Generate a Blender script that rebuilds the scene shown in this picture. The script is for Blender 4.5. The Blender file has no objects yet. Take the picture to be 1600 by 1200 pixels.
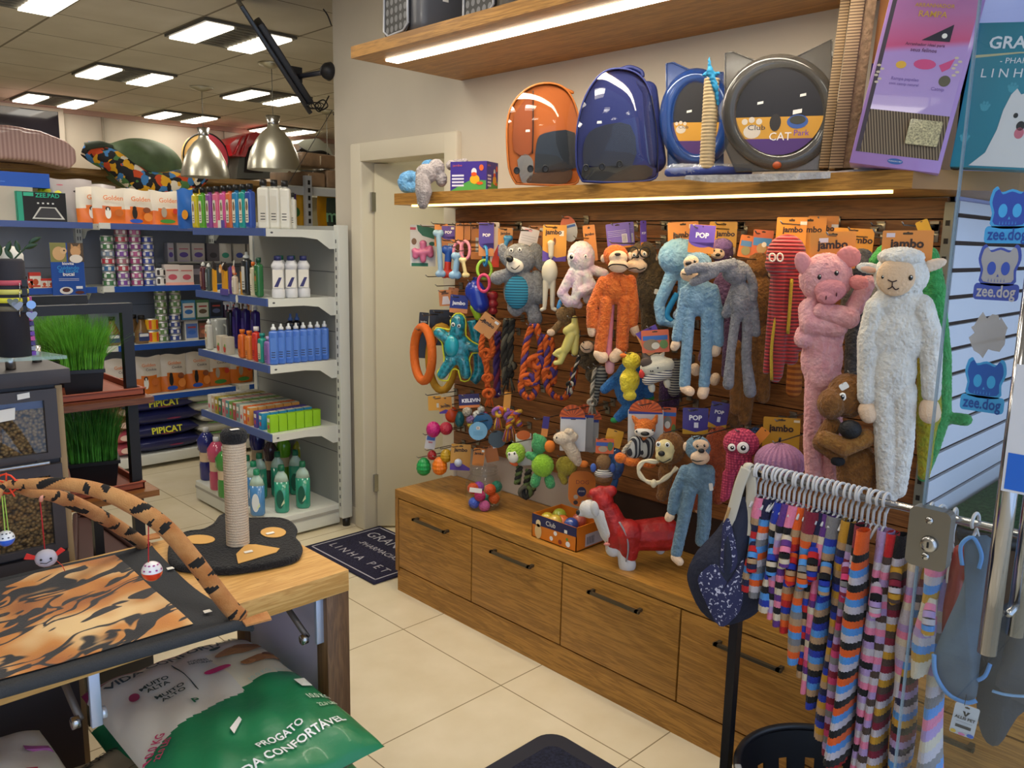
import bpy, math, random
from mathutils import Matrix, Vector, noise, geometry
random.seed(7)
SC = bpy.context.scene; COL = SC.collection
PI = math.pi
# ---------------- camera ----------------
FPX, CH = 1268.6, 1.63
YAW, PITCH, ROLL = [math.radians(a) for a in (44.581, -9.878, 1.1235)]
CF = Vector((math.cos(PITCH)*math.sin(YAW), math.cos(PITCH)*math.cos(YAW), math.sin(PITCH)))
_r = Vector((math.cos(YAW), -math.sin(YAW), 0)); _u = _r.cross(CF)
CR = math.cos(ROLL)*_r + math.sin(ROLL)*_u; CU = -math.sin(ROLL)*_r + math.cos(ROLL)*_u
CP = Vector((0, 0, CH))
cd = bpy.data.cameras.new('camera'); cam = bpy.data.objects.new('camera', cd); COL.objects.link(cam)
cam.matrix_world = Matrix(((CR.x, CU.x, -CF.x, 0), (CR.y, CU.y, -CF.y, 0), (CR.z, CU.z, -CF.z, CH), (0, 0, 0, 1)))
cd.sensor_width = 36; cd.lens = FPX/1600*36; cd.clip_start = .05; SC.camera = cam
SC.view_settings.view_transform = 'Standard'; SC.view_settings.look = 'None'
SC.view_settings.exposure = 0.0; SC.view_settings.gamma = 1; SC.view_settings.use_curve_mapping = False
SC.cycles.use_denoising = True; SC.cycles.max_bounces = 7; SC.cycles.transparent_max_bounces = 12
SC.cycles.sample_clamp_indirect = 4
# daylight from the street enters through the open shop front behind the camera
wd = bpy.data.worlds.new('world'); SC.world = wd; wd.use_nodes = True
wd.node_tree.nodes['Background'].inputs[0].default_value = (.55, .72, 1, 1)
wd.node_tree.nodes['Background'].inputs[1].default_value = 1.7
def area(name, loc, sx, sy, power, col, rot=(0, 0, 0)):
    l = bpy.data.lights.new(name, 'AREA'); l.shape = 'RECTANGLE'; l.size = sx; l.size_y = sy
    l.energy = power; l.color = col; o = bpy.data.objects.new(name, l); o.location = loc; o.rotation_euler = rot
    COL.objects.link(o); return o
LAMP = 20
LAMPS = [(1.0, 4.96), (2.26, 4.96), (2.26, 6.85), (2.26, 8.75), (3.53, 6.9), (3.53, 8.8), (4.8, 8.9), (1.0, 1.8), (1.0, 3.06), (-.25, .9), (-.25, 4.3), (1.0, 6.85), (4.8, 7.0), (2.26, .5), (-1.5, -.7), (.4, -.9)]  # last two are unseen, added to light the bags under the table
for lx, ly in LAMPS:
    area('ceiling_light', (lx+.315, ly+.31, 2.89), .55, .55, LAMP*(.45 if ly > 8 else 1), (1, .93, .81))

# ---------------- helpers ----------------
def ray(x, y): return CF + (x-800)/FPX*CR - (y-600)/FPX*CU
def P(x, y, X=None, Y=None, Z=None):
    d = ray(x, y)
    t = X/d.x if X is not None else Y/d.y if Y is not None else (Z-CH)/d.z
    return CP + t*d
def depth(p): return (Vector(p)-CP).dot(CF)
def T(x=0, y=0, z=0): return Matrix.Translation((x, y, z))
def RX(a): return Matrix.Rotation(math.radians(a), 4, 'X')
def RY(a): return Matrix.Rotation(math.radians(a), 4, 'Y')
def RZ(a): return Matrix.Rotation(math.radians(a), 4, 'Z')
def S(x, y, z): return Matrix.Diagonal((x, y, z, 1))
def basis(o, ex, ey, ez):
    return Matrix(((ex[0], ey[0], ez[0], o[0]), (ex[1], ey[1], ez[1], o[1]), (ex[2], ey[2], ez[2], o[2]), (0, 0, 0, 1)))
def hexc(h):
    if not isinstance(h, str): return h
    c = [int(h[i:i+2], 16)/255 for i in (0, 2, 4)]
    return tuple((x/12.92 if x < .04045 else ((x+.055)/1.055)**2.4) for x in c)
MATS = {}
def M(col, rough=.5, metal=0., nz=None, bump=None, sheen=0., emit=0., trans=0., alpha=1., coat=0., key=None, spec=None):
    """nz=(scale, amount[, colour2]) mottles the colour; bump=(scale, strength)"""
    k = key or (col, rough, metal, nz, bump, sheen, emit, trans, alpha, coat, spec)
    if k in MATS: return MATS[k]
    m = bpy.data.materials.new('mat'); m.use_nodes = True; nt = m.node_tree; b = nt.nodes['Principled BSDF']
    c = hexc(col); b.inputs['Base Color'].default_value = (*c, 1); b.inputs['Roughness'].default_value = rough
    b.inputs['Metallic'].default_value = metal
    if spec is not None: b.inputs['Specular IOR Level'].default_value = spec
    if sheen: b.inputs['Sheen Weight'].default_value = sheen; b.inputs['Sheen Roughness'].default_value = .5; b.inputs['Sheen Tint'].default_value = (*[min(1, x*.7+.3) for x in c], 1)
    if emit: b.inputs['Emission Color'].default_value = (*c, 1); b.inputs['Emission Strength'].default_value = emit
    if trans: b.inputs['Transmission Weight'].default_value = trans; b.inputs['IOR'].default_value = 1.2
    if alpha < 1: b.inputs['Alpha'].default_value = alpha
    if coat: b.inputs['Coat Weight'].default_value = coat; b.inputs['Coat Roughness'].default_value = .08
    L = nt.links.new
    if nz or bump: tc = nt.nodes.new('ShaderNodeTexCoord')
    if nz:
        n = nt.nodes.new('ShaderNodeTexNoise'); n.inputs['Scale'].default_value = nz[0]; n.inputs['Detail'].default_value = 5
        L(tc.outputs['Object'], n.inputs['Vector'])
        r = nt.nodes.new('ShaderNodeValToRGB'); r.color_ramp.elements[0].position = .35; r.color_ramp.elements[1].position = .65
        c2 = hexc(nz[2]) if len(nz) > 2 else tuple(min(1, x*(1+nz[1])+.02*nz[1]) for x in c)
        c1 = c if len(nz) > 2 else tuple(x*(1-nz[1]) for x in c)
        r.color_ramp.elements[0].color = (*c1, 1); r.color_ramp.elements[1].color = (*c2, 1)
        L(n.outputs['Fac'], r.inputs['Fac']); L(r.outputs['Color'], b.inputs['Base Color'])
    if bump:
        n = nt.nodes.new('ShaderNodeTexNoise'); n.inputs['Scale'].default_value = bump[0]; n.inputs['Detail'].default_value = 4
        L(tc.outputs['Object'], n.inputs['Vector']); bp = nt.nodes.new('ShaderNodeBump'); bp.inputs['Strength'].default_value = bump[1]; bp.inputs['Distance'].default_value = .01
        L(n.outputs['Fac'], bp.inputs['Height']); L(bp.outputs['Normal'], b.inputs['Normal'])
    MATS[k] = m; return m
def fur(col, col2=None, s=90): return M(col, .95, nz=(s, .22) if not col2 else (s, .3, col2), bump=(s*2.2, .9), sheen=.5)
def pl(col, **k): return M(col, k.pop('rough', .35), **k)
def graph(key, fn, rough=.5, **kw):
    """material with a custom node graph: fn(nt, L, tc, bsdf)"""
    if key in MATS: return MATS[key]
    m = bpy.data.materials.new(key); m.use_nodes = True; nt = m.node_tree; b = nt.nodes['Principled BSDF']
    b.inputs['Roughness'].default_value = rough
    for a, v in kw.items(): b.inputs[a.replace('_', ' ')].default_value = v
    tc = nt.nodes.new('ShaderNodeTexCoord'); fn(nt, nt.links.new, tc, b); MATS[key] = m; return m
def ramp(nt, stops, interp='LINEAR'):
    r = nt.nodes.new('ShaderNodeValToRGB'); e = r.color_ramp.elements; r.color_ramp.interpolation = interp
    while len(e) < len(stops): e.new(.5)
    for i, (p, c) in enumerate(stops): e[i].position = p; e[i].color = (*hexc(c), 1)
    return r
def nnoise(nt, L, vec, scale, detail=4, dist=0, m=(1, 1, 1), loc=(0, 0, 0), rot=(0, 0, 0)):
    mp = nt.nodes.new('ShaderNodeMapping'); mp.inputs['Scale'].default_value = m; mp.inputs['Location'].default_value = loc; mp.inputs['Rotation'].default_value = rot
    n = nt.nodes.new('ShaderNodeTexNoise'); n.inputs['Scale'].default_value = scale; n.inputs['Detail'].default_value = detail; n.inputs['Distortion'].default_value = dist
    L(vec, mp.inputs['Vector']); L(mp.outputs['Vector'], n.inputs['Vector']); return n
def wood(key, c1, c2, axis='Y', rough=.45, sc=1.):
    def fn(nt, L, tc, b):
        m = {'X': (1, 14, 14), 'Y': (14, 1, 14), 'Z': (14, 14, 1)}[axis]
        n = nnoise(nt, L, tc.outputs['Object'], 2.2*sc, 7, 1.2, m); n2 = nnoise(nt, L, tc.outputs['Object'], 9*sc, 3, 0, tuple(x if x == 1 else x*1.5 for x in m))
        mx = nt.nodes.new('ShaderNodeMath'); mx.operation = 'MULTIPLY_ADD'; mx.inputs[1].default_value = .35; L(n2.outputs['Fac'], mx.inputs[0]); L(n.outputs['Fac'], mx.inputs[2])
        r = ramp(nt, [(.5, c1), (.62, c2), (.72, c1), (.85, c2)]); L(mx.outputs[0], r.inputs['Fac']); L(r.outputs['Color'], b.inputs['Base Color'])
        bp = nt.nodes.new('ShaderNodeBump'); bp.inputs['Strength'].default_value = .08; bp.inputs['Distance'].default_value = .003; L(n2.outputs['Fac'], bp.inputs['Height']); L(bp.outputs['Normal'], b.inputs['Normal'])
    return graph(key, fn, rough)
_txt = {}
def textmesh(s, shear=0., bold=0.):
    k = (s, shear, bold)
    if k not in _txt:
        c = bpy.data.curves.new('t', 'FONT'); c.body = s; c.size = 1; c.align_x = 'CENTER'; c.align_y = 'CENTER'; c.resolution_u = 2; c.shear = shear; c.offset = bold; c.space_line = .95
        o = bpy.data.objects.new('t', c); me = bpy.data.meshes.new_from_object(o)
        vs = [v.co.copy() for v in me.vertices]; fs = [tuple(p.vertices) for p in me.polygons]
        w = max([v.x for v in vs], default=1)-min([v.x for v in vs], default=0)
        _txt[k] = (vs, fs, max(w, .01)); bpy.data.objects.remove(o); bpy.data.curves.remove(c); bpy.data.meshes.remove(me)
    return _txt[k]
class MB:
    def __init__(s): s.v = []; s.f = []; s.m = []; s.sm = []; s.mats = []
    def add(s, vs, fs, mat, M4=None, smooth=True):
        if mat not in s.mats: s.mats.append(mat)
        i = s.mats.index(mat); n = len(s.v)
        s.v += [(M4 @ Vector(v)) if M4 is not None else Vector(v) for v in vs]
        s.f += [tuple(a+n for a in f) for f in fs]; s.m += [i]*len(fs); s.sm += [smooth]*len(fs); return s
    def box(s, lo, hi, mat, M4=None, r=0., seg=2):
        """axis box between two corners, edges rounded with radius r"""
        c = [(a+b)/2 for a, b in zip(lo, hi)]; h = [abs(b-a)/2 for a, b in zip(lo, hi)]
        r = min(r, *[x*.999 for x in h])
        if r <= 0:
            v = [(c[0]+sx*h[0], c[1]+sy*h[1], c[2]+sz*h[2]) for sx in (-1, 1) for sy in (-1, 1) for sz in (-1, 1)]
            return s.add(v, [(0, 1, 3, 2), (4, 6, 7, 5), (0, 4, 5, 1), (2, 3, 7, 6), (0, 2, 6, 4), (1, 5, 7, 3)], mat, M4, False)
        vs = []; fs = []
        def cs(hh):
            a = [-hh + r*(k/seg) for k in range(seg+1)]
            return a+[-x for x in reversed(a)]
        for ax in range(3):
            u, w = (ax+1) % 3, (ax+2) % 3; U, W = cs(h[u]), cs(h[w])
            for sg in (-1, 1):
                b0 = len(vs)
                for a in U:
                    for bb in W:
                        p = [0, 0, 0]; p[ax] = sg*h[ax]; p[u] = a; p[w] = bb
                        q = [max(-(h[i]-r), min(h[i]-r, p[i])) for i in range(3)]
                        d = Vector([p[i]-q[i] for i in range(3)])
                        if d.length > 0: d.normalize()
                        vs.append([c[i]+q[i]+r*d[i] for i in range(3)])
                nW = len(W)
                for i in range(len(U)-1):
                    for j in range(nW-1):
                        q = (b0+i*nW+j, b0+(i+1)*nW+j, b0+(i+1)*nW+j+1, b0+i*nW+j+1)
                        fs.append(q if sg > 0 else q[::-1])
        return s.add(vs, fs, mat, M4)
    def ell(s, c, r, mat, M4=None, n=14, sub=None):
        r = (r, r, r) if isinstance(r, (int, float)) else r; vs = [(c[0], c[1], c[2]+r[2])]; fs = []; k = n//2
        for i in range(1, k):
            t = PI*i/k
            for j in range(n):
                a = 2*PI*j/n; vs.append((c[0]+r[0]*math.sin(t)*math.cos(a), c[1]+r[1]*math.sin(t)*math.sin(a), c[2]+r[2]*math.cos(t)))
        vs.append((c[0], c[1], c[2]-r[2])); e = len(vs)-1
        for j in range(n):
            fs.append((0, 1+j, 1+(j+1) % n)); fs.append((e, 1+(k-2)*n+(j+1) % n, 1+(k-2)*n+j))
            for i in range(k-2):
                a, b = 1+i*n+j, 1+i*n+(j+1) % n; fs.append((a, a+n, b+n, b))
        return s.add(vs, fs, mat, M4)
    def tube(s, pts, rad, mat, M4=None, n=8, closed=False, caps=True, flat=1.):
        pts = [Vector(p) for p in pts]; N = len(pts); rad = [rad]*N if isinstance(rad, (int, float)) else rad
        vs = []; fs = []; up = None
        for i, p in enumerate(pts):
            a = pts[(i-1) % N] if (closed or i > 0) else p; b = pts[(i+1) % N] if (closed or i < N-1) else p
            t = (b-a)
            t = t.normalized() if t.length > 1e-9 else Vector((0, 0, 1))
            if up is None:
                up = Vector((0, 0, 1)) if abs(t.z) < .9 else Vector((1, 0, 0))
            up = (up - t*up.dot(t)); up = up.normalized() if up.length > 1e-6 else t.orthogonal().normalized(); w = t.cross(up)
            for j in range(n):
                g = 2*PI*j/n; vs.append(p+rad[i]*(math.cos(g)*up*flat+math.sin(g)*w))
        for i in range(N if closed else N-1):
            for j in range(n):
                a, b = i*n+j, i*n+(j+1) % n; c, d = ((i+1) % N)*n+(j+1) % n, ((i+1) % N)*n+j; fs.append((a, b, c, d))
        if caps and not closed: fs.append(tuple(range(n))[::-1]); fs.append(tuple((N-1)*n+j for j in range(n)))
        return s.add(vs, fs, mat, M4)
    def cap(s, p, q, r1, r2, mat, M4=None, n=12):
        """tapered capsule with round ends"""
        p, q = Vector(p), Vector(q); d = (q-p); L = d.length; d = d/L if L > 1e-6 else Vector((0, 0, 1)); pts = []; rs = []
        for k in range(5): a = PI/2*(k/4); pts.append(p-d*r1*math.cos(a)); rs.append(max(r1*math.sin(a), 1e-4))
        for k in range(5): a = PI/2*(1-k/4); pts.append(q+d*r2*math.cos(a)); rs.append(max(r2*math.sin(a), 1e-4))
        return s.tube(pts, rs, mat, M4, n)
    def lathe(s, prof, mat, M4=None, n=20, ex=1., ey=1., caps=True, smooth=True):
        vs = []; fs = []
        for r, z in prof:
            for j in range(n): a = 2*PI*j/n; vs.append((r*ex*math.cos(a), r*ey*math.sin(a), z))
        for i in range(len(prof)-1):
            for j in range(n):
                a, b = i*n+j, i*n+(j+1) % n; fs.append((a, b, b+n, a+n))
        if caps:
            if prof[0][0] > 1e-4: fs.append(tuple(range(n))[::-1])
            if prof[-1][0] > 1e-4: fs.append(tuple((len(prof)-1)*n+j for j in range(n)))
        return s.add(vs, fs, mat, M4, smooth)
    def poly(s, pts, th, mat, M4=None, smooth=False, side=None):
        """extruded outline in local xy, from z=0 to z=th"""
        n = len(pts); A = sum(pts[i][0]*pts[(i+1) % n][1]-pts[(i+1) % n][0]*pts[i][1] for i in range(n))
        if A < 0: pts = pts[::-1]
        if th == 0: return s.add([(x, y, 0) for x, y in pts], [tuple(range(n))], mat, M4, smooth)
        vs = [(x, y, 0) for x, y in pts]+[(x, y, th) for x, y in pts]
        s.add(vs, [tuple(range(n))[::-1], tuple(range(n, 2*n))], mat, M4, smooth)
        return s.add(vs, [(i, (i+1) % n, (i+1) % n+n, i+n) for i in range(n)], side or mat, M4, smooth)
    def rrect(s, x0, y0, x1, y1, th, mat, M4=None, r=.004, n=3):
        r = min(r, abs(x1-x0)/2.01, abs(y1-y0)/2.01); pts = []
        for cx, cy, a0 in ((x1-r, y1-r, 0), (x0+r, y1-r, 90), (x0+r, y0+r, 180), (x1-r, y0+r, 270)):
            for k in range(n+1): a = math.radians(a0+90*k/n); pts.append((cx+r*math.cos(a), cy+r*math.sin(a)))
        return s.poly(pts, th, mat, M4)
    def disc(s, x, y, rx, ry, mat, M4=None, th=0., n=16, a0=0, a1=360):
        pts = [(x+rx*math.cos(math.radians(a0+(a1-a0)*k/n)), y+ry*math.sin(math.radians(a0+(a1-a0)*k/n))) for k in range(n+(0 if a1-a0 == 360 else 1))]
        return s.poly(pts, th, mat, M4)
    def text(s, t, x, y, size, mat, M4=None, w=None, shear=0., rot=0., bold=0., z=0.0004):
        vs, fs, wd = textmesh(t, shear, bold)
        k = size if w is None else w/wd
        Mx = (M4 if M4 is not None else Matrix()) @ T(x, y, z) @ RZ(rot) @ S(k, size if w is None else min(k, size*1.0), 1)
        return s.add(vs, fs, mat, Mx, False)
    def grid(s, fn, nu, nv, mat, M4=None, closed=False):
        vs = [fn(i/nu, j/nv) for i in range(nu+(0 if closed else 1)) for j in range(nv+1)]; fs = []; K = nu+(0 if closed else 1)
        for i in range(nu):
            for j in range(nv):
                a = i*(nv+1)+j; b = ((i+1) % K)*(nv+1)+j; fs.append((a, b, b+1, a+1))
        return s.add(vs, fs, mat, M4)
    def mesh(s, name, inv=None):
        me = bpy.data.meshes.new(name); me.from_pydata([tuple(inv @ v) if inv is not None else tuple(v) for v in s.v], [], s.f)
        for m in s.mats: me.materials.append(m)
        me.polygons.foreach_set('material_index', s.m); me.polygons.foreach_set('use_smooth', s.sm); me.update(); return me
    def part(s, name, root, label=None, **k):
        o = bpy.data.objects.new(name, s.mesh(name, ROOTM[root.name].inverted())); COL.objects.link(o); o.parent = root; ROOTM[o.name] = ROOTM[root.name]
        if label: o['label'] = label
        return o
    def thing(s, name, label, cat, group=None, loc=None):
        if loc is None:
            loc = Vector((sum(v.x for v in s.v)/len(s.v), sum(v.y for v in s.v)/len(s.v), min(v.z for v in s.v)))
        inv = Matrix.Translation(loc); o = bpy.data.objects.new(name, s.mesh(name, inv.inverted())); o.location = loc; COL.objects.link(o); ROOTM[o.name] = inv
        tag(o, label, cat, group); return o
    def struct(s, name):
        o = bpy.data.objects.new(name, s.mesh(name)); COL.objects.link(o); o['kind'] = 'structure'; ROOTM[o.name] = Matrix(); return o
ROOTM = {}
def tag(o, label, cat, group=None):
    o['label'] = label; o['category'] = cat
    if group: o['group'] = group
def root(name, label, cat, loc, group=None, rot=0.):
    o = bpy.data.objects.new(name, None); o.empty_display_size = .05; o.location = loc; o.rotation_euler = (0, 0, rot); COL.objects.link(o)
    ROOTM[o.name] = Matrix.Translation(loc) @ Matrix.Rotation(rot, 4, 'Z'); tag(o, label, cat, group); return o
def dup(o, loc, rotz=None, label=None, mats=None, scale=None):
    def cp(x, par):
        c = x.copy(); COL.objects.link(c)
        if par is not None: c.parent = par
        if mats and c.type == 'MESH':
            if any(m in mats for m in c.data.materials if m):
                c.data = c.data.copy()
                for i, m in enumerate(c.data.materials):
                    if m in mats: c.data.materials[i] = mats[m]
        for ch in x.children: cp(ch, c)
        return c
    c = cp(o, None); c.location = loc
    if rotz is not None: c.rotation_euler = (0, 0, rotz)
    if scale: c.scale = scale if isinstance(scale, tuple) else (scale,)*3
    if label: c['label'] = label
    return c
class Face:
    """a vertical frame that stands at a point of the room, turned towards the aisle: x right, y up, z out"""
    def __init__(s, px, py, X=None, Y=None, Z=None, turn=0., ez=None):
        s.o = P(px, py, X, Y, Z); v = Vector((-s.o.x, -s.o.y, 0)).normalized() if ez is None else Vector(ez)
        v = Matrix.Rotation(math.radians(turn), 3, 'Z') @ v
        s.n = v; s.ex = Vector((0, 0, 1)).cross(v); s.px, s.py = px, py; s.k = depth(s.o)/FPX
    def at(s, px, py, d=0.):
        r = ray(px, py); t = (s.o-CP).dot(s.n)/r.dot(s.n); return CP+r*t+s.n*d
    def fr(s, px, py, d=0., roll=0., tilt=0.):
        """4x4 frame at a pixel on this plane"""
        return basis(s.at(px, py, d), s.ex, (0, 0, 1), s.n) @ RZ(roll) @ RX(tilt)
# ---------------- shared materials ----------------
WHITE = M('e9e6dd', .6); BLACK = M('101012', .45); STEEL = M('b8b8b8', .25, 1.); DARKMETAL = M('5a5448', .4, .8)
OAK = wood('oak', '8c6024', 'b58238', 'Y'); OAKX = wood('oakx', '80572a', 'a87a40', 'X'); OAKZ = wood('oakz', '7d541f', 'a37130', 'Z')
OAKL = wood('oakl', 'c08d4a', 'd9ab66', 'X', sc=1.3); OAKD = wood('oakd', '5d4128', '775636', 'Z')
# ---------------- room ----------------
def glassfn(nt, L, tc, b, ior=1.3, tint=(.93, .96, .98, 1)):
    out = [n for n in nt.nodes if n.type == 'OUTPUT_MATERIAL'][0]; tr = nt.nodes.new('ShaderNodeBsdfTransparent'); tr.inputs[0].default_value = tint; gl = nt.nodes.new('ShaderNodeBsdfGlossy'); gl.inputs['Roughness'].default_value = .01; lw = nt.nodes.new('ShaderNodeLayerWeight'); lw.inputs[0].default_value = .25; fr = nt.nodes.new('ShaderNodeMath'); fr.operation = 'MULTIPLY_ADD'; fr.inputs[1].default_value = ior-1; fr.inputs[2].default_value = .02; L(lw.outputs['Facing'], fr.inputs[0]); mx = nt.nodes.new('ShaderNodeMixShader'); L(fr.outputs[0], mx.inputs[0]); L(tr.outputs[0], mx.inputs[1]); L(gl.outputs[0], mx.inputs[2]); L(mx.outputs[0], out.inputs['Surface'])
GD = graph('door glass', glassfn); CLR = graph('clear plastic', lambda *a: glassfn(*a, ior=1.5, tint=(.86, .87, .88, 1)))
def tilefn(nt, L, tc, b):
    sp = nt.nodes.new('ShaderNodeSeparateXYZ'); L(tc.outputs['Object'], sp.inputs[0]); masks = []
    for ax, o in (('X', 1.9455), ('Y', 2.604)):
        a = nt.nodes.new('ShaderNodeMath'); a.operation = 'SUBTRACT'; a.inputs[1].default_value = o-60.2*2; L(sp.outputs[ax], a.inputs[0])
        m = nt.nodes.new('ShaderNodeMath'); m.operation = 'MODULO'; m.inputs[1].default_value = .602; L(a.outputs[0], m.inputs[0])
        c = nt.nodes.new('ShaderNodeMath'); c.operation = 'LESS_THAN'; c.inputs[1].default_value = .0045; L(m.outputs[0], c.inputs[0]); masks.append(c)
    mx = nt.nodes.new('ShaderNodeMath'); mx.operation = 'MAXIMUM'; L(masks[0].outputs[0], mx.inputs[0]); L(masks[1].outputs[0], mx.inputs[1])
    n = nnoise(nt, L, tc.outputs['Object'], 6, 6); r = ramp(nt, [(.3, 'd6c9ab'), (.7, 'dfd3b8')]); L(n.outputs['Fac'], r.inputs['Fac'])
    mi = nt.nodes.new('ShaderNodeMix'); mi.data_type = 'RGBA'; L(mx.outputs[0], mi.inputs[0]); L(r.outputs['Color'], mi.inputs[6]); mi.inputs[7].default_value = (*hexc('8a7c62'), 1)
    L(mi.outputs[2], b.inputs['Base Color'])
FLOOR = graph('floor tiles', tilefn, .22)
def ceilfn(nt, L, tc, b):
    sp = nt.nodes.new('ShaderNodeSeparateXYZ'); L(tc.outputs['Object'], sp.inputs[0]); masks = []
    for ax, o in (('X', 2.255), ('Y', 4.95)):
        a = nt.nodes.new('ShaderNodeMath'); a.operation = 'SUBTRACT'; a.inputs[1].default_value = o-63; L(sp.outputs[ax], a.inputs[0])
        m = nt.nodes.new('ShaderNodeMath'); m.operation = 'MODULO'; m.inputs[1].default_value = .63; L(a.outputs[0], m.inputs[0])
        c = nt.nodes.new('ShaderNodeMath'); c.operation = 'LESS_THAN'; c.inputs[1].default_value = .016 if ax == 'X' else .012; L(m.outputs[0], c.inputs[0]); masks.append(c)
    mx = nt.nodes.new('ShaderNodeMath'); mx.operation = 'MAXIMUM'; L(masks[0].outputs[0], mx.inputs[0]); L(masks[1].outputs[0], mx.inputs[1])
    n = nnoise(nt, L, tc.outputs['Object'], 3, 5); r = ramp(nt, [(.3, 'cdc4b0'), (.7, 'd8d0be')]); L(n.outputs['Fac'], r.inputs['Fac'])
    mi = nt.nodes.new('ShaderNodeMix'); mi.data_type = 'RGBA'; L(mx.outputs[0], mi.inputs[0]); L(r.outputs['Color'], mi.inputs[6]); mi.inputs[7].default_value = (*hexc('857b68'), 1)
    L(mi.outputs[2], b.inputs['Base Color'])
CEIL = graph('ceiling panels', ceilfn, .9)
WALL = M('c9c0b0', .8, nz=(3, .03)); WALLB = M('d6cdbd', .8, nz=(2, .02)); WALLG = M('b3ab86', .8, nz=(2, .02)); CREAM = M('d9cfb2', .5); WALLP = M('c8bdb4', .8)
X0, YE = 2.535, 4.0
MB().box((-3, -1.5, -.05), (9, 9.7, 0), FLOOR).struct('floor')
MB().box((-3, -1.5, 2.92), (9, 9.7, 2.97), CEIL).struct('ceiling')
DY0, DY1 = 3.02, 3.72
w = MB(); w.box((X0, .805, 0), (X0+.12, DY0, 2.92), WALL); w.box((X0, DY1, 0), (X0+.12, YE, 2.92), WALL); w.box((X0, DY0, 2.05), (X0+.12, DY1, 2.92), WALL); w.struct('wall_right')
MB().box((-3, 9.6, 0), (9, 9.7, 2.92), WALLB).struct('wall_back')
MB().box((-3.1, -1.5, 0), (-3, 9.7, 2.92), WALL).struct('wall_left')
MB().box((9, 4, 0), (9.1, 9.7, 2.92), WALL).struct('wall_far_right')
MB().box((X0+.12, 3.92, 0), (9, YE, 2.92), WALL).struct('wall_store_room')
MB().box((4.2, .805, 0), (4.3, 3.92, 2.92), M('e3dcb8', .8)).struct('wall_store_room_end')
MB().box((4.3, -1.5, 0), (4.4, .9, 2.92), WALLP).struct('wall_window_bay')
# darker lower half of the back wall, pale upper half with a pilaster seam
MB().box((-3, 9.585, 0), (9, 9.6, 2.27), WALLG).struct('trim_1')
t = MB(); t.box((3.18, 9.57, 2.3), (3.2, 9.6, 2.92), M('a79f90')); t.box((4.55, 9.59, 2.3), (4.56, 9.6, 2.92), M('a79f90')); t.struct('trim_2')
MB().box((-3, 9.56, 2.87), (9, 9.6, 2.92), M('c7a79a', .8)).struct('trim_3')
w = MB(); w.box((.9, 9.56, 2.45), (2.75, 9.6, 2.87), M('25222a', .08), r=0)
for a, b_ in (((.9, 9.55, 2.87), (2.8, 9.6, 2.9)), ((2.75, 9.55, 2.4), (2.8, 9.6, 2.87)), ((.9, 9.55, 2.4), (2.8, 9.6, 2.45))): w.box(a, b_, WALLB)
w.struct('window_1')
# door in the right wall, leaf standing ajar into the store room
fr = MB(); FC = M('d8cfba', .5)
for y0, y1, z1 in ((3.71, 3.81, 2.13), (2.935, 3.03, 2.13)): fr.box((X0-.03, y0, 0), (X0+.14, y1, z1), FC, r=.012)
fr.box((X0-.028, 3.0, 2.035), (X0+.138, 3.74, 2.129), FC, r=.004); fr.struct('trim_4')
d = MB(); DL = T(X0+.05, 3.70, 0) @ RZ(50); d.box((0, -.68, .012), (.035, 0, 2.03), CREAM, DL, r=.003); d.struct('door_1')
hg = MB()
for z in (.22, 1.78): hg.box((X0+.03, 3.695, z), (X0+.06, 3.71, z+.1), STEEL)
o = hg.struct('door_1_hinge'); 
area('store_room_lamp', (3.4, 2.6, 2.7), .4, .4, 14, (1, .95, .72))
MB().box((X0-.012, 3.81, 0), (X0, 4.0, .1), WALL).struct('baseboard_right')
# alcove beside the toy wall: white slat board, facing the street
sl = MB(); WS = M('d5d8e2', .45)
z = 1.733-.0775*22
while z < 1.76:
    sl.box((X0, .79, z+.004), (4.2, .805, min(z+.069, 1.77)), WS); z += .0775
sl.box((X0, .8, .05), (4.2, .82, 1.77), M('2c1710', .9)); sl.struct('wall_alcove')
MB().box((X0, .8, 1.77), (4.2, .82, 2.92), M('9ea2c8', .8)).struct('wall_alcove_upper')
for lx, ly in LAMPS:
    r_ = root('ceiling_lamp', 'square recessed fluorescent ceiling lamp with louvre', 'ceiling lamp', (lx+.315, ly+.31, 2.9), 'recessed fluorescent lamps in the panel ceiling')
    f_ = MB(); f_.box((lx+.01, ly+.005, 2.9), (lx+.62, ly+.615, 2.917), M('5e5b52', .5))
    for k in range(9): f_.box((lx+.22, ly+.04+k*.065, 2.892), (lx+.42, ly+.046+k*.065, 2.902), M('8f8c80', .3, .6))
    f_.part('louvre', r_)
    for x_ in (lx+.03, lx+.425):
        MB().box((x_, ly+.03, 2.888), (x_+.17, ly+.59, 2.9), M('fff4e0', emit=5.)).part('diffuser', r_)
# ---------------- toy wall fixtures ----------------
sw = MB(); z = .66
sw.box((X0-.008, .815, .66), (X0-.001, 2.945, 1.775), M('1c0f08', .7)); sw.box((X0-.02, .815, .496), (X0-.001, 2.0, .66), M('2c180c', .7))  # second box: lower band painted dark brown for the shade below the toys
SLAT = wood('slat', '6b4020', '8e5c30', 'Y', .35)
zz = 1.717+.0765
while zz > .7:
    sw.box((X0-.028, .815, max(zz-.0725, .66)), (X0-.006, 2.945, min(zz, 1.778)), SLAT); zz -= .0765
sw.thing('slatwall_panel', 'dark wooden slat panel that carries all the hooks of toys', 'wall panel')
kb = MB(); kb.box((X0-.012, 2.0, .495), (X0-.001, 2.945, .66), M('b9aea2', .7)); kb.struct('trim_5')
st = MB(); st.box((X0-.045, .79, .5), (X0-.01, .815, 1.765), M('8d8f86', .4, .7))
for k in range(24): st.box((X0-.047, .797, .55+k*.05), (X0-.044, .808, .565+k*.05), BLACK)
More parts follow.
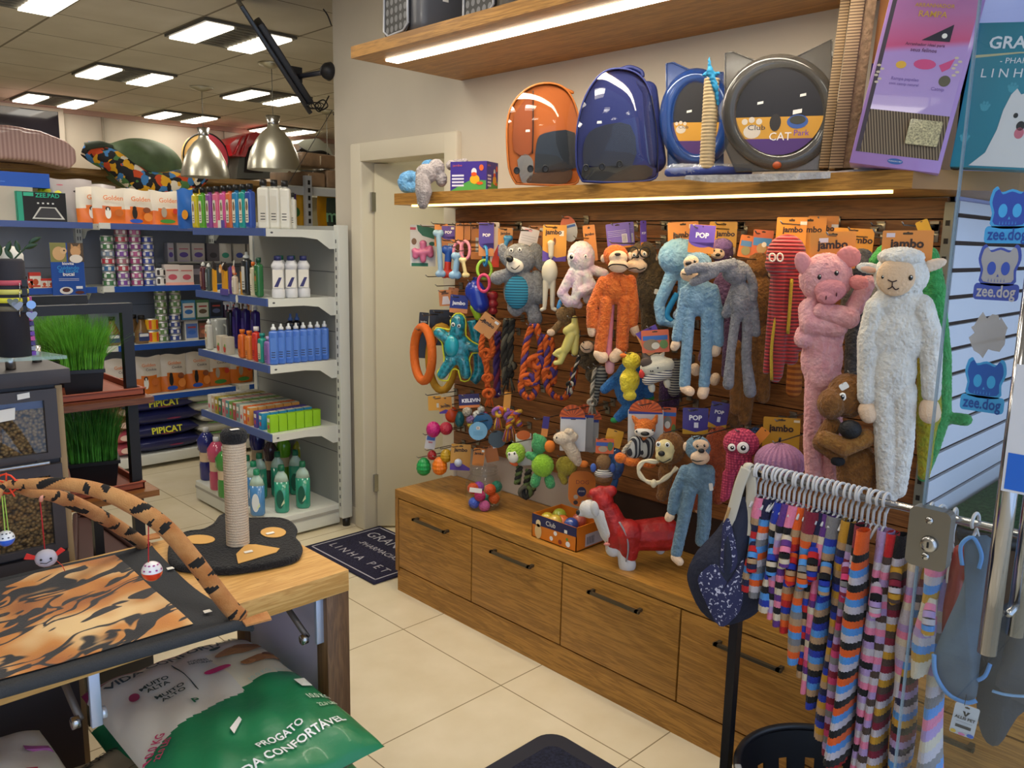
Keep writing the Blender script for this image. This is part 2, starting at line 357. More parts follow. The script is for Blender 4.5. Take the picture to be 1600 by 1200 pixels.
st.thing('slotted_upright', 'grey slotted metal upright at the near end of the toy wall', 'upright')
s_ = root('wall_shelf', 'long oak wall shelf with lit edge over the toys', 'shelf', (2.35, 1.87, 1.782))
MB().box((2.165, .79, 1.782), (X0-.001, 2.95, 1.83), OAK).part('board', s_)
MB().box((2.19, .85, 1.774), (2.205, 2.86, 1.783), M('ffd27a', emit=5.)).part('light_strip', s_)
area('shelf_strip_light', (2.2, 1.85, 1.77), .02, 2.0, 5, (1, .75, .4))
s_ = MB(); a, b_, c_ = (2.165, .79), (2.56, .50), (2.9, .36)
s_.poly([(2.165, .79), (2.40, .615), (3.3, .40), (3.3, .79), (2.5, .79)], .048, M('8c6227', .45, nz=(5, .12)), T(0, 0, 1.782)); s_.thing('corner_shelf', 'oak corner shelf continuing into the window alcove', 'shelf')
u_ = root('upper_wall_shelf', 'deep oak shelf high on the wall with a bright light strip', 'shelf', (2.24, 1.7, 2.35))
MB().box((1.943, .2, 2.35), (X0-.001, 2.935, 2.395), OAK).part('board', u_)
MB().box((2.045, .9, 2.343), (2.105, 2.84, 2.351), M('fff0d8', emit=9.)).part('light_strip', u_)
area('upper_strip_light', (2.075, 1.9, 2.335), .06, 1.9, 10, (1, .9, .74))
# drawer cabinet
cb = root('drawer_cabinet', 'long low oak cabinet with a row of deep drawers below the toys', 'cabinet', (2.35, 1.5, 0))
c_ = MB(); c_.box((2.164, .3, .458), (X0-.014, 2.955, .494), OAK); c_.box((2.19, .32, .09), (X0-.014, 2.94, .458), OAK)
c_.box((2.17, .3, 0), (X0-.014, 2.945, .115), OAK); c_.box((2.164, 2.93, .1), (X0-.014, 2.955, .46), OAKZ); c_.part('body', cb)
for i, (y0, y1) in enumerate(((2.42, 2.928), (1.91, 2.417), (1.385, 1.907), (.87, 1.382), (.35, .867))):
    d_ = MB().box((2.164, y0+.002, .124), (2.19, y1-.002, .452), wood('oakf%d' % i, '8a5e23', 'b07d35', 'Y'), r=.001).part('drawer', cb)
    ym = (y0+y1)/2; h_ = MB(); h_.box((2.132, ym-.115, .392), (2.144, ym+.115, .402), DARKMETAL)
    for y in (ym-.11, ym+.1): h_.box((2.132, y, .392), (2.166, y+.012, .402), DARKMETAL)
    h_.part('handle', d_)
# ---------------- mats on the floor ----------------
def carpet(key, c): return M(c, .95, bump=(500, 1.), nz=(120, .35), key=key)
NAVY = carpet('navy', '262348'); BLUEM = carpet('bluemat', '1e2440')
dm = MB(); dm.box((2.113, 3.06, .002), (2.6, 3.7, .012), NAVY, r=.004); FM = basis((2.36, 3.38, .0125), (0, -1, 0), (1, 0, 0), (0, 0, 1)); LT = M('a9a6b5', .9)
for x0, y0, x1, y1 in ((-.295, -.222, .295, -.214), (-.295, .214, .295, .222), (-.295, -.222, -.287, .222), (.287, -.222, .295, .222)): dm.poly([(x0, y0), (x1, y0), (x1, y1), (x0, y1)], 0, LT, FM)
dm.text('GRANADO', 0, .12, .13, LT, FM, w=.5); dm.text('-PHARMACIAS-', 0, .01, .06, LT, FM, w=.36); dm.text('L I N H A   P E T', 0, -.12, .07, LT, FM, w=.5)
dm.thing('door_mat', 'dark navy door mat with grey lettering in front of the doorway', 'mat')
dm = MB(); q = P(862, 1150, Z=.01)
def rr(x0, y0, x1, y1, r, n=6):
    pts = []
    for cx, cy, a0 in ((x1-r, y1-r, 0), (x0+r, y1-r, 90), (x0+r, y0+r, 180), (x1-r, y0+r, 270)):
        for k in range(n+1): a = math.radians(a0+90*k/n); pts.append((cx+r*math.cos(a), cy+r*math.sin(a)))
    return pts
dm.poly(rr(q.x-.75, q.y-.6, q.x+.03, q.y+.03, .07), .008, M('1b2030', .6), T(0, 0, .001)); dm.poly(rr(q.x-.69, q.y-.54, q.x-.03, q.y-.03, .04), .004, BLUEM, T(0, 0, .009))
dm.thing('floor_mat', 'dark blue entrance mat with rounded rubber border on the tiles', 'mat')
# ---------------- white shelving against the end of the right wall ----------------
SHW = M('d9dbd4', .45); SHG = M('9a9c98', .6); STRIP = M('4a5f9c', .35); STRIPB = M('2150a8', .3); SLOT = M('55565a', .6)
def bracket(mb, p0, p1, z, h0=.04, h1=.1, th=.004):
    """end plate of a shelf from front p0 to back p1"""
    a, b = Vector((*p0, z)), Vector((*p1, z)); ex = (b-a).normalized(); L = (b-a).length; n = Vector((ex.y, -ex.x, 0))
    F = basis(a, ex, (0, 0, 1), ex.cross(Vector((0, 0, 1))))
    mb.poly([(0, -h0), (L*.5, -h0), (L*.72, -h0-.01), (L*.9, -h1), (L, -h1), (L, 0), (0, 0)], th, SHW, F)
    mb.disc(.03, -.02, .008, .005, SLOT, F @ T(0, 0, th+.0005)); mb.disc(.03, -.02, .008, .005, SLOT, F @ T(0, 0, -.001))
gon = root('gondola_shelf', 'white metal shelving unit with blue price strips beside the doorway wall', 'shelving', (2.25, 4.35, 0))
g = MB(); g.box((2.455, 3.89, .08), (2.47, 4.85, 1.70), SHG); 
for z in (.43, .75, 1.12, 1.45): g.box((2.453, 3.89, z), (2.456, 4.85, z+.003), SLOT)
g.part('back_panel', gon)
g = MB(); g.box((2.445, 3.84, .05), (2.51, 3.885, 1.705), SHW, r=.004)
for k in range(32): g.box((2.4435, 3.86, .12+k*.048), (2.4455, 3.868, .14+k*.048), SLOT)
g.tube([(2.48, 3.86, 0), (2.48, 3.86, .05)], .022, BLACK); g.part('upright', gon)
g = MB(); g.box((2.445, 4.82, .05), (2.5, 4.86, 1.705), SHW); g.part('upright', gon)
g = MB(); g.box((2.03, 3.885, .015), (2.455, 4.86, .13), SHW, r=.006); g.box((2.028, 3.88, .085), (2.456, 4.862, .1), M('a3a19a', .5)); g.part('base', gon)
GZ = [1.675, 1.315, .965, .595]
for i, z in enumerate(GZ):
    g = MB(); g.box((2.05, 3.885, z-.035), (2.455, 4.75, z), SHW); bracket(g, (2.045, 3.882), (2.455, 3.882), z+.002); 
    so = g.part('shelf', gon); g = MB(); g.box((2.04, 3.89, z-.036), (2.05, 4.75, z+.004), STRIP); 
    if i == 1: g.disc(0, 0, .016, .022, SHW, basis((2.039, 4.22, z-.016), (0, -1, 0), (0, 0, 1), (-1, 0, 0)))
    g.part('price_strip', so)
BZ = [1.70, 1.285, .885, .52]; BY = 5.75
bu = root('aisle_shelving', 'long shelving unit with saturated blue shelf edges across the back aisle', 'shelving', (1.9, 5.95, 0))
g = MB(); g.box((.2, 6.15, .1), (3.17, 6.16, 1.74), M('8e93a0', .6))
for z in (.5, .87, 1.13, 1.4): g.box((.2, 6.148, z), (3.17, 6.151, z+.004), SLOT)
g.part('back_panel', bu)
for x in (.9, 1.83, 2.76, 3.15):
    g = MB(); g.box((x-.02, 6.1, 0), (x+.02, 6.15, 1.75), SHW)
    for k in range(34):
        for dx in (-.008, .008): g.box((x+dx-.003, 6.098, .1+k*.048), (x+dx+.003, 6.1005, .125+k*.048), SLOT)
    g.part('upright', bu)
for xa, xb in ((.0, .88), (.92, 1.81), (1.85, 2.74), (2.78, 3.12)):
    for i, z in enumerate(BZ):
        if xb < 1 and i > 1: continue
        g = MB(); g.box((xa, BY, z-.03), (xb, 6.14, z), SHW); bracket(g, (xa+.001, BY), (xa+.001, 6.1), z); g.box((xa, BY-.004, z-.032), (xa+.07, BY, z+.006), SHW)
        s1 = g.part('shelf', bu); MB().box((xa+.07, BY-.008, z-.034), (xb, BY-.001, z+.005), STRIPB if i else STRIP).part('price_strip', s1)
    MB().box((xa, BY, .03), (xb, 6.14, .1), SHW, r=.004).part('base', bu)
# ---------------- small goods ----------------
INK = M('2a2a30', .6); PAPER = M('e8e4da', .7); RED = M('c8322a', .5)
def yx(px, X, z=1.3): return P(px, 420, X=X).y if z > 1.2 else px
def inv(px, py, z): return P(px, py, Z=z)
def solveY(px, X, z):
    """Y on the plane X where the image column px crosses height z"""
    y = 420.
    for _ in range(12):
        p = P(px, y, X=X); q = Vector((p.x, p.y, z))-CP; y = 600-FPX*q.dot(CU)/q.dot(CF)
    return P(px, y, X=X).y
def solveX(px, Y, z):
    y = 420.
    for _ in range(12):
        p = P(px, y, Y=Y); q = Vector((p.x, p.y, z))-CP; y = 600-FPX*q.dot(CU)/q.dot(CF)
    return P(px, y, Y=Y).x
def faceout(x, y, z, nx, ny):
    """frame on the front of a product: x right, y up, z out (nx, ny)"""
    n = Vector((nx, ny, 0)); return basis((x, y, z), Vector((0, 0, 1)).cross(n), (0, 0, 1), n)
def goods(name, label, cat, loc, rot=0., group=None):
    r = root(name, label, cat, loc, group, rot); ROOTM[r.name] = Matrix(); return r   # its parts are given in its own space
# local product space: front looks to -y, width x, height z
def lf(y): return basis((0, y, 0), (1, 0, 0), (0, 0, 1), (0, -1, 0))
def flatbottle(name, label, loc, rot, col, capc, w=.062, h=.2, d=.04, lab=None, group=None, cap='flip', lid=.0, mid=None):
    r = goods(name, label, 'bottle', loc, rot, group); b = MB(); m = M(col, .25, coat=.3)
    hb = h*.84; b.box((-w/2, -d/2, 0), (w/2, d/2, hb), m, r=min(d, w)*.35, seg=3)
    b.tube([(0, 0, hb-.004), (0, 0, hb+.012)], w*.2, m, n=10)
    L_ = lf(-d/2-.0008)
    b.rrect(-w*.3, hb*.16, w*.3, hb*.8, 0, M(lab or 'e6e0cf', .5), L_, r=.008)
    if mid: b.disc(0, hb*.58, w*.2, hb*.1, M(mid, .5), L_ @ T(0, 0, .0006)); b.disc(0, hb*.68, w*.12, hb*.05, M('40302a', .6), L_ @ T(0, 0, .001))
    for k in range(3): b.box((-w*.2, hb*(.22+k*.07), 0), (w*.2, hb*(.24+k*.07), .0004), INK, L_ @ T(0, 0, .0005))
    b.part('body', r); c = MB(); cm = M(capc, .4)
    if cap == 'flip': c.tube([(0, 0, hb+.008), (0, 0, h)], w*.3, cm, n=14)
    elif cap == 'pump': c.tube([(0, 0, hb+.006), (0, 0, hb+.02)], w*.26, cm); c.tube([(0, 0, hb+.02), (0, 0, h)], w*.09, cm); c.cap((0, 0, h), (0, -w*.5, h-.003), w*.1, w*.07, cm)
    elif cap == 'spray':
        c.tube([(0, 0, hb+.006), (0, 0, hb+.02)], w*.27, cm); c.tube([(0, 0, hb+.02), (0, 0, hb+.04)], w*.17, cm); c.box((-.011, -.04, hb+.036), (.011, .022, hb+.056), cm, r=.005); c.box((-.004, -.032, hb+.006), (.004, -.025, hb+.04), cm, r=.002)
    elif cap == 'cone': c.lathe([(w*.3, hb+.004), (w*.28, hb+.016), (w*.14, hb+.022), (w*.12, h), (0, h+.002)], cm, n=12)
    c.part('cap', r); return r
# coloured shampoo bottles in a row on the top shelf
row = [('yellow', 'd8c528', 308), ('green', '5fae2e', 319), ('violet', '8d4a9c', 330), ('salmon pink', 'e0708f', 341), ('magenta pink', 'd8589c', 352), ('orange', 'e2733f', 361.5), ('sky blue', '2a88bf', 371.5), ('teal', '1c9c97', 382), ('royal blue', '2d4fa8', 392)]
for nm, c, px in row:
    y = solveY(px, 2.10, 1.7); flatbottle('shampoo_bottle', nm+' flat shampoo bottle with black cap on the top shelf', (2.10, y, 1.676), -PI/2, c, '141416', w=.058, h=.235, d=.04, mid='8a6a4a', group='shampoo bottles on the top shelf')
for i, px in enumerate((401, 411, 420)):
    flatbottle('shampoo_bottle', ['tall white shampoo bottle next to the royal blue one', 'white shampoo bottle in the middle of the three white ones', 'widest white shampoo bottle with a blank front'][i], (2.09+.05*i, 3.98-.02*i, 1.676), -PI/4, 'dfdcd0', '141416', w=.06, h=.25, lab='d2cdbf' if i < 2 else 'dfdcd0', group='white shampoo bottles')
flatbottle('shampoo_bottle', 'slim white bottle standing apart at the shelf end', (2.24, 3.95, 1.676), -PI/4, 'dcd9cd', '141416', w=.035, h=.19)
r = goods('price_card', 'white and violet price card clipped before the pink bottles', 'price tag', (2.07, solveY(350, 2.07, 1.7), 1.676), -PI/2)
b = MB(); b.rrect(-.04, 0, -.002, .045, .002, PAPER, lf(-.015)); b.rrect(0, 0, .04, .045, .002, M('5b4fa0', .6), lf(-.015)); b.box((-.04, -.016, 0), (.04, 0, .002), PAPER); b.part('card', r)
# bags: standing pouch
def pouch(name, label, cat, loc, rot, w, h, d, top, bottom=None, split=.45, group=None, texts=(), blobs=(), seed=0, tilt=0.):
    r = goods(name, label, cat, loc, rot, group); b = MB(); rnd = random.Random(seed); ph = rnd.random()*6
    mt = M(top, .35, coat=.2); mb_ = M(bottom, .35, coat=.2) if bottom else mt
    nu, nv = 20, 12
    def fn(sg):
        def f(u, v):
            x = (u-.5)*w*(1+.04*math.sin(v*PI)); z = v*h+.006*math.sin(u*7+ph)*v; y = -sg*(d/2)*(math.sin(PI*u)**.6)*(1-v**3)*(.85+.15*math.sin(v*9+ph+u*5))
            return (x, y+tilt*v, z)
        return f
    for sg in (1, -1):
        f = fn(sg); vs = [f(i/nu, j/nv) for i in range(nu+1) for j in range(nv+1)]; fa = []; fb = []
        for i in range(nu):
            for j in range(nv):
                a = i*(nv+1)+j; q = (a, a+nv+1, a+nv+2, a+1); q = q if sg > 0 else q[::-1]
                cut = split+.06*math.sin(i/nu*PI)
                (fb if (j+.5)/nv < cut else fa).append(q)
        b.add(vs, fa, mt); b.add(vs, fb, mb_)
    F = lf(-d/2-.004) @ RX(-2)
    for i_, (c, x, y, rx, ry) in enumerate(blobs): b.disc(x*w, y*h, rx*w, ry*h, M(c, .5), F @ T(0, 0, .001+.0005*i_))
    for s, c, x, y, sz in texts: b.text(s, x*w, y*h, sz*w, M(c, .5), F @ T(0, 0, .004), bold=.01)
    b.part('bag', r); return r
DOGB = [('f2efe6', -.12, .3, .09, .16), ('3a2c28', -.12, .42, .07, .06), ('f2efe6', -.12, .40, .03, .05), ('c86a2a', .2, .32, .13, .1)]
DOGK = [('221c1c', -.15, .32, .08, .16), ('221c1c', -.15, .46, .06, .06), ('2a55b8', -.12, .1, .2, .06), ('8a4a2a', .22, .42, .12, .08), ('e88a3a', .25, .22, .14, .12)]
DOGG = [('b0a090', -.1, .38, .09, .15), ('3f8a3a', .0, .12, .25, .06), ('c83a2a', .28, .42, .1, .08)]
for i, (px, bl, t) in enumerate(((148, DOGB, 'leftmost orange and white treat pouch with puppies'), (172, DOGB, 'orange and white treat pouch overlapping the leftmost one'), (215, DOGK, 'orange and white pouch with black dog and blue tag'), (258, DOGG, 'orange and white pouch with green tag beside blue pouch'))):
    pouch('treat_pouch', t+' on the top shelf', 'pouch', (solveX(px, 5.85+.04*(i == 0), 1.8), 5.85+.05*(i == 0), 1.701), 0, .215, .235, .07, 'e6dccc', 'e8762a', .42, 'orange treat pouches on the top shelf', [('Golden', 'e8803a', .05, .72, .2)], bl, seed=i)
pouch('treat_pouch', 'blue pouch with orange patch left of the shampoo bottles', 'pouch', (2.14, solveY(291, 2.14, 1.7), 1.676), -1.2, .13, .24, .06, '2d6fc8', '2560b8', .3, None, (), [('e89a2a', .2, .35, .2, .12)])
pouch('treat_pouch', 'yellow pouch behind the yellow shampoo bottle', 'pouch', (2.24, solveY(304, 2.24, 1.7), 1.676), -1.2, .12, .25, .06, 'e0b82c', None, .3)
for i, px in enumerate((112, 150)):
    pouch('treat_pouch', ('silver grey pouch with a jumping animal logo, nearest the box' if i == 0 else 'silver grey pouch half hidden behind orange pouches'), 'pouch', (solveX(px, 5.98, 1.85), 5.98, 1.701), 0, .26, .285 if i == 0 else .26, .09, 'b7adab', None, .3, None, [], [('3a3034', .1, .72, .1, .03), ('3a3034', .2, .75, .05, .03), ('c86a7a', -.3, .85, .08, .015)], seed=9+i)
# wrapped stuff bag in clear film near upright
# blue roll bag, zee pad boxes, yellow toy, white pack
def prod_box(name, label, cat, loc, rot, w, d, h, col, side=None, group=None, art=(), texts=(), top=None, tilt=0.):
    r = goods(name, label, cat, loc, rot, group); b = MB(); b.box((-w/2, -d/2, 0), (w/2, d/2, h), M(side or col, .5), r=.0015, seg=1)
    F = lf(-d/2-.0006); b.poly([(-w/2+.001, .001), (w/2-.001, .001), (w/2-.001, h-.001), (-w/2+.001, h-.001)], 0, M(col, .45), F)
    z = .0006
    for a in art:
        if a[0] == 'b': b.poly([(a[2]*w, a[3]*h), (a[4]*w, a[3]*h), (a[4]*w, a[5]*h), (a[2]*w, a[5]*h)], 0, M(a[1], .5), F @ T(0, 0, z))
        elif a[0] == 'p': b.poly([(x*w, y*h) for x, y in a[2]], 0, M(a[1], .5), F @ T(0, 0, z))
        else: b.disc(a[2]*w, a[3]*h, a[4]*w, a[5]*h, M(a[1], .5), F @ T(0, 0, z))
        z += .0004
    for s, c, x, y, sz in texts: b.text(s, x*w, y*h, sz*w, M(c, .5), F @ T(0, 0, z), bold=.015)
    b.part('carton', r); return r
for i in range(3):
    prod_box('pad_box', ['black and green training pad box with the ruled tray picture', 'second green edged pad box behind the front one', 'third pad box, rearmost of the green edged ones'][i], 'box', (solveX(64-i*14, 5.84+.06*i, 1.8), 5.84+.06*i, 1.701), 0, .28, .05, .185, '17171a', '2a9c80', 'pad boxes', [('b', '2a9c80', -.49, .02, -.38, .98), ('b', '3ab090', -.36, .85, -.16, .97), ('p', 'c9c9c4', [(-.22, .1), (.45, .1), (.28, .5), (-.05, .5)]), ('p', '3a3a3e', [(-.17, .14), (.39, .14), (.25, .47), (-.02, .47)]), ('b', 'dddddd', -.1, .6, -.06, .65), ('b', 'dddddd', 0, .6, .04, .65), ('b', 'dddddd', .1, .6, .14, .65), ('b', 'dddddd', .2, .6, .24, .65)], [('ZEE.PAD', '2fb896', .12, .88, .13)])
prod_box('diaper_pack', 'blue pack lying above the pale cartons at far left', 'pack', (solveX(15, 5.95, 1.97), 5.95, 1.914), 0, .42, .12, .09, '2052b0', '1d4aa0', None, [('b', '5a88d8', -.3, .3, -.1, .34)], [('Chnapl', '6a98e0', -.35, .6, .1)])
prod_box('grey_carton', 'pale grey carton under the blue pack', 'carton', (solveX(4, 5.95, 1.8), 5.95, 1.701), 0, .3, .2, .212, 'b5ada0')
r = goods('yellow_toy', 'bright yellow rubber toy lying behind the pad boxes', 'toy', (solveX(84, 6.0, 1.9), 6.0, 1.701)); b = MB(); Y_ = M('e8dc1c', .4)
b.cap((-.05, 0, .2), (.03, 0, .2), .025, .035, Y_); b.cap((.02, 0, .18), (.03, 0, .03), .045, .05, Y_); b.part('body', r); MB().ell((-.08, 0, .2), .016, Y_).part('knob', r)
# left bay: small red cartons, rolled cloths
for i, px in enumerate((45, 54.5, 68, 79)):
    prod_box('medicine_box', ['red and white medicine carton, leftmost', 'larger red topped medicine carton, second from left', 'small red and white medicine carton in the middle', 'small red and white medicine carton next to the poster'][i]+' on the blue edged shelf', 'box', (solveX(px, 5.82, 1.33), 5.82, 1.286), 0, .04 if i != 1 else .065, .03, .06 if i != 1 else .1, 'e6dfd2', 'c83a2a', None, [('b', 'c8372a', -.5, .78, .5, 1), ('d', 'c0502a', 0, .4, .25, .2), ('b', 'c84a2a', -.4, .08, .4, .2)])
for k in range(4):
    b = MB(); b.box((.95, 5.78, .995-.3+.3*1+k*.028), (1.35, 6.0, 1.02+k*.028), M(['4a4348', '57505a'][k % 2], .9, bump=(120, .5)), r=.012); b.thing('folded_blanket', 'folded dark grey pet blanket, number %s from the bottom of the pile' % ['one', 'two', 'three', 'four'][k], 'blanket', 'folded blankets')
prod_box('hanging_poster', 'blue card with a dog and a cat at its top hanging on the shelf front', 'sign', (solveX(106, 5.733, 1.4), 5.733, P(106, 462, Y=5.733).z), 0, .195, .01, .335, '1c4fa8', None, None, [('b', '8a8a52', -.5, .64, -.02, 1), ('b', '5a4a3c', .02, .64, .5, 1), ('d', 'd9b080', -.24, .8, .19, .13), ('d', 'e0bc90', -.1, .85, .1, .06), ('d', '2a1c18', -.08, .855, .03, .015), ('d', 'd8a878', .26, .84, .16, .1), ('p', 'c89868', [(.12, .88), (.14, .99), (.22, .92)]), ('p', 'c89868', [(.3, .92), (.4, .99), (.42, .88)]), ('d', 'efe6dc', .26, .7, .2, .08), ('d', 'e0e0e0', -.1, .1, .2, .07), ('d', '5a3026', -.1, .11, .12, .04), ('d', '5a2c24', .3, .06, .14, .03), ('b', 'e8eef8', .2, .13, .4, .18)], [('biovita', 'ffffff', 0, .61, .13), ('Cuidando', '3a9ae0', 0, .53, .17), ('da saude', '3a9ae0', 0, .47, .17), ('bucal', 'ffffff', 0, .41, .17), ('__________', 'ffffff', 0, .35, .12), ('__________', 'ffffff', 0, .32, .12)])
# cans
def can(col, r=.04, h=.048, lab='d9d9d6'):
    q = goods('food_can', 'x', 'can', (0, 0, 0)); b = MB(); b.lathe([(r*.93, 0), (r, .003), (r, h-.003), (r*.93, h)], M('c6c8cc', .3, .8), n=16); b.part('tin', q)
    b = MB(); b.lathe([(r+.0006, .008), (r+.0006, h-.008)], M(col, .4), n=16, caps=False)
    for k in range(6):
        a = k*PI/3; b.rrect(-.009, .013, .009, h-.012, 0, M(lab, .5), basis((0, 0, 0), (-math.sin(a), math.cos(a), 0), (0, 0, 1), (math.cos(a), math.sin(a), 0)) @ T(0, 0, r+.001))
    b.part('wrapper', q); return q
def stack(px, Y, z0, n, cols, label, group, r=.04, h=.048, dz=0):
    x = solveX(px, Y, z0+.1)
    for k in range(n):
        c = cols[k % len(cols)]; key = (c, r)
        if key not in CANS: CANS[key] = can(c, r, h); o = CANS[key]; o.location = (x, Y, z0+k*(h+.0005)); o.rotation_euler = (0, 0, k*.7)
        else: o = dup(CANS[key], (x, Y, z0+k*(h+.0005)), k*.7)
        o['label'] = label; o['group'] = group
CANS = {}
stack(170, 5.82, 1.286, 7, ['4a7a52', '4a7a52', '3a6a9c', 'b03a4a', '7a8aa0'], 'striped pet food can in the leftmost stack on the second shelf', 'cans in the leftmost stack')
stack(192, 5.82, 1.286, 8, ['7a4a9c', '8a5aa0', 'b04a5a', 'a06a7a'], 'purple labelled can in the second stack on the second shelf', 'cans in the second stack')
stack(213, 5.82, 1.286, 8, ['a04a7a', 'b05a8a', '8a4a8a'], 'magenta labelled can in the third stack on the second shelf', 'cans in the third stack')
stack(232, 5.82, 1.286, 7, ['3a4a9c', '4a5aa8'], 'blue labelled can in the fourth stack on the second shelf', 'cans in the fourth stack')
stack(253, 5.84, .886, 8, ['5a7a4a', '6a8a52'], 'green labelled can in the taller stack on the third shelf', 'green cans on the third shelf')
stack(273, 5.84, .886, 4, ['3a4a8a'], 'navy labelled can at the foot of the mixed stack', 'navy cans on the third shelf')
stack(273, 5.84, .886+4*.0485, 4, ['5e8450'], 'green labelled can on top of the navy cans', 'green cans over navy cans')
for k in range(2):
    o = can('e8b020', .046, .085, 'd84a2a') if k == 0 else dup(YC, (0, 0, 0)); YC = o if k == 0 else YC
    o.location = (solveX(238, 5.84, .9), 5.84, .886+k*.087); o['label'] = 'yellow food can, '+['lower', 'upper'][k]+' of the two beside the brown bottles'
for k in range(2):
    o = can('e8e2dc', .04, .06, '3a3438') if k == 0 else dup(WC, (0, 0, 0)); WC = o if k == 0 else WC
    o.location = (solveX(250, 5.82, 1.3), 5.82, 1.286+k*.061); o['label'] = 'white can with dark heart mark, '+['lower', 'upper'][k]+' of two on the second shelf'
for i, px in enumerate((176, 211, 222)):
    r = goods('sauce_bottle', ['brown sauce bottle with dark label, leftmost on the third shelf', 'brown sauce bottle hidden behind the black frame leg', 'brown sauce bottle next to the yellow cans'][i], 'bottle', (solveX(px, 5.84+.06*(i == 1), .95), 5.84+.08*(i == 1), .886)); b = MB()
    b.lathe([(.045, 0), (.052, .01), (.05, .08), (.035, .12), (.02, .15), (.02, .175)], M('7a5a34', .2, coat=.5), n=14, ey=.7); b.part('bottle', r)
    b = MB(); b.lathe([(.022, .17), (.022, .195)], BLACK, n=12); b.part('cap', r); b = MB(); b.rrect(-.035, .02, .035, .075, .001, M('2a3a6a', .5), lf(-.037)); b.rrect(-.03, .05, .03, .07, .001, M('e0e0e0', .5), lf(-.038)); b.part('sticker', r)
# cartons on the second and third shelves of the back unit
def carton(px, Y, z, w, h, d, col, label, art=(), texts=(), side=None): return prod_box('food_carton', label, 'box', (solveX(px, Y, z+h/2), Y, z), 0, w, d, h, col, side, None, art, texts)
HB = [('d', 'c85a6a', 0, .4, .3, .14), ('b', 'c87a7a', -.4, .7, .4, .76), ('b', 'e8a898', -.5, 0, .5, .14)]
VB = [('d', '5a4a9c', 0, .42, .34, .13), ('b', 'b06a7a', -.35, .68, .35, .74), ('b', 'b0a0d0', -.4, .05, .4, .13)]
carton(267, 5.83, 1.286, .105, .145, .06, 'ded0cb', 'white and pink carton, left of the pink pair', HB); carton(289, 5.83, 1.286, .1, .14, .06, 'd8c8c2', 'white and pink carton, right of the pink pair', HB)
carton(306, 5.9, 1.286, .09, .14, .06, '4a4650', 'dark carton beside the pink pair', [('b', '8a8490', -.4, .5, .4, .8)])
rk = MB(); rk.box((solveX(258, 5.98, 1.43), 5.93, 1.431), (3.12, 6.1, 1.435), M('b0b4b8', .3, .6)); rk.box((solveX(258, 5.98, 1.43), 5.93, 1.431), (3.12, 5.932, 1.45), M('b0b4b8', .3, .6))
for x in (2.33, 3.11): rk.box((x, 6.09, 1.286), (x+.006, 6.1, 1.435), M('b0b4b8', .3, .6))
rk.thing('riser_rack', 'thin metal riser carrying the grey cartons', 'rack')
for i, (px, c) in enumerate(((264, 'a9a8b4'), (284, 'b8b4b4'), (307, 'b8b4b4'), (330, '5c5a64'), (349, 'a8a6a4'), (371, 'a8a6a4'), (392, '98948f'))):
    carton(px, 5.98, 1.436, .045 if i == 0 else .095, .145, .07, c, ['narrow violet grey carton, leftmost on the riser', 'pale carton with violet bowl, second on the riser', 'pale carton with violet bowl, third on the riser', 'dark open tray carton, fourth on the riser', 'pale carton with teal bowl, fifth on the riser', 'pale carton with blue bowl, sixth on the riser', 'dull carton half hidden at the riser end'][i], VB if i < 3 else [('d', ['3a3a44', '2a7a6a', '3a4a9c', '8a5a4a'][i-3], 0, .4, .3, .14)])
for i, (px, z, c, cc) in enumerate(((292, 1.035, '4a90c0', 'e0e4e4'), (314, 1.035, '4a7a5a', 'd8dcd4'), (335, 1.035, '3a4a6a', '20283c'), (358, 1.035, '5a4a6a', '28243a'), (297, .886, 'dcd8d2', '5a7ac0'), (317, .886, '3a3430', '8a5a4a'), (342, .886, '2a2c4a', '1c2038'), (386, 1.035, '5a4034', '8a5a3a'))):
    carton(px, 5.86, z, .1, .14, .06, c, ['light blue edged pouch carton', 'green edged pouch carton', 'navy pouch carton under shelf', 'dark violet pouch carton', 'white pouch carton with blue fish', 'black and brown pouch carton', 'dark navy pouch carton, lower row', 'brown pouch carton seen past the shelf'][i]+' on the third shelf', [('b', cc, -.42, .1, .42, .85), ('d', ['3a7ac8', '6a5a4a', '5a6a9c', 'a04a6a', '3a6ac0', 'c07a5a', '4a5a8a', 'b08050'][i], 0, .4, .3, .12), ('b', 'b04a4a', -.3, .62, .3, .7)])
MB().box((solveX(292, 5.86, 1.03)-.07, 5.8, 1.028), (3.12, 6.0, 1.034), M('6a6a70', .4)).thing('tray_riser', 'thin grey riser between the two rows of pouch cartons', 'rack')
# golden bags on the fourth shelf
for i, (px, bl, tg) in enumerate(((188, DOGB, 'e6dccc'), (231, DOGB, ''), (272, DOGK, ''), (312, DOGK, ''), (344, DOGG, ''), (381, DOGG, ''))):
    pouch('dog_food_bag', ['orange and white food bag hidden behind the frame, leftmost', 'orange and white food bag with a white puppy and red tag', 'orange and white food bag with black dog and blue tag', 'orange and white food bag with black dog and green tag', 'orange and white food bag with grey dog, partly covered', 'orange food bag with teal tag at the right end'][i]+' on the fourth shelf', 'bag', (solveX(px, 5.86, .62), 5.86+.01*i, .521), 0, .19, .265, .08, 'ddd3c6', 'e0781f', .42, 'dog food bags on the fourth shelf', [('Golden', 'e07a3a', 0, .78, .17), ('Cookie', '4a4450', .08, .66, .13)], bl, seed=20+i)
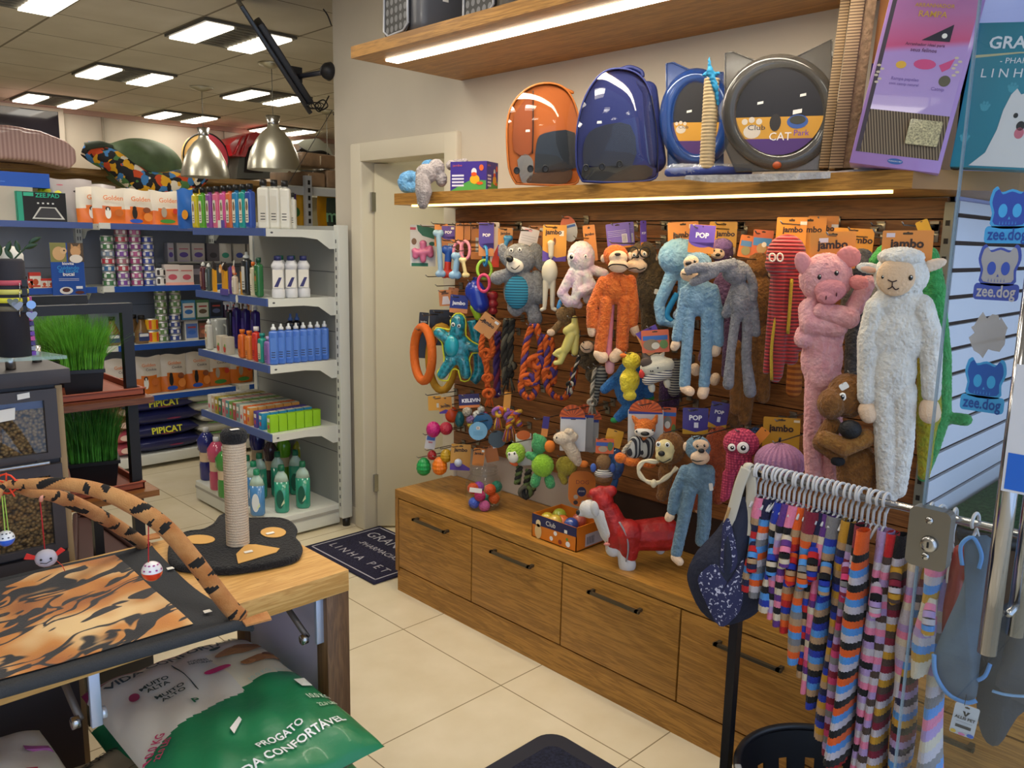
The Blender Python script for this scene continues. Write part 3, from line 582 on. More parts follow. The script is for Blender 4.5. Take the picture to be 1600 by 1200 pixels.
# big bags lying on the base
def sack(name, label, cat, c, L, W, Hh, rz, cols, group=None, texts=(), seed=0, blobs=(), droop=0., vents=None):
    """lying filled bag: length L along x, width W along y; front long side looks to -y"""
    r = root(name, label, cat, c, group, rz); rnd = random.Random(seed); b = MB(); p1, p2 = rnd.random()*6, rnd.random()*6
    top, side = cols; mt = M(top, .38, coat=.25); ms = M(side, .38, coat=.25); nu, nv = 26, 24
    inv_ = ROOTM[r.name]
    def f(u, v):
        a = 2*PI*v; x = (u-.5)*L; e = (1-abs(2*u-1)**4.5); e = max(e, .02)
        sy = math.copysign(abs(math.cos(a))**.75, math.cos(a)); sz = math.copysign(abs(math.sin(a))**.8, math.sin(a))
        ww = W/2*(.93+.07*e); hh = Hh/2*(.06+.94*e**.7)
        wr = 1+.035*math.sin(a*5+p1+u*9)+.03*math.sin(u*23+p2+a*2)
        return (x, sy*ww*(1+.01*math.sin(u*17+p1)), Hh/2+sz*hh*wr+droop*(2*u-1)**2)
    vs = [f(i/nu, j/nv) for i in range(nu+1) for j in range(nv)]; fa = []; fb = []
    for i in range(nu):
        for j in range(nv):
            q = (i*nv+j, i*nv+(j+1) % nv, (i+1)*nv+(j+1) % nv, (i+1)*nv+j); (fa if 1 <= j < nv//2-1 else fb).append(q)
    fb += [tuple(range(nv)), tuple(nu*nv+j for j in range(nv))[::-1]]
    b.add(vs, fa, mt, inv_); b.add(vs, fb, ms, inv_)
    F = inv_ @ basis((0, -W/2-.006, Hh*.5), (1, 0, 0), (0, .28, .96), (0, -.96, .28))
    i_ = 0
    for c_, x, y, rx, ry in blobs: i_ += 1; b.disc(x*L, y*Hh, rx*L, ry*Hh, M(c_, .4), F @ T(0, 0, .0006*i_))
    for s, c_, x, y, sz in texts: b.text(s, x*L, y*Hh, sz*L, M(c_, .4), F @ T(0, 0, .004), bold=.03)
    b.part('sack', r); return r
for k in range(4):
    sack('cat_litter_bag', 'navy cat litter bag, '+['bottommost', 'second from the bottom', 'third from the bottom', 'topmost, with a brown round patch'][k]+' of the navy pile', 'bag', (solveX(248, 5.95, .2)-.03*k % .05, 5.95, .101+k*.098), .52, .36, .115, 0, ('24285e', '1f2354') if k < 3 else ('8a6a58', '24285e'), 'navy litter bags', [('PIPICAT', 'd8d840', .04, .05, .12)] if k in (1, 3) else [], seed=40+k, blobs=[('7a3a3a', .05, -.15, .1, .06)] if k in (1, 3) else [('7a2a4a', .1, -.1, .1, .05)])
for k in range(5):
    sack('white_litter_bag', 'white and green litter bag, '+['bottommost', 'second from the bottom', 'middle', 'second from the top', 'topmost'][k]+' of the white pile', 'bag', (solveX(335, 5.93, .2)+[0, .02, .03, -.01, -.05][k], 5.93, .101+k*.08+(0 if k == 0 else .0)), .42, .36, .09, 0, ('c9c6bd', 'c4c4b8'), 'white litter bags', [], seed=50+k, blobs=[('c06a78', .1, .2, .12, .12), ('5a8a4a', -.1, -.35, .3, .07)])
for k in range(4):
    sack('treat_bag_roll', ['pink', 'pink', 'brown', 'tan'][k]+' printed bag end, '+['lowest', 'second lowest', 'second highest', 'highest'][k]+' left of the navy pile', 'bag', (solveX(190, 5.93, .2)-.02, 5.93, .101+k*.09), .2, .3, .1, 0, (['a84a58', 'b85060', '8a6040', '9a6a4a'][k], ['b85a62', 'c05a60', '9a6a50', 'a8785a'][k]), 'stacked printed bags', [], seed=60+k, blobs=[('e0c0b0', 0, 0, .2, .2)])
# gondola second shelf
def gy(px, X, z): return solveY(px, X, z)
z = GZ[1]+.001
flatbottle('lotion_bottle', 'dark red bottle with white pump, leftmost on the gondola second shelf', (2.09, gy(319, 2.09, z), z), -PI/2, '5a2a30', 'e8e8e0', .04, .165, .035, 'a07a70', cap='cone')
flatbottle('lotion_bottle', 'dark grey bottle with white pump beside the dark red one', (2.09, gy(327.5, 2.09, z), z), -PI/2, '43504f', 'e8e8e0', .04, .16, .035, '8a9090', cap='cone')
for i, px in enumerate((336, 346, 353, 375)):
    pouch('ointment_pack', ['amber pack, leftmost of the hanging amber packs', 'amber pack with the first duck shaped charm', 'amber pack left of the violet one', 'amber pack right of the violet one'][i], 'pack', (2.09+.02*(i % 2), gy(px, 2.09, z), z), -PI/2, .06, .17, .02, '2a2420', 'e0a01c', .72, None, seed=i)
for i, px in enumerate((345, 365)):
    b = MB(); q = Vector((2.075, gy(px, 2.075, z+.14), z+.14)); F = basis(q, (0, -1, 0), (0, 0, 1), (-1, 0, 0)) @ RZ(-25 if i == 0 else 15)
    b.rrect(-.016, -.03, .016, .02, .003, M('e8a050' if i == 0 else 'e89080', .5), F, r=.015); b.rrect(-.005, .015, .003, .05, .003, PAPER, F @ RZ(-30), r=.004); b.disc(0, -.015, .012, .014, M('f0d0a0', .5), F @ T(0, 0, .0035)); b.thing('hang_charm', ['orange duck shaped charm', 'pink duck shaped charm'][i]+' hanging before the amber packs', 'charm')
pouch('ointment_pack', 'violet pack between the amber packs', 'pack', (2.08, gy(361, 2.08, z), z), -PI/2, .045, .15, .02, '5a3a8a', None, seed=5)
b = MB(); b.rrect(-.05, 0, .05, .035, .002, M('5a4f9c', .5), basis((2.036, gy(352, 2.04, z), z-.005), (0, -1, 0), (0, 0, 1), (-1, 0, 0))); b.thing('price_card', 'violet price card clipped under the amber packs', 'price tag')
flatbottle('lotion_bottle', 'small orange and pale bottle right of the amber packs', (2.08, gy(368, 2.08, z), z), -PI/2, 'd8c8b0', 'd86a30', .035, .12, .03)
flatbottle('lotion_bottle', 'black bottle with tall clear cone cap', (2.11, gy(387, 2.11, z), z), -PI/2, '24282c', 'c8ccc8', .062, .235, .045, 'd0d0cc', cap='cone')
flatbottle('lotion_bottle', 'slim cream bottle with orange cap', (2.10, gy(397, 2.10, z), z), -PI/2, 'd8d0b0', 'e8762a', .034, .185, .03, 'e8e0c8')
flatbottle('lotion_bottle', 'green bottle with dark green cap and small dog picture', (2.09, gy(405.5, 2.09, z), z), -PI/2, '2c6a3c', '0e4a34', .045, .21, .04, '5a8a4a', mid='b0703a')
for i in range(5):
    r = goods('bleach_bottle', ['tall white bottle with navy cap, front left', 'tall white bottle with navy cap, front middle', 'tall white bottle with navy cap, front right', 'tall white bottle with green cap, rear left', 'tall white bottle with green cap, rear right'][i]+' of the white group', 'bottle', (2.14+.075*i if i < 3 else 2.20+.07*(i-3), 3.945 if i < 3 else 4.03, z), -.55); b = MB(); wm = M('dcdce0', .35)
    b.lathe([(.028, 0), (.034, .004), (.034, .045), (.03, .05), (.03, .155), (.034, .16), (.034, .175), (.018, .2)], wm, n=16, ey=.8); b.part('body', r); MB().lathe([(.019, .198), (.019, .222)], M('2a3068' if i < 3 else '0e5a44', .4), n=12).part('cap', r)
    b = MB(); b.rrect(-.026, .055, .026, .15, .0, PAPER, lf(-.0275)); b.poly([(-.02, .06), (.0, .06), (.02, .11), (.005, .11)], 0, M('32306a', .5), lf(-.0282)); b.part('sticker', r)
# gondola third shelf
z = GZ[2]+.001
for i in range(8):
    px = 429.5+i*11.6; q = P(px, 575, Z=z); X = 2.095+.044*i
    flatbottle('spray_bottle', 'blue liquid bottle with white spray cap, '+['first', 'second', 'third', 'fourth', 'fifth', 'sixth', 'seventh', 'eighth'][i]+' from the left in the blue row', (X, 3.93, z), -.65, '4a78d0', 'e8ecf0', .048, .215, .036, '5a88dc', 'blue spray bottles', cap='cone')
for i, px in enumerate((371, 385, 400)):
    flatbottle('trigger_bottle', ['first', 'second', 'third'][i]+' dark violet trigger bottle from the left behind the front row', (2.24, gy(px, 2.24, z+.1), z), -PI/2, '34207a', 'e0e0e4', .05, .29, .045, '4a3a9c', cap='spray')
flatbottle('trigger_bottle', 'black trigger bottle at the left of the violet ones', (2.22, gy(361, 2.22, z+.1), z), -PI/2, '1c1c22', 'e0e0e4', .045, .27, .04, '3a3a44', cap='spray')
for i in range(2): flatbottle('dropper_bottle', 'black bottle with blue nozzle, '+['left', 'right'][i]+' of the pair behind the blue row', (2.28+.04*i, 4.08, z), -.65, '16161e', '5a78b8', .05, .25, .045, '20202a', cap='cone')
flatbottle('lotion_bottle', 'white bottle with fruit print, leftmost on the third gondola shelf', (2.09, gy(328, 2.09, z), z), -PI/2, 'd8d4c8', 'f0f0ec', .045, .18, .04, 'e0d8c0', mid='d86a3a', cap='cone')
r = goods('steel_mug', 'grey measuring jug behind the fruit print bottle', 'jug', (2.2, gy(345, 2.2, z), z)); b = MB(); b.lathe([(.045, 0), (.055, .17), (.05, .17), (.042, .005)], M('a8aaa4', .3, coat=.3), n=20, caps=False); b.part('body', r); MB().tube([(0, -.05, .14), (0, -.09, .13), (0, -.09, .06), (0, -.048, .05)], .007, M('a8aaa4', .3)).part('handle', r)
for i, (px, c) in enumerate(((348, 'd8ccb8'), (358, 'cfc4b0'))): prod_box('soap_box', ['pale soap box with red fruit print', 'pale soap box with strawberry print beside the violet bottle'][i], 'box', (2.09, gy(px, 2.09, z), z), -PI/2, .045, .05, .1, c, None, None, [('d', 'c84a3a', 0, .3, .35, .2), ('d', '6a9a4a', .1, .5, .2, .1)])
for i, (px, c, cc) in enumerate(((380, 'e0702a', 'e87a20'), (391, 'e8883a', 'e87a20'), (402, 'd83a2a', 'e8e0dc'), (411, '2a9c8c', '1a8a80'), (421, '8a6ab0', 'c0a8d8'))):
    flatbottle('conditioner_bottle', ['orange bottle with round orange cap', 'light orange bottle beside the orange one', 'red bottle with white cap', 'teal bottle with teal cap', 'lilac bottle next to the blue row'][i]+' on the third gondola shelf', (2.08, gy(px, 2.08, z), z), -PI/2, c, cc, .05, [.16, .16, .19, .16, .15][i], .04, 'd8d0b8' if i == 3 else c)
# gondola fourth shelf: rows of small cartons
z = GZ[3]+.001
cc = [('e0dcd4', 'white'), ('c8b090', 'tan'), ('b0a030', 'olive'), ('4a7a5a', 'dark green'), ('d09090', 'rose'), ('60a0a0', 'aqua'), ('7aa048', 'leaf green'), ('a86050', 'brick'), ('90a8a0', 'grey green'), ('dcd8d0', 'cream'), ('e8701c', 'orange'), ('e0a050', 'apricot'), ('5a4a9c', 'violet'), ('2a90c0', 'cyan'), ('92c822', 'lime')]
tops = {}
for i, (c, nm) in enumerate(cc):
    px = 335+i*(402-335)/12. if i < 12 else [407, 415, 428][i-12]; y = gy(px, 2.09, z)
    n = 6
    for k in range(n):
        if i == 14 and k > 5: continue
        w_, h_ = (.036, .1 if i < 12 else .092)
        loc = (2.085+k*.052, y, z); lb = '%s small medicine carton in the %s row on the gondola fourth shelf' % (nm, nm)
        if k == 0:
            o = prod_box('medicine_carton', lb, 'box', loc, -PI/2, w_, .048, h_, c, None, lb.split(' in the')[0]+' row', [('b', 'e8e4dc', -.35, .62, .35, .85), ('d', 'c84a5a' if i != 10 else 'e8e0d0', 0, .35, .25, .14)]); first = o
            MB().box((-w_/2+.001, -.022, h_+.0002), (w_/2-.001, .022, h_+.0008), M('d8d4c0' if i % 2 else c, .5)).part('flap', o)
        else: dup(first, loc)
# base: detergent bottles and jugs
z = .131
def deterg(px, py, label, col, capc, h=.27, w=.04, i=0):
    q = P(px, py, Z=z); r = goods('detergent_bottle', label, 'bottle', q, -.7); b = MB()
    b.lathe([(w*.8, 0), (w, .012), (w*1.02, h*.3), (w, h*.66)], M(col, .2, coat=.5), n=18, ey=.62); b.lathe([(w, h*.66), (w*.8, h*.78), (w*.4, h*.86), (w*.36, h*.9)], M('b8d4c8' if capc != 'x' else 'a', .3, coat=.3), n=18, ey=.62); b.part('body', r)
    MB().lathe([(w*.42, h*.885), (w*.46, h*.9), (w*.4, h), (0, h+.001)], M(capc, .4), n=14).part('cap', r)
    b = MB(); b.disc(-w*.1, h*.3, w*.5, h*.2, M('0f5a48' if col != '4a86c0' else 'e0e8ec', .5), lf(-w*.64)); b.poly([(0, h*.15), (w*.5, h*.22), (w*.45, h*.3), (w*.1, h*.2)], 0, M('d8e8c0', .5), lf(-w*.645)); b.part('sticker', r)
for i, (px, py, lb) in enumerate(((441, 800, 'teal detergent bottle in front, centre of the base'), (474, 793, 'teal detergent bottle in front, rightmost on the base'), (435, 775, 'teal detergent bottle behind the front centre one'), (463, 772, 'teal detergent bottle at the rear right'), (388, 782, 'teal detergent bottle just right of the scratching post'), (407, 778, 'teal detergent bottle behind the blue bottles'))):
    deterg(px, py, lb, '2f9c80', '0f6a4a')
deterg(403, 805, 'pale blue cleaner bottle in front of the teal ones', '4a86c0', '1a8a60', .26); deterg(398, 790, 'pale blue cleaner bottle behind the front one', '4a86c0', '1a8a60', .26)
def jug(px, py, label, col, h=.32, w=.075, capc='d0d0d0', zz=.131, lab='d8c0a0'):
    q = P(px, py, Z=zz); r = goods('liquid_jug', label, 'jug', q, -.7); b = MB()
    b.lathe([(w*.8, 0), (w*.85, .01), (w*.85, h*.3), (w*.78, h*.35), (w*.78, h*.55), (w, h*.6), (w, h*.78), (w*.6, h*.88), (w*.3, h*.92)], M(col, .15, coat=.6), n=20); b.part('body', r)
    MB().lathe([(w*.34, h*.91), (w*.34, h)], M(capc, .4), n=14).part('cap', r); b = MB(); b.lathe([(w*.79, h*.36), (w*.79, h*.54)], M(lab, .5), n=20, caps=False); b.part('wrapper', r)
jug(325, 748, 'navy floor cleaner jug, leftmost on the base', '252c78', .33, .055); jug(341, 763, 'pink floor cleaner jug beside the navy one', 'c04a6c', .32, .055); jug(354, 775, 'green floor cleaner jug half behind the scratching post', '3c8a3a', .3, .055)
jug(404, 748, 'navy jug at the rear behind the teal bottles', '23287c', .36, .048); jug(424, 760, 'dark wine jug at the rear middle', '3a2434', .31, .04); jug(445, 757, 'bright green jug at the rear', '6ab020', .33, .042, capc='4a9a20'); jug(470, 757, 'olive yellow jug at the rear right', '8a8a20', .31, .042, capc='7a7a20')
# ---------------- oak table in the foreground ----------------
TY0, TY1, TX1, TX0 = 1.681, 2.197, 1.085, -.35
tb = root('display_table', 'wooden display table in the left foreground with square legs', 'table', (.4, 1.94, 0))
g = MB(); g.box((TX0, TY0, .743), (TX1, TY1, .8), OAKL, r=.0015, seg=1); g.part('table_top', tb)
for x in (TX0, TX1-.065):
    for y in (TY0+.002, TY1-.055): MB().box((x, y, 0), (x+.065, y+.052, .743), OAKD, r=.001, seg=1).part('leg', tb)
MB().box((TX1-.05, TY0+.06, .43), (TX1-.035, TY1-.06, .742), M('cfc8dc', .4)).part('side_panel', tb, 'white side panel')  # lilac base colour carries the bluish shade on this white panel
MB().box((TX0+.06, TY1-.04, .62), (TX1-.06, TY1-.03, .742), M('bcc8ea', .4)).part('back_rail', tb, 'pale rear rail')
for x in (1.012, P(147, 1060, Y=1.705).x):
    g = MB(); BM = M('b9c4dc', .35, .6); g.box((x-.012, 1.70, .615), (x+.01, 1.712, .742), BM, r=.002); g.tube([(x-.03, 1.93, .735), (x-.028, 1.72, .635)], .008, M('6a6058', .5, .6)); g.tube([(x-.045, 1.72, .632), (x-.03, 1.72, .632)], .013, STEEL, n=12); g.tube([(x+.01, 1.72, .632), (x+.022, 1.72, .632)], .013, M('d8dce4', .3, .5), n=12); g.part('folding_bracket', tb)
# ---------------- tiger print cat hammock ----------------
def tigerfn(scale, vecrot):
    def fn(nt, L, tc, b):
        n0 = nnoise(nt, L, tc.outputs['Object'], 5, 2); base = ramp(nt, [(.38, 'b0661c'), (.5, 'cc8636'), (.62, 'e6c48c')]); L(n0.outputs['Fac'], base.inputs['Fac'])
        mp = nt.nodes.new('ShaderNodeMapping'); mp.inputs['Rotation'].default_value = vecrot; L(tc.outputs['Object'], mp.inputs['Vector'])
        nd = nnoise(nt, L, mp.outputs['Vector'], scale*.35, 2, 0); sb = nt.nodes.new('ShaderNodeVectorMath'); sb.operation = 'MULTIPLY_ADD'; sb.inputs[1].default_value = (.16, .16, .16); L(nd.outputs['Color'], sb.inputs[0]); L(mp.outputs['Vector'], sb.inputs[2])
        n1 = nnoise(nt, L, sb.outputs[0], scale, 1.5, .4, (.33, 1.5, 1.5)); r = ramp(nt, [(.52, (0, 0, 0)), (.535, (1, 1, 1))]); L(n1.outputs['Fac'], r.inputs['Fac'])
        r2 = ramp(nt, [(.595, (1, 1, 1)), (.62, (0, 0, 0))]); L(n1.outputs['Fac'], r2.inputs['Fac'])
        mu = nt.nodes.new('ShaderNodeMath'); mu.operation = 'MULTIPLY'; L(r.outputs['Color'], mu.inputs[0]); L(r2.outputs['Color'], mu.inputs[1])
        n3 = nnoise(nt, L, sb.outputs[0], scale*1.1, 1.5, .4, (.33, 1.6, 1.6), (3, 7, 1)); r3 = ramp(nt, [(.575, (0, 0, 0)), (.59, (1, 1, 1))]); L(n3.outputs['Fac'], r3.inputs['Fac'])
        mx = nt.nodes.new('ShaderNodeMath'); mx.operation = 'MAXIMUM'; L(mu.outputs[0], mx.inputs[0]); L(r3.outputs['Color'], mx.inputs[1])
        mi = nt.nodes.new('ShaderNodeMix'); mi.data_type = 'RGBA'; L(mx.outputs[0], mi.inputs[0]); L(base.outputs['Color'], mi.inputs[6]); mi.inputs[7].default_value = (*hexc('1c1a1a'), 1); L(mi.outputs[2], b.inputs['Base Color'])
        bp = nt.nodes.new('ShaderNodeBump'); bp.inputs['Strength'].default_value = .35; bp.inputs['Distance'].default_value = .003; nf = nnoise(nt, L, tc.outputs['Object'], 350, 2); L(nf.outputs['Fac'], bp.inputs['Height']); L(bp.outputs['Normal'], b.inputs['Normal'])
    return fn
TIGER = graph('tiger cloth', tigerfn(13, (0, 0, -.35)), .9, Sheen_Weight=.25); TIGER2 = M('a86a34', .95, nz=(14, .3, 'c8935a'), bump=(350, .4), sheen=.25)
GREY = M('34363a', .95, bump=(300, .4))
hm = root('cat_hammock', 'tiger striped cat play mat with two crossing arches on the table', 'cat play mat', (.45, 1.88, .8))
c4 = [Vector((.225, 1.635, 0)), Vector((.763, 1.575, 0)), Vector((.779, 2.18, 0)), Vector((.30, 2.17, 0))]
c4[0] = Vector((.02, 1.64, 0)); c4[3] = Vector((.05, 2.165, 0))
def bil(u, v, z): p = (c4[0]*(1-u)+c4[1]*u)*(1-v)+(c4[3]*(1-u)+c4[2]*u)*v; return (p.x-.025*math.sin(PI*v)*(u > .99), p.y, z)
g = MB()
def wav(u, v): return .804+.005*math.sin(u*9+v*3)*math.sin(v*7)
def matf(u0, u1, v0, v1, dz):
    return lambda a, c: bil(u0+(u1-u0)*a, v0+(v1-v0)*c, wav(u0+(u1-u0)*a, v0+(v1-v0)*c)+dz)
g.grid(matf(0, 1, 0, 1, .002), 24, 20, GREY); 
def rim(u, k):
    p = bil(u, 0, 0); a = 2*PI*k; return (p[0], p[1]+.014*math.cos(a)-.004, .806+.012*math.sin(a)-.012*(u > .97))
g.grid(rim, 24, 10, GREY)
g.part('border', hm, 'dark grey fabric border')
g = MB(); g.grid(matf(.04, .86, .075, .95, .006), 24, 20, TIGER); g.part('mat', hm)
for q, uv in (((.705, 1.66), 0), ((.74, 1.95), 1)): MB().poly([(-.008, -.006), (.008, -.008), (.008, .006), (-.006, .008)], .001, PAPER, T(q[0], q[1], .815)).part('price_sticker', hm)
def vplane(px, py, a, b):
    """pixel onto the vertical plane through two floor points"""
    a, b = Vector((a[0], a[1], 0)), Vector((b[0], b[1], 0)); n = (b-a).cross(Vector((0, 0, 1))); r = ray(px, py); return CP+r*((a-CP).dot(n)/r.dot(n))
def smooth(pts, k=6):
    out = []; n = len(pts)
    for i in range(n-1):
        p0, p1, p2, p3 = pts[max(i-1, 0)], pts[i], pts[i+1], pts[min(i+2, n-1)]
        for j in range(k):
            t = j/k; out.append(.5*((2*p1)+(p2-p0)*t+(2*p0-5*p1+4*p2-p3)*t*t+(3*p1-p0-3*p2+p3)*t**3))
    out.append(pts[-1]); return out
apex = (.395, 1.885); A_ = (.775, 1.56); B_ = (.785, 2.19)
def arch(pxs, end, other, r0):
    pts = [vplane(x, y, apex, end) for x, y in pxs]; ax = pts[0]
    L_ = [Vector((apex[0]*2-p.x, apex[1]*2-p.y, p.z)) for p in pts[1:]][::-1]   # the far half, mirrored through the apex
    L_ = [Vector((p.x if p.x > TX0+.02 else p.x, p.y, max(p.z, .83))) for p in L_]
    pts = smooth(L_+pts, 18); n = len(pts); rr_ = [r0*(.45+.55*min(1, 5*abs(i/(n-1)-.5)))*(1 if i > 2 and i < n-3 else .7) for i in range(n)]
    g = MB(); g.tube(pts, rr_, TIGER2, n=28); SD = M('1c1816', .95); g.mats.append(SD)
    for i in range(n-1):
        for j in range(28):
            if math.sin(i*.5+1.1*math.sin(j*.2244+i*.13)+2*math.sin(i*.18))+.45*math.sin(j*.4488+i*.3) > .72: g.m[i*28+j] = 1
    g.part('arch', hm); return pts
pa = arch([(8, 757), (45, 756), (110, 757), (170, 772), (222, 798), (262, 828), (300, 872), (335, 918), (362, 952), (380, 968)], A_, 0, .0185)
pb = arch([(8, 757), (45, 768), (90, 776), (135, 795), (180, 820), (212, 842), (232, 858)], B_, 0, .0165)
for q, dx in (((.772, 1.553, .812), 1), ((.78, 2.185, .818), 1)): MB().poly([(-.035, -.012), (.02, -.02), (.03, .02), (-.03, .018)], .004, TIGER2, T(*q)).part('corner_tab', hm)
bow = MB(); q = vplane(10, 756, apex, A_); RR = M('e8401c', .5)
for a in (20, 100, 150, 215, 300, 340): bow.tube([q, q+Vector((.025*math.cos(math.radians(a))*.7, -.02, .028*math.sin(math.radians(a))))], .0018, RR, n=5)
bow.tube([q+.021*Vector((math.cos(a*PI/6)*.7, -math.cos(a*PI/6)*.7, math.sin(a*PI/6))) for a in range(12)], .002, RR, n=5, closed=True); bow.part('bow', hm, 'orange red ribbon bow')
def hang(px0, py0, px1, py1, end, cs):
    a = vplane(px0, py0, apex, end); zz = P(px1, py1, X=a.x); F = Face(px0, py0, X=a.x); b = F.at(px1, py1); g = MB(); g.tube([a, (a+b)/2, b], .0013, cs, n=5); return a, Vector((a.x, a.y, b.z)), g
a, b, g = hang(3, 775, 8, 832, A_, M('b8e060', .6)); g.tube([a+Vector((.004, 0, 0)), b+Vector((.006, 0, 0))], .0012, M('b8e060', .6), n=5)
def toyball(c, r, top, bot, dots):
    g = MB(); vs = MB(); 
    pr = [(max(r*math.sin(t*PI/12), .0001), -r*math.cos(t*PI/12)) for t in range(0, 7)]; g.lathe(pr, M(bot, .3, coat=.5), T(*c), n=20, caps=False)
    pr = [(max(r*math.sin(t*PI/12), .0001), -r*math.cos(t*PI/12)) for t in range(6, 13)]; g.lathe(pr, M(top, .3, coat=.5), T(*c), n=20, caps=False)
    for el in (18, 48):
        for k in range(10):
            az = k*PI/5+el; n = Vector((math.cos(az)*math.cos(math.radians(el)), math.sin(az)*math.cos(math.radians(el)), math.sin(math.radians(el)))); ex = Vector((0, 0, 1)).cross(n).normalized()
            g.disc(0, 0, r*.13, r*.09, M(dots, .5), basis(Vector(c)+n*(r+.0006), ex, n.cross(ex), n), n=8)
    return g
g.part('cord', hm); toyball((b.x, b.y, b.z-.013), .017, 'e8ecf0', '2a6ae0', '20283a').part('toy_ball', hm, 'white and blue slotted ball')
a, b, g = hang(232, 800, 232, 884, A_, M('c8202c', .6)); g.tube([a+Vector((0, 0, .004)), a-Vector((0, 0, .012))], .004, M('f0a890', .5)); g.part('cord', hm); toyball((b.x, b.y, b.z-.013), .0215, 'f0eef0', 'e8401c', 'a83a8a').part('toy_ball', hm, 'white and orange ball with dots')
a, b, g = hang(62, 776, 70, 858, B_, M('c8202c', .6)); g.tube([a+Vector((0, -.012, .006)), a-Vector((0, .008, .008))], .0045, M('f0a890', .5)); g.part('cord', hm)
mf = Face(72, 872, X=b.x); mo = mf.at(72, 872); g = MB(); g.ell((0, 0, 0), (.023, .02, .02), M('b9b5c2', .8), basis(mo, mf.ex, (0, 0, 1), mf.n)); F = basis(mo, mf.ex, (0, 0, 1), mf.n)
g.poly([(-.014, .006), (-.036, .018), (-.042, .006), (-.016, .0)], .003, M('d8281c', .7), F); g.poly([(.014, .006), (.03, .02), (.038, .012), (.018, .0)], .003, M('d8281c', .7), F)
for x in (-.01, .009): g.ell((x, .004, .019), .0026, BLACK, F)
g.tube([F @ Vector(p) for p in ((-.012, -.003, .019), (0, -.005, .0215), (.012, 0, .018))], .0008, BLACK, n=4); g.tube([F @ Vector(p) for p in ((.02, -.01, 0), (.03, -.02, .01), (.034, -.034, .01))], .001, M('d8402c', .6), n=4); g.part('toy_mouse', hm, 'grey cloth mouse with red ears')
# ---------------- scratching post on the table ----------------
sp = root('scratching_post', 'sisal scratching post on a black cat head shaped base', 'scratching post', tuple(P(370, 855, Z=.8)))
base = [(270, 882), (272, 856), (292, 842), (318, 838), (338, 828), (352, 813), (385, 820), (438, 820), (458, 833), (456, 848), (466, 862), (460, 878), (425, 888), (360, 898), (315, 896), (282, 892)]
bp_ = [P(x, y, Z=.8) for x, y in base]; bp_ = smooth([Vector((p.x, p.y, 0)) for p in bp_]+[Vector((bp_[0].x, bp_[0].y, 0))], 4)[:-1]
g = MB(); FB = M('101013', .98, bump=(160, 1.), sheen=.3); g.poly([(p.x, p.y) for p in bp_], .02, FB, T(0, 0, .8), smooth=False)
g.tube([(p.x, p.y, .811) for p in bp_], .0115, FB, closed=True, n=8); g.part('base', sp)
g = MB(); TAN = M('cfa05a', .9)
for cx, cy, rx, ry in ((312, 843, 24, 7), (427, 832, 20, 8), (296, 866, 12, 6)):
    g.poly([(q.x, q.y) for q in [P(cx+rx*math.cos(a*PI/10), cy+ry*math.sin(a*PI/10), Z=.822) for a in range(20)]], .0015, TAN, T(0, 0, .8215))
g.poly([(q.x, q.y) for q in [P(x, y, Z=.822) for x, y in ((372, 881), (369, 866), (384, 851), (400, 851), (437, 857), (432, 863))]], .0015, TAN, T(0, 0, .8215)); g.part('paw_patch', sp, 'tan felt patches')
c0 = P(372, 850, Z=.82); g = MB(); SIS = M('d5bfa3', .85, bump=(400, .5)); zt = 1.105; n = 40; prof = []
for k in range(n):
    z0 = .82+(zt-.82)*k/n; dz = (zt-.82)/n; prof += [(.0275, z0), (.0298, z0+dz*.25), (.0298, z0+dz*.75)]
g.lathe(prof+[(.0275, zt)], SIS, T(c0.x, c0.y, 0), n=28); g.part('post', sp)
g = MB(); g.lathe([(.031, zt-.004), (.034, zt+.004), (.034, zt+.02), (.028, zt+.03), (0, zt+.031)], FB, T(c0.x, c0.y, 0), n=24); g.part('cap', sp)
g = MB(); 
for q in (P(388, 862, Z=.8245), P(422, 833, Z=.8245), Vector((c0.x-.004, c0.y-.014, zt+.033))): MB().poly([(-.012, -.006), (.01, -.008), (.012, .005), (-.01, .007)], .0008, PAPER, T(*q)).part('price_sticker', sp)
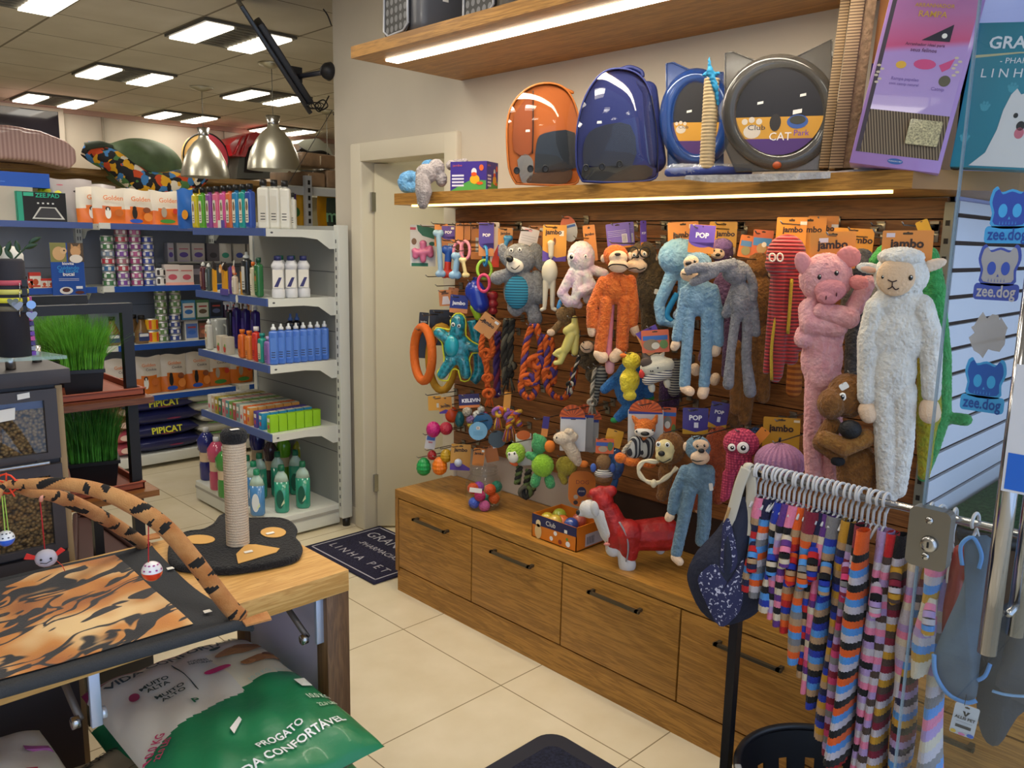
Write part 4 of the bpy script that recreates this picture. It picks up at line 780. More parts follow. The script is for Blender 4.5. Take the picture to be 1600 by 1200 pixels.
# ---------------- litter bags under the table ----------------
def bigbag(name, label, x0, x1, y0, y1, z0, z1, colfn, texts=(), discs=(), seed=0, rz=0., side='d8d0c4', ridge=.012, lines=()):
    cx, cy = (x0+x1)/2, (y0+y1)/2; r = root(name, label, 'bag', (cx, cy, z0), None, rz); ROOTM[r.name] = Matrix(); W, L, Hh = x1-x0, y1-y0, z1-z0; rnd = random.Random(seed); p = [rnd.random()*6 for _ in range(6)]
    def top(x, y):
        u, v = abs(2*x/W), abs(2*y/L); e = max(0, 1-min(u, 1)**4)**.5*max(0, 1-min(v, 1)**5)**.5
        w = ridge*(math.sin(x*24+p[0]+y*9)*math.sin(y*17+p[1])*.5+.6*math.sin(x*40+y*30+p[2])*max(0, -2*y/L)**2+.25*math.sin(x*61+p[3]-y*33))
        return Hh*.5+Hh*.5*e+w*e
    g = MB(); nu, nv = 100, 130; idx = {}; vs = []; fs = {}
    def col(x, y): return colfn((x/W+.5), (y/L+.5))
    for i in range(nu+1):
        for j in range(nv+1): x, y = (i/nu-.5)*W, (j/nv-.5)*L; vs.append((x, y, top(x, y)))
    for i in range(nu):
        for j in range(nv):
            a = i*(nv+1)+j; fs.setdefault(col((i+.5-nu/2)/nu*W, (j+.5-nv/2)/nv*L), []).append((a, a+nv+1, a+nv+2, a+1))
    for c, f_ in fs.items(): g.add(vs, f_, M(c, .4, coat=.15, bump=(40, .15)))
    g.grid(lambda u, v: ((u-.5)*W, (v-.5)*L, Hh*.5-(Hh*.5)*max(0, 1-abs(2*u-1)**4)**.5*max(0, 1-abs(2*v-1)**5)**.5), 16, 16, M(side, .5))
    def onto(vsl, dz): return [(v[0], v[1], top(v[0], v[1])+dz) for v in vsl]
    dz = .003
    for c, pts in discs:
        if isinstance(pts[0], (int, float)): u, v, ru, rv = pts; pts = [(u+ru*math.cos(a*PI/8), v+rv*math.sin(a*PI/8)) for a in range(16)]
        pts = [((u-.5)*W, (v-.5)*L) for u, v in pts]; c_ = (sum(q[0] for q in pts)/len(pts), sum(q[1] for q in pts)/len(pts))
        vv = [c_]+pts+[((a[0]+c_[0])/2, (a[1]+c_[1])/2) for a in pts]; n = len(pts); F_ = [(i+1, (i+1) % n+1, n+1+(i+1) % n, n+1+i) for i in range(n)]+[(0, n+1+i, n+1+(i+1) % n) for i in range(n)]
        g.add(onto(vv, dz), F_, M(c, .5), None, False); dz += .0005
    for s, c, u, v, size, ww, rot in texts:
        vt, ft, wd = textmesh(s, 0, .02); k = ww*W/wd; Mx = T((u-.5)*W, (v-.5)*L, 0) @ RZ(rot) @ S(k, size, 1); g.add(onto([Mx @ q for q in vt], .005), ft, M(c, .5), None, False)
    g.part('sack', r); return r
def c_top(u, v):
    if v > .93: return '8f1f52'
    b = .40+.17*u if u < .62 else .50+.05*u
    if v < b: return '1d7a4f'
    return 'e6dcbf' if u > .62 and v < .84 else 'ded7ca'
bigbag('litter_bag', 'green and cream cat litter bag on top of the pile under the table', .55, .985, 1.39, 2.07, .43, .555, c_top,
  [('VIDA CONFORTÁVEL', '2c3a3c', .5, .885, .04, .86, 4), ('MUITO\nALTA', '23382c', .27, .73, .022, .16, 3), ('MUITO\nALTO', '23382c', .30, .64, .022, .16, 3), ('P', '1d6a40', .36, .53, .03, .04, 0), ('PODERES\nNATURAIS', '3a4a40', .55, .78, .016, .14, 3), ('10.0 KG', 'c8d8c8', .74, .545, .026, .13, 4), ('22.0 LBS', 'c8d8c8', .89, .55, .018, .1, 4), ('10.0 KG', 'c8d8c8', .9, .31, .028, .14, 5), ('22.0 LBS', 'b8ccb8', .9, .25, .022, .12, 5), ('PROGATO', 'e4e8ec', .55, .17, .03, .26, 4), ('VIDA CONFORTÁVEL', 'e4e8ec', .56, .11, .032, .66, 6), ('10.0 KG', 'c8406a', .07, .42, .03, .14, 40), ('22.0 LBS', 'c8406a', .09, .38, .022, .12, 40)],
  [('2c3a34', [(.42, .60), (.424, .60), (.424, .84), (.42, .84)]), ('a8305a', (.15, .73, .025, .03)), ('c8286a', (.59, .68, .08, .02)), ('2c4a3c', (.70, .86, .035, .012)), ('b07a48', (.8, .79, .15, .032)), ('9a6438', (.86, .81, .09, .018)), ('a8703e', (.86, .68, .13, .03)), ('c88a54', (.78, .675, .04, .02)), ('6a4022', (.92, .70, .04, .012)), ('e0e4dc', [(.86, .375), (.93, .38), (.93, .44), (.86, .435)]), ('e8e4e0', [(.38, .27), (.46, .32), (.46, .34), (.38, .30)])], 1, 0, side='1b6a46')
def c_low(u, v): return '1d7a4f' if v > .1 else 'a82a6a'
bigbag('litter_bag', 'green litter bag with magenta seam, second from the top of the pile', .58, .99, 1.41, 2.12, .29, .424, c_low, [('10.0 KG', 'c8d8c8', .85, .2, .03, .14, 5), ('22.0 LBS', 'b8ccb8', .86, .14, .022, .12, 5)], [('a82a6a', [(.0, .09), (.5, .06), (1, .12), (1, .14), (.5, .08), (0, .12)])], 2, 0, side='1b6a46')
bigbag('litter_bag', 'bright blue bag lying below the green ones', .64, 1.01, 1.40, 2.1, .135, .289, lambda u, v: '2a2cc0', [], [('e8e8f0', (.8, .1, .03, .02))], 3)
bigbag('litter_bag', 'dark red bag at the foot of the pile under the table', .58, .98, 1.5, 2.14, .0, .134, lambda u, v: '7a1c30', [], [], 4)
bigbag('litter_bag', 'beige bag with fine print jammed between the two piles', .44, .64, 1.55, 2.0, .24, .40, lambda u, v: 'b8a88c', [('CONFORTÁVEL', '2c2c2c', .5, .85, .04, .9, 30)]+[('________________', '5a5244', .5, .2+k*.06, .03, .8, 20) for k in range(8)], [], 5)
bigbag('litter_bag', 'dark red bag under the beige one', .40, .62, 1.5, 2.15, .0, .239, lambda u, v: '7a1c30', [], [], 6)
def c_ato(u, v): return 'dcd4c6'
bigbag('litter_bag', 'white litter bag with a red name plate and leaf marks at the left edge', .0, .46, 1.40, 2.1, .36, .49, c_ato,
  [('PROGATO', 'e8e0d8', .48, .52, .05, .6, 18), ('10,0 kg', '5a6a4a', .68, .36, .028, .2, 6), ('22 lbs', '5a6a4a', .68, .30, .022, .16, 6)],
  [('c03048', [(.12, .37), (.84, .56), (.86, .64), (.82, .66), (.12, .47)]), ('5a7a3a', (.86, .50, .05, .008)), ('3a6a3a', (.90, .38, .04, .015)), ('8a9a4a', (.5, .38, .04, .01)), ('3a6a3a', (.84, .24, .05, .01)), ('4a5a30', (.42, .9, .2, .05)), ('c8d0c0', (.42, .91, .15, .03)), ('1d8a6a', [(.1, .1), (.4, .14), (.4, .3), (.1, .26)]), ('a8508a', [(.86, .78), (1, .76), (1, .8), (.86, .81)])], 7)
bigbag('litter_bag', 'second white bag under the one with the red name plate', .0, .40, 1.42, 2.1, .18, .359, lambda u, v: 'c8c0b2', [], [], 8)
bigbag('litter_bag', 'lowest white bag of the left pile under the table', .0, .39, 1.42, 2.1, .0, .179, lambda u, v: 'b8b0a4', [], [], 9)
# ---------------- dispenser cabinet ----------------
DK = M('3f3a3c', .5); DK2 = M('353134', .5); DP = root('kibble_dispenser', 'dark grey cabinet with two kibble windows behind the table', 'cabinet', (.3, 2.5, 0))
g = MB(); g.box((-.4, 2.3, 1.247), (.645, 2.75, 1.285), DK, r=.001, seg=1); g.box((-.4, 2.325, .03), (.625, 2.74, 1.247), DK2); g.box((.612, 2.318, .03), (.628, 2.326, 1.24), M('a08660', .7)); g.part('body', DP)
def kibfn(nt, L, tc, b):
    v = nt.nodes.new('ShaderNodeTexVoronoi'); v.inputs['Scale'].default_value = 125; L(tc.outputs['Object'], v.inputs['Vector']); r = ramp(nt, [(0, 'b08a55'), (.45, '7a5a30'), (.8, '2c1e10')]); L(v.outputs['Distance'], r.inputs['Fac']); L(r.outputs['Color'], b.inputs['Base Color'])
    bp = nt.nodes.new('ShaderNodeBump'); bp.inputs['Strength'].default_value = 1; bp.inputs['Distance'].default_value = .004; bp.invert = True; L(v.outputs['Distance'], bp.inputs['Height']); L(bp.outputs['Normal'], b.inputs['Normal'])
KIB = graph('kibble', kibfn, .7)
for zb, zt_, kz, nm in ((1.05, 1.235, 1.185, 'upper'), (.80, 1.035, 1.01, 'lower')):
    g = MB()
    for x0, x1 in ((-.38, .12), (.125, .61)):
        xw0, xw1, z0, z1 = x0+.04, x1-.03, zb+.018, zt_-.028
        for lo, hi in (((x0, 2.303, zb), (xw0, 2.322, zt_)), ((xw1, 2.303, zb), (x1, 2.322, zt_)), ((xw0, 2.303, zb), (xw1, 2.322, z0)), ((xw0, 2.303, z1), (xw1, 2.322, zt_))): g.box(lo, hi, DK)
    dr = g.part('door', DP); g = MB(); g.box((-.36, 2.318, zb+.01), (.59, 2.3245, kz), KIB); g.part('kibble', dr); o = g
    g = MB(); g.box((-.36, 2.319, kz), (.59, 2.3245, zt_-.02), M('3a3f6a', .3)); g.part('window_reflection', dr)  # blue fill above the kibble puts the pane's bluish reflection into colour
    g = MB(); g.box((-.36, 2.310, zb+.012), (.585, 2.312, zt_-.02), GD); g.part('window_pane', dr)
for z in (1.045,): g = MB(); g.box((.1, 2.268, z), (.574, 2.28, z+.008), STEEL, r=.002); g.box((.55, 2.275, z), (.56, 2.305, z+.008), STEEL); g.part('handle', DP)
MB().box((-.38, 2.303, .55), (.61, 2.322, .79), DK).part('door', DP); MB().box((-.38, 2.303, .05), (.61, 2.322, .54), DK).part('door', DP)
g = MB(); g.poly([(.52, 1.215), (.548, 1.218), (.548, 1.232), (.52, 1.229)], .001, PAPER, basis((0, 2.302, 0), (1, 0, 0), (0, 0, 1), (0, -1, 0))); g.part('price_sticker', DP)
g = MB(); g.poly([(.40, 1.155), (.512, 1.165), (.515, 1.195), (.40, 1.187)], .001, PAPER, basis((0, 2.309, 0), (1, 0, 0), (0, 0, 1), (0, -1, 0))); g.part('paper_note', DP)
# things on the dispenser
g = MB(); gp = [P(x, y, Z=1.33) for x, y in ((-60, 566), (0, 566), (105, 560.5), (60, 553), (-60, 553))]; g.poly([(p.x, p.y) for p in gp], .008, M('b8d8d0', .05, alpha=.35), T(0, 0, 1.33)); g.thing('glass_shelf', 'small clear glass shelf raised on steel posts over the dispenser', 'shelf')
for px in (17, 58):
    q = P(px, 577, Z=1.286) if px == 17 else P(px, 565, Z=1.286); g = MB(); g.lathe([(.012, 1.2855), (.012, 1.329)], STEEL, T(q.x, q.y, 0), n=14); g.thing('standoff', 'steel standoff under the glass shelf, '+('in front of the vase' if px == 17 else 'behind the collar column'), 'standoff')
F = Face(25, 556, Z=1.338); k = F.k
cc_ = root('collar_column', 'dark padded column carrying small pet collars', 'display stand', tuple(F.o)); g = MB(); R_ = 22*k; g.lathe([(R_, 0), (R_, 146*k), (R_*.85, 150*k), (0, 150*k)], M('24222a', .8), T(*F.o), n=28); g.part('column', cc_)
for py, c in ((441, 'b84a58'), (455, 'c8c060'), (468, 'e0d83a'), (481, '6a6250')):
    g = MB(); zc = F.at(25, py).z; g.lathe([(R_+.001, -.006), (R_+.004, -.004), (R_+.004, .004), (R_+.001, .006)], M(c, .6), T(F.o.x, F.o.y, zc), n=28, caps=False); g.box((-.006, -.008, -.003), (.006, .008, .003), BLACK, F.fr(38, py, R_*.8)); g.tube([F.at(30, py, R_+.004), F.at(31, py+12, R_+.006)], .0012, STEEL, n=5)
    g.thing('pet_collar', {'b84a58': 'red', 'c8c060': 'pale green', 'e0d83a': 'yellow', '6a6250': 'brown grey'}[c]+' small collar round the dark column', 'collar', 'collars on the column')
for i, (px, py, c) in enumerate(((20, 470, '6a6a5a'), (27, 475, '8a8a90'), (48, 474, '8aa8d0'), (49, 490, '8c90a0'))):
    g = MB(); s_ = 8*F.k; hp = [(s_*.95*(math.sin(t)**3), s_*(.8*math.cos(t)-.32*math.cos(2*t)-.12*math.cos(3*t))) for t in [2*PI*j/20 for j in range(20)]] if i != 2 else [(s_*.8*math.cos(t), s_*.8*math.sin(t)) for t in [2*PI*j/16 for j in range(16)]]
    g.poly(hp, .002, M(c, .3, .5), F.fr(px, py, R_+.009)); g.thing('name_tag', ['dark heart shaped tag on the collar column', 'grey heart shaped tag beside the dark one', 'round blue tag at the column edge', 'grey heart tag hanging below the round blue one'][i], 'name tag')
g = MB(); q = F.at(52, 557, .0)
for k_ in range(12): g.box((-.006, -.004, .012*k_), (.006, .004, .012*k_+.010), M(['6a3a9c', '8a8a98', '3a2a6a', 'b84a8a'][k_ % 4], .5), T(q.x, q.y, F.o.z))
g.tube([(q.x, q.y, F.o.z), (q.x, q.y, F.o.z+.19)], .002, BLACK); g.thing('ribbon_collar', 'violet and silver ribbon strip hanging beside the dark column', 'collar')
F = Face(-8, 556, Z=1.338); g = MB(); k = F.k; g.lathe([(8*k, 0), (19*k, 15*k), (21*k, 40*k), (15*k, 68*k), (7*k, 86*k), (8*k, 95*k)], M('c9bfa4', .4), T(*F.o), n=28); g.thing('vase', 'pale beige round vase cut by the left edge of the view', 'vase')
F = Face(5, 480, Y=2.42); lf_ = root('potted_plant', 'dark green leafy plant in front of a white globe at the left edge', 'plant', tuple(F.at(-8, 470))); g = MB(); GL = M('23401f', .35); stem = [F.at(-8, 470), F.at(2, 430), F.at(25, 402), F.at(50, 378)]; g.tube(smooth(stem), .0022, GL, n=6); g.part('stem', lf_)
for i, (px, py, a) in enumerate(((20, 405, 120), (12, 412, 200), (30, 395, 100), (38, 388, 20), (45, 380, 30), (6, 425, 30), (0, 400, 90), (10, 395, 70), (4, 440, 160))):
    g = MB(); F2 = F.fr(px, py, .0) @ RZ(a) @ RX(20); L_ = 20*F.k; g.grid(lambda u, v: ((u)*L_, (v-.5)*L_*.42*math.sin(PI*min(u+.03, 1))**.7, .003*math.sin(v*PI)), 8, 4, GL, F2); g.part('leaf', lf_)
g = MB(); F = Face(18, 402, Y=2.6); g.ell(tuple(F.at(17, 402)), 18*F.k, M('dcd8cc', .5)); g.tube([F.at(17, 402)-Vector((0, 0, .03)), F.at(17, 402)-Vector((0, 0, .2))], .004, STEEL); g.thing('white_globe', 'white round globe behind the plant at the left edge', 'globe')
# ---------------- grass stand ----------------
FRM = M('151416', .45); ST = root('plant_stand', 'tall black frame stand with brown wooden shelves for cat grass', 'plant stand', (.85, 3.1, 0)); y0, y1 = 2.95, 3.42
xl, xr = .58, 1.04
for y, zt_ in ((y0, 1.395), (y1, 1.395)):
    for x in (xl, xr-.035): MB().box((x, y, 0), (x+.035, y+.03, zt_), FRM).part('leg', ST)
    MB().box((xl-.001, y-.001, zt_-.03), (xr+.001, y+.031, zt_+.002), FRM).part('top_bar', ST)
BR = wood('brownboard', '5a3018', '7a4828', 'X', .4)
for z in (1.07, .73): MB().box((.5, y0-.06, z-.022), (xr+.035, y1+.05, z), BR if z > 1 else wood('brownboard2', '7a4c22', '96632f', 'X', .4)).part('shelf_board', ST)
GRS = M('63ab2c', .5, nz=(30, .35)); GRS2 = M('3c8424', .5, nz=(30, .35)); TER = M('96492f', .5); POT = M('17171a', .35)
def tray(px, py, Z, x0, x1, y0_, y1_, label):
    g = MB(); g.box((x0, y0_, Z), (x1, y1_, Z+.006), TER)
    for a, b_ in (((x0, y0_), (x1, y0_+.008)), ((x0, y1_-.008), (x1, y1_)), ((x0, y0_), (x0+.008, y1_)), ((x1-.008, y0_), (x1, y1_))): g.box((*a, Z), (*b_, Z+.028), TER, r=.002)
    g.box((x0-.004, y0_-.004, Z+.024), (x1+.004, y0_+.004, Z+.03), TER, r=.002); g.thing('drip_tray', label, 'tray')
tray(0, 0, 1.071, .60, 1.06, 2.93, 3.36, 'terracotta drip tray on the upper shelf of the plant stand')
tray(0, 0, .731, .60, 1.04, 2.93, 3.36, 'terracotta drip tray on the lower shelf of the plant stand')
g = MB(); q = [P(x, y, Z=.30) for x, y in ((118, 808), (140, 808), (205, 855), (250, 900), (118, 900))]; tr = M('3f1c17', .6)
g.poly([(p.x, p.y) for p in q], .02, tr, T(0, 0, .28)); g.tube([(p.x, p.y, .31) for p in q], .012, tr, closed=True); g.box((.75, 2.75, .0), (.95, 2.95, .28), FRM); g.thing('floor_tray', 'large dark red brown tray behind the dispenser near the floor', 'tray')
def grasspot(cx, cy, z, w, h, gh, mat, label, seed, spread):
    r = root('grass_pot', label, 'potted grass', (cx, cy, z)); g = MB(); Fp = T(cx, cy, z) @ RZ(-15); 
    g.add([(-w*.42, -w*.42, 0), (w*.42, -w*.42, 0), (w*.42, w*.42, 0), (-w*.42, w*.42, 0), (-w/2, -w/2, h), (w/2, -w/2, h), (w/2, w/2, h), (-w/2, w/2, h), (-w*.53, -w*.53, h), (w*.53, -w*.53, h), (w*.53, w*.53, h), (-w*.53, w*.53, h), (-w*.53, -w*.53, h-.012), (w*.53, -w*.53, h-.012), (w*.53, w*.53, h-.012), (-w*.53, w*.53, h-.012)], [(0, 1, 5, 4), (1, 2, 6, 5), (2, 3, 7, 6), (3, 0, 4, 7), (3, 2, 1, 0), (8, 12, 13, 9), (9, 13, 14, 10), (10, 14, 15, 11), (11, 15, 12, 8), (8, 9, 10, 11)], POT, Fp, False); g.part('pot', r)
    rn = random.Random(seed); vs = []; fs = []
    for k in range(1500):
        x, y = (rn.random()-.5)*w*.94, (rn.random()-.5)*w*.94; H_ = gh*(.7+.35*rn.random()); lx, ly = x*spread+rn.gauss(0, .018), y*spread+rn.gauss(0, .018); a = rn.random()*PI; wd = .0016
        if rn.random() < .06: lx *= 2.5; H_ *= .85
        b0 = len(vs)
        for j in range(4):
            t = j/3; px_, py_, pz = x+lx*t*t, y+ly*t*t, H_*(t-.12*t*t*abs(lx+ly)/.05*.3); ww = wd*(1-t*.9); vs += [(px_-ww*math.cos(a), py_-ww*math.sin(a), h-.01+pz), (px_+ww*math.cos(a), py_+ww*math.sin(a), h-.01+pz)]
        for j in range(3): fs.append((b0+2*j, b0+2*j+1, b0+2*j+3, b0+2*j+2))
    g = MB(); g.add(vs, fs, mat, Fp); o = g.part('grass_blades', r); o['kind'] = 'stuff'
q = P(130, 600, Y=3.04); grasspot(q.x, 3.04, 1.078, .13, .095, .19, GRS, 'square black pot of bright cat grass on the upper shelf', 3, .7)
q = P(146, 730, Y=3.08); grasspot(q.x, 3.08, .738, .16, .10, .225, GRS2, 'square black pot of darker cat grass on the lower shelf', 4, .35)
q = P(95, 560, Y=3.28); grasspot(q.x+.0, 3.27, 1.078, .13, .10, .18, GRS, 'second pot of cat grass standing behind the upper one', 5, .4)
# ---------------- high shelf at the back with beds and kennels ----------------
g = MB(); g.box((.9, 9.0, 2.225), (6.6, 9.585, 2.28), wood('backshelf', '7a5a2c', '96733c', 'X')); g.box((.9, 9.3, 2.18), (6.6, 9.585, 2.225), wood('backshelf', '7a5a2c', '96733c', 'X')); g.thing('back_wall_shelf', 'long wooden shelf high on the back wall under the pet beds', 'shelf')
def FY(Y, px, py): return Face(px, py, Y=Y, ez=(0, -1, 0))
def blobmesh(name, rt, prim, mat, vox=.02, sm=4, label=None):
    g = MB(); prim(g); o = g.part(name, rt, label); o.data.materials.clear(); o.data.materials.append(mat)
    m = o.modifiers.new('r', 'REMESH'); m.mode = 'VOXEL'; m.voxel_size = vox; m.use_smooth_shade = True; s = o.modifiers.new('s', 'SMOOTH'); s.factor = .6; s.iterations = sm
    return o
F = FY(9.0, 60, 230)
def quilt(px0, px1, ytop, ybot, d, mat, seed):
    def fn(g):
        pts = [(x, ytop(x), ybot(x)) for x in range(px0, px1+1, 6)]
        for x, a, b_ in pts:
            r = abs(b_-a)/2*F.k; g.ell(tuple(F.at(x, (a+b_)/2, d)), (r*.55, .28, r), mat, n=12)
    return fn
pk = root('pet_bed', 'pink ribbed pet bed wrapped in clear film on the back shelf', 'pet bed', tuple(F.at(40, 262)))
def pinkfn(nt, L, tc, b):
    w = nt.nodes.new('ShaderNodeTexWave'); w.inputs['Scale'].default_value = 9; w.bands_direction = 'X'; L(tc.outputs['Object'], w.inputs['Vector']); r = ramp(nt, [(0, 'b08a88'), (1, 'd0b0ac')]); L(w.outputs['Fac'], r.inputs['Fac']); L(r.outputs['Color'], b.inputs['Base Color'])
PINK = graph('pink rib', pinkfn, .5, Coat_Weight=.6)
blobmesh('cushion', pk, lambda g: g.poly([tuple(v) for v in [((F.at(x, y)-F.o).x, (F.at(x, y)-F.o).z) for x, y in ((-70, 197), (0, 199), (50, 208), (88, 223), (104, 237), (106, 254), (95, 266), (50, 256), (0, 252), (-70, 250))]], .6, PINK, basis(F.o, F.ex, (0, 0, 1), F.n) @ T(0, 0, -.3)), PINK, .02, 5)
cam_ = root('pet_bed', 'green dome pet bed with a colourful camouflage rim hanging over the shelf', 'pet bed', tuple(FY(8.9, 215, 290).at(215, 290)))
def camofn(nt, L, tc, b):
    mp = nnoise(nt, L, tc.outputs['Object'], 9, 2); sb = nt.nodes.new('ShaderNodeVectorMath'); sb.operation = 'MULTIPLY_ADD'; sb.inputs[1].default_value = (.12, .12, .12); L(mp.outputs['Color'], sb.inputs[0]); L(tc.outputs['Object'], sb.inputs[2])
    v = nt.nodes.new('ShaderNodeTexVoronoi'); v.inputs['Scale'].default_value = 15; L(sb.outputs[0], v.inputs['Vector']); sp_ = nt.nodes.new('ShaderNodeSeparateColor'); L(v.outputs['Color'], sp_.inputs[0])
    r = ramp(nt, [(0, '1b1b20'), (.28, 'e0a820'), (.45, '3f7fc0'), (.62, 'c84a20'), (.76, '4f7f48'), (.88, 'e8e0d0')], 'CONSTANT'); L(sp_.outputs[0], r.inputs['Fac']); L(r.outputs['Color'], b.inputs['Base Color'])
CAMO = graph('camouflage', camofn, .8)
F = FY(8.95, 215, 260)
GRN = M('4a5f3e', .7, nz=(6, .2))
blobmesh('dome', cam_, lambda g: [g.ell(tuple(F.at(228, 258, -.1)), (.42, .35, .28), GRN, n=20), g.cap(F.at(170, 232, -.1), F.at(190, 245, -.1), .07, .12, GRN), g.ell(tuple(F.at(205, 250, 0)), (.3, .3, .2), GRN)], GRN, .03, 6)
g = MB(); rp = smooth([F.at(x, y, d) for x, y, d in ((133, 232, 0), (150, 243, .06), (172, 255, .15), (190, 273, .2), (210, 287, .22), (240, 291, .22), (268, 286, .2), (295, 278, .15), (308, 270, .05), (300, 252, -.1))]); n = len(rp); g.tube(rp, [.135*(math.sin(PI*(.12+.78*i/(n-1)))**.5) for i in range(n)], CAMO, n=14); g.part('rim', cam_); 
g = MB(); g.tube(smooth([F.at(x, y, d) for x, y, d in ((128, 230, .1), (150, 228, .12), (168, 233, .1))]), [.04]*13, M('3a4438', .7), n=10); g.part('flap', cam_)
F = FY(9.2, 320, 240); tn = root('pet_tunnel', 'yellow and pink ring shaped play tunnel beside the red kennel', 'pet tunnel', tuple(F.at(320, 272)))
g = MB(); c0_ = F.at(318, 246)
for a0, a1, c in ((100, 215, 'd9b06a'), (-50, 80, 'c84a5c')):
    ap = [(math.cos(math.radians(a)), math.sin(math.radians(a))) for a in range(a0, a1+1, 10)]; R1, R2 = 37*F.k, 24*F.k
    if a0 > 0: R1 = 35*F.k
    g.poly([(x*R1, y*R1) for x, y in ap]+[(x*R2*.9, y*R2) for x, y in ap[::-1]], .06, M(c, .7), basis(c0_, F.ex, (0, 0, 1), F.n)); g.tube([c0_+F.n*.06+F.ex*x*R1+Vector((0, 0, y*R1)) for x, y in ap], .009, BLACK, n=6)
g.part('hoop', tn)
F = FY(9.25, 380, 240); kn = root('dog_kennel', 'plastic dog kennel with red roof and dark grey walls', 'dog kennel', tuple(F.at(380, 278))); RD = M('b02028', .35, coat=.4); KG = M('4a4c48', .5)
def fy(px, py, d=0): p = F.at(px, py); return ((p.x-F.o.x), (p.z-F.o.z))
fk = basis(F.o, F.ex, (0, 0, 1), F.n)
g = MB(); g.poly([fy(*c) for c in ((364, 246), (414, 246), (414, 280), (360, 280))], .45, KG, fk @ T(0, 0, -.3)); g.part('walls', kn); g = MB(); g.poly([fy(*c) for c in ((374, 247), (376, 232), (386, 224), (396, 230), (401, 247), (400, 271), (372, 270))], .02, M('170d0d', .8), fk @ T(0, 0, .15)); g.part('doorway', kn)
g = MB(); rp = [(345, 228), (360, 216), (387, 208), (408, 226), (414, 247), (403, 247), (400, 232), (388, 222), (375, 232), (370, 247), (350, 245)]; g.poly([fy(*c) for c in rp], .5, RD, fk @ T(0, 0, -.28))
for dx in (0, 9): g.tube([F.at(365+dx, 215-dx*.3, .23), F.at(352+dx, 243, .24)], .012, RD, n=6)
g.part('roof', kn)
F = FY(9.2, 480, 240); g = MB(); wk = root('dog_kennel', 'pale grey kennel hood behind the brown parcels', 'dog kennel', tuple(F.at(480, 262))); fk = basis(F.o, F.ex, (0, 0, 1), F.n)
g.poly([fy(*c) for c in ((452, 226), (462, 220), (484, 218), (498, 228), (508, 245), (500, 248), (492, 238), (484, 240), (460, 236))], .4, M('b9bdb0', .5), fk @ T(0, 0, -.2)); g.poly([fy(*c) for c in ((455, 240), (505, 246), (505, 292), (455, 290))], .3, KG, fk @ T(0, 0, -.15)); g.part('hood', wk); MB().tube(smooth([F.at(x, y, .2) for x, y in ((455, 234), (470, 241), (490, 240), (503, 247))]), .025, BLACK).part('rim', wk)
# unit behind: parcels, white rail, bags
g = MB(); g.box((3.2, 5.9, .0), (4.6, 6.4, 1.70), SHG); g.box((3.19, 5.88, 1.70), (4.6, 6.4, 1.73), SHW); g.box((3.44, 5.85, .1), (3.49, 5.9, 2.12), M('a9adb4', .4)); g.box((3.3, 5.9, 1.98), (4.6, 6.3, 2.04), SHW); g.box((3.3, 5.89, 1.97), (4.6, 5.9, 2.03), M('c4c8cc', .4))
for k in range(6): g.box((3.455, 5.848, 1.75+k*.06), (3.475, 5.852, 1.785+k*.06), BLACK)
g.thing('rear_shelf_unit', 'grey metal shelving behind the gondola with a slotted white post', 'shelving')
for i, (x0, x1, z0, z1, rz, lb) in enumerate(((3.36, 3.66, 2.042, 2.16, 4, 'brown cardboard parcel, lower left on the rear shelving'), (3.72, 4.15, 2.042, 2.19, -6, 'brown taped parcel, larger one at the right of the rear shelving'), (3.42, 3.80, 2.20, 2.31, 8, 'crumpled brown paper parcel on top of the pile'))):
    g = MB(); g.box((-.17-(i == 1)*.05, -.15, 0), (.17+(i == 1)*.05, .15, z1-z0), M('8f7358', .6, nz=(8, .25), coat=.2), T((x0+x1)/2, 6.1, z0) @ RZ(rz), r=.02); g.tube([(0, -.152, .02), (0, -.152, z1-z0-.02)], .012, M('c9b698', .3), T((x0+x1)/2, 6.1, z0) @ RZ(rz), flat=.1); g.thing('parcel', lb, 'parcel')
pouch('feed_bag', 'purple feed bag beside the white bottles', 'bag', (solveX(444, 5.88, 1.8), 5.84, 1.735), 0, .17, .24, .05, '4a2478', None, .3, None, [], [('e8e4f0', 0, .5, .3, .1), ('b09ad0', 0, .3, .3, .04)], seed=70)
pouch('feed_bag', 'yellow feed bag between the purple and dark green ones', 'bag', (solveX(457, 5.9, 1.8)+.03, 5.92, 1.735), 0, .17, .25, .05, 'e0a81c', None, .3, None, [], [('3a7a3a', 0, .4, .2, .15)], seed=71)
pouch('feed_bag', 'dark green feed bag with red seal under the parcels', 'bag', (3.82, 5.86, 1.735), 0, .38, .22, .07, '1c2a24', None, .3, None, [('mantoy', '6a9a7a', 0, .35, .4)], [('8a3a2a', 0, .7, .2, .1)], seed=72)
pouch('feed_bag', 'yellow feed bag lying behind the dark green one', 'bag', (3.84, 6.0, 1.735), 0, .42, .26, .06, 'e0a01c', None, .3, seed=73)
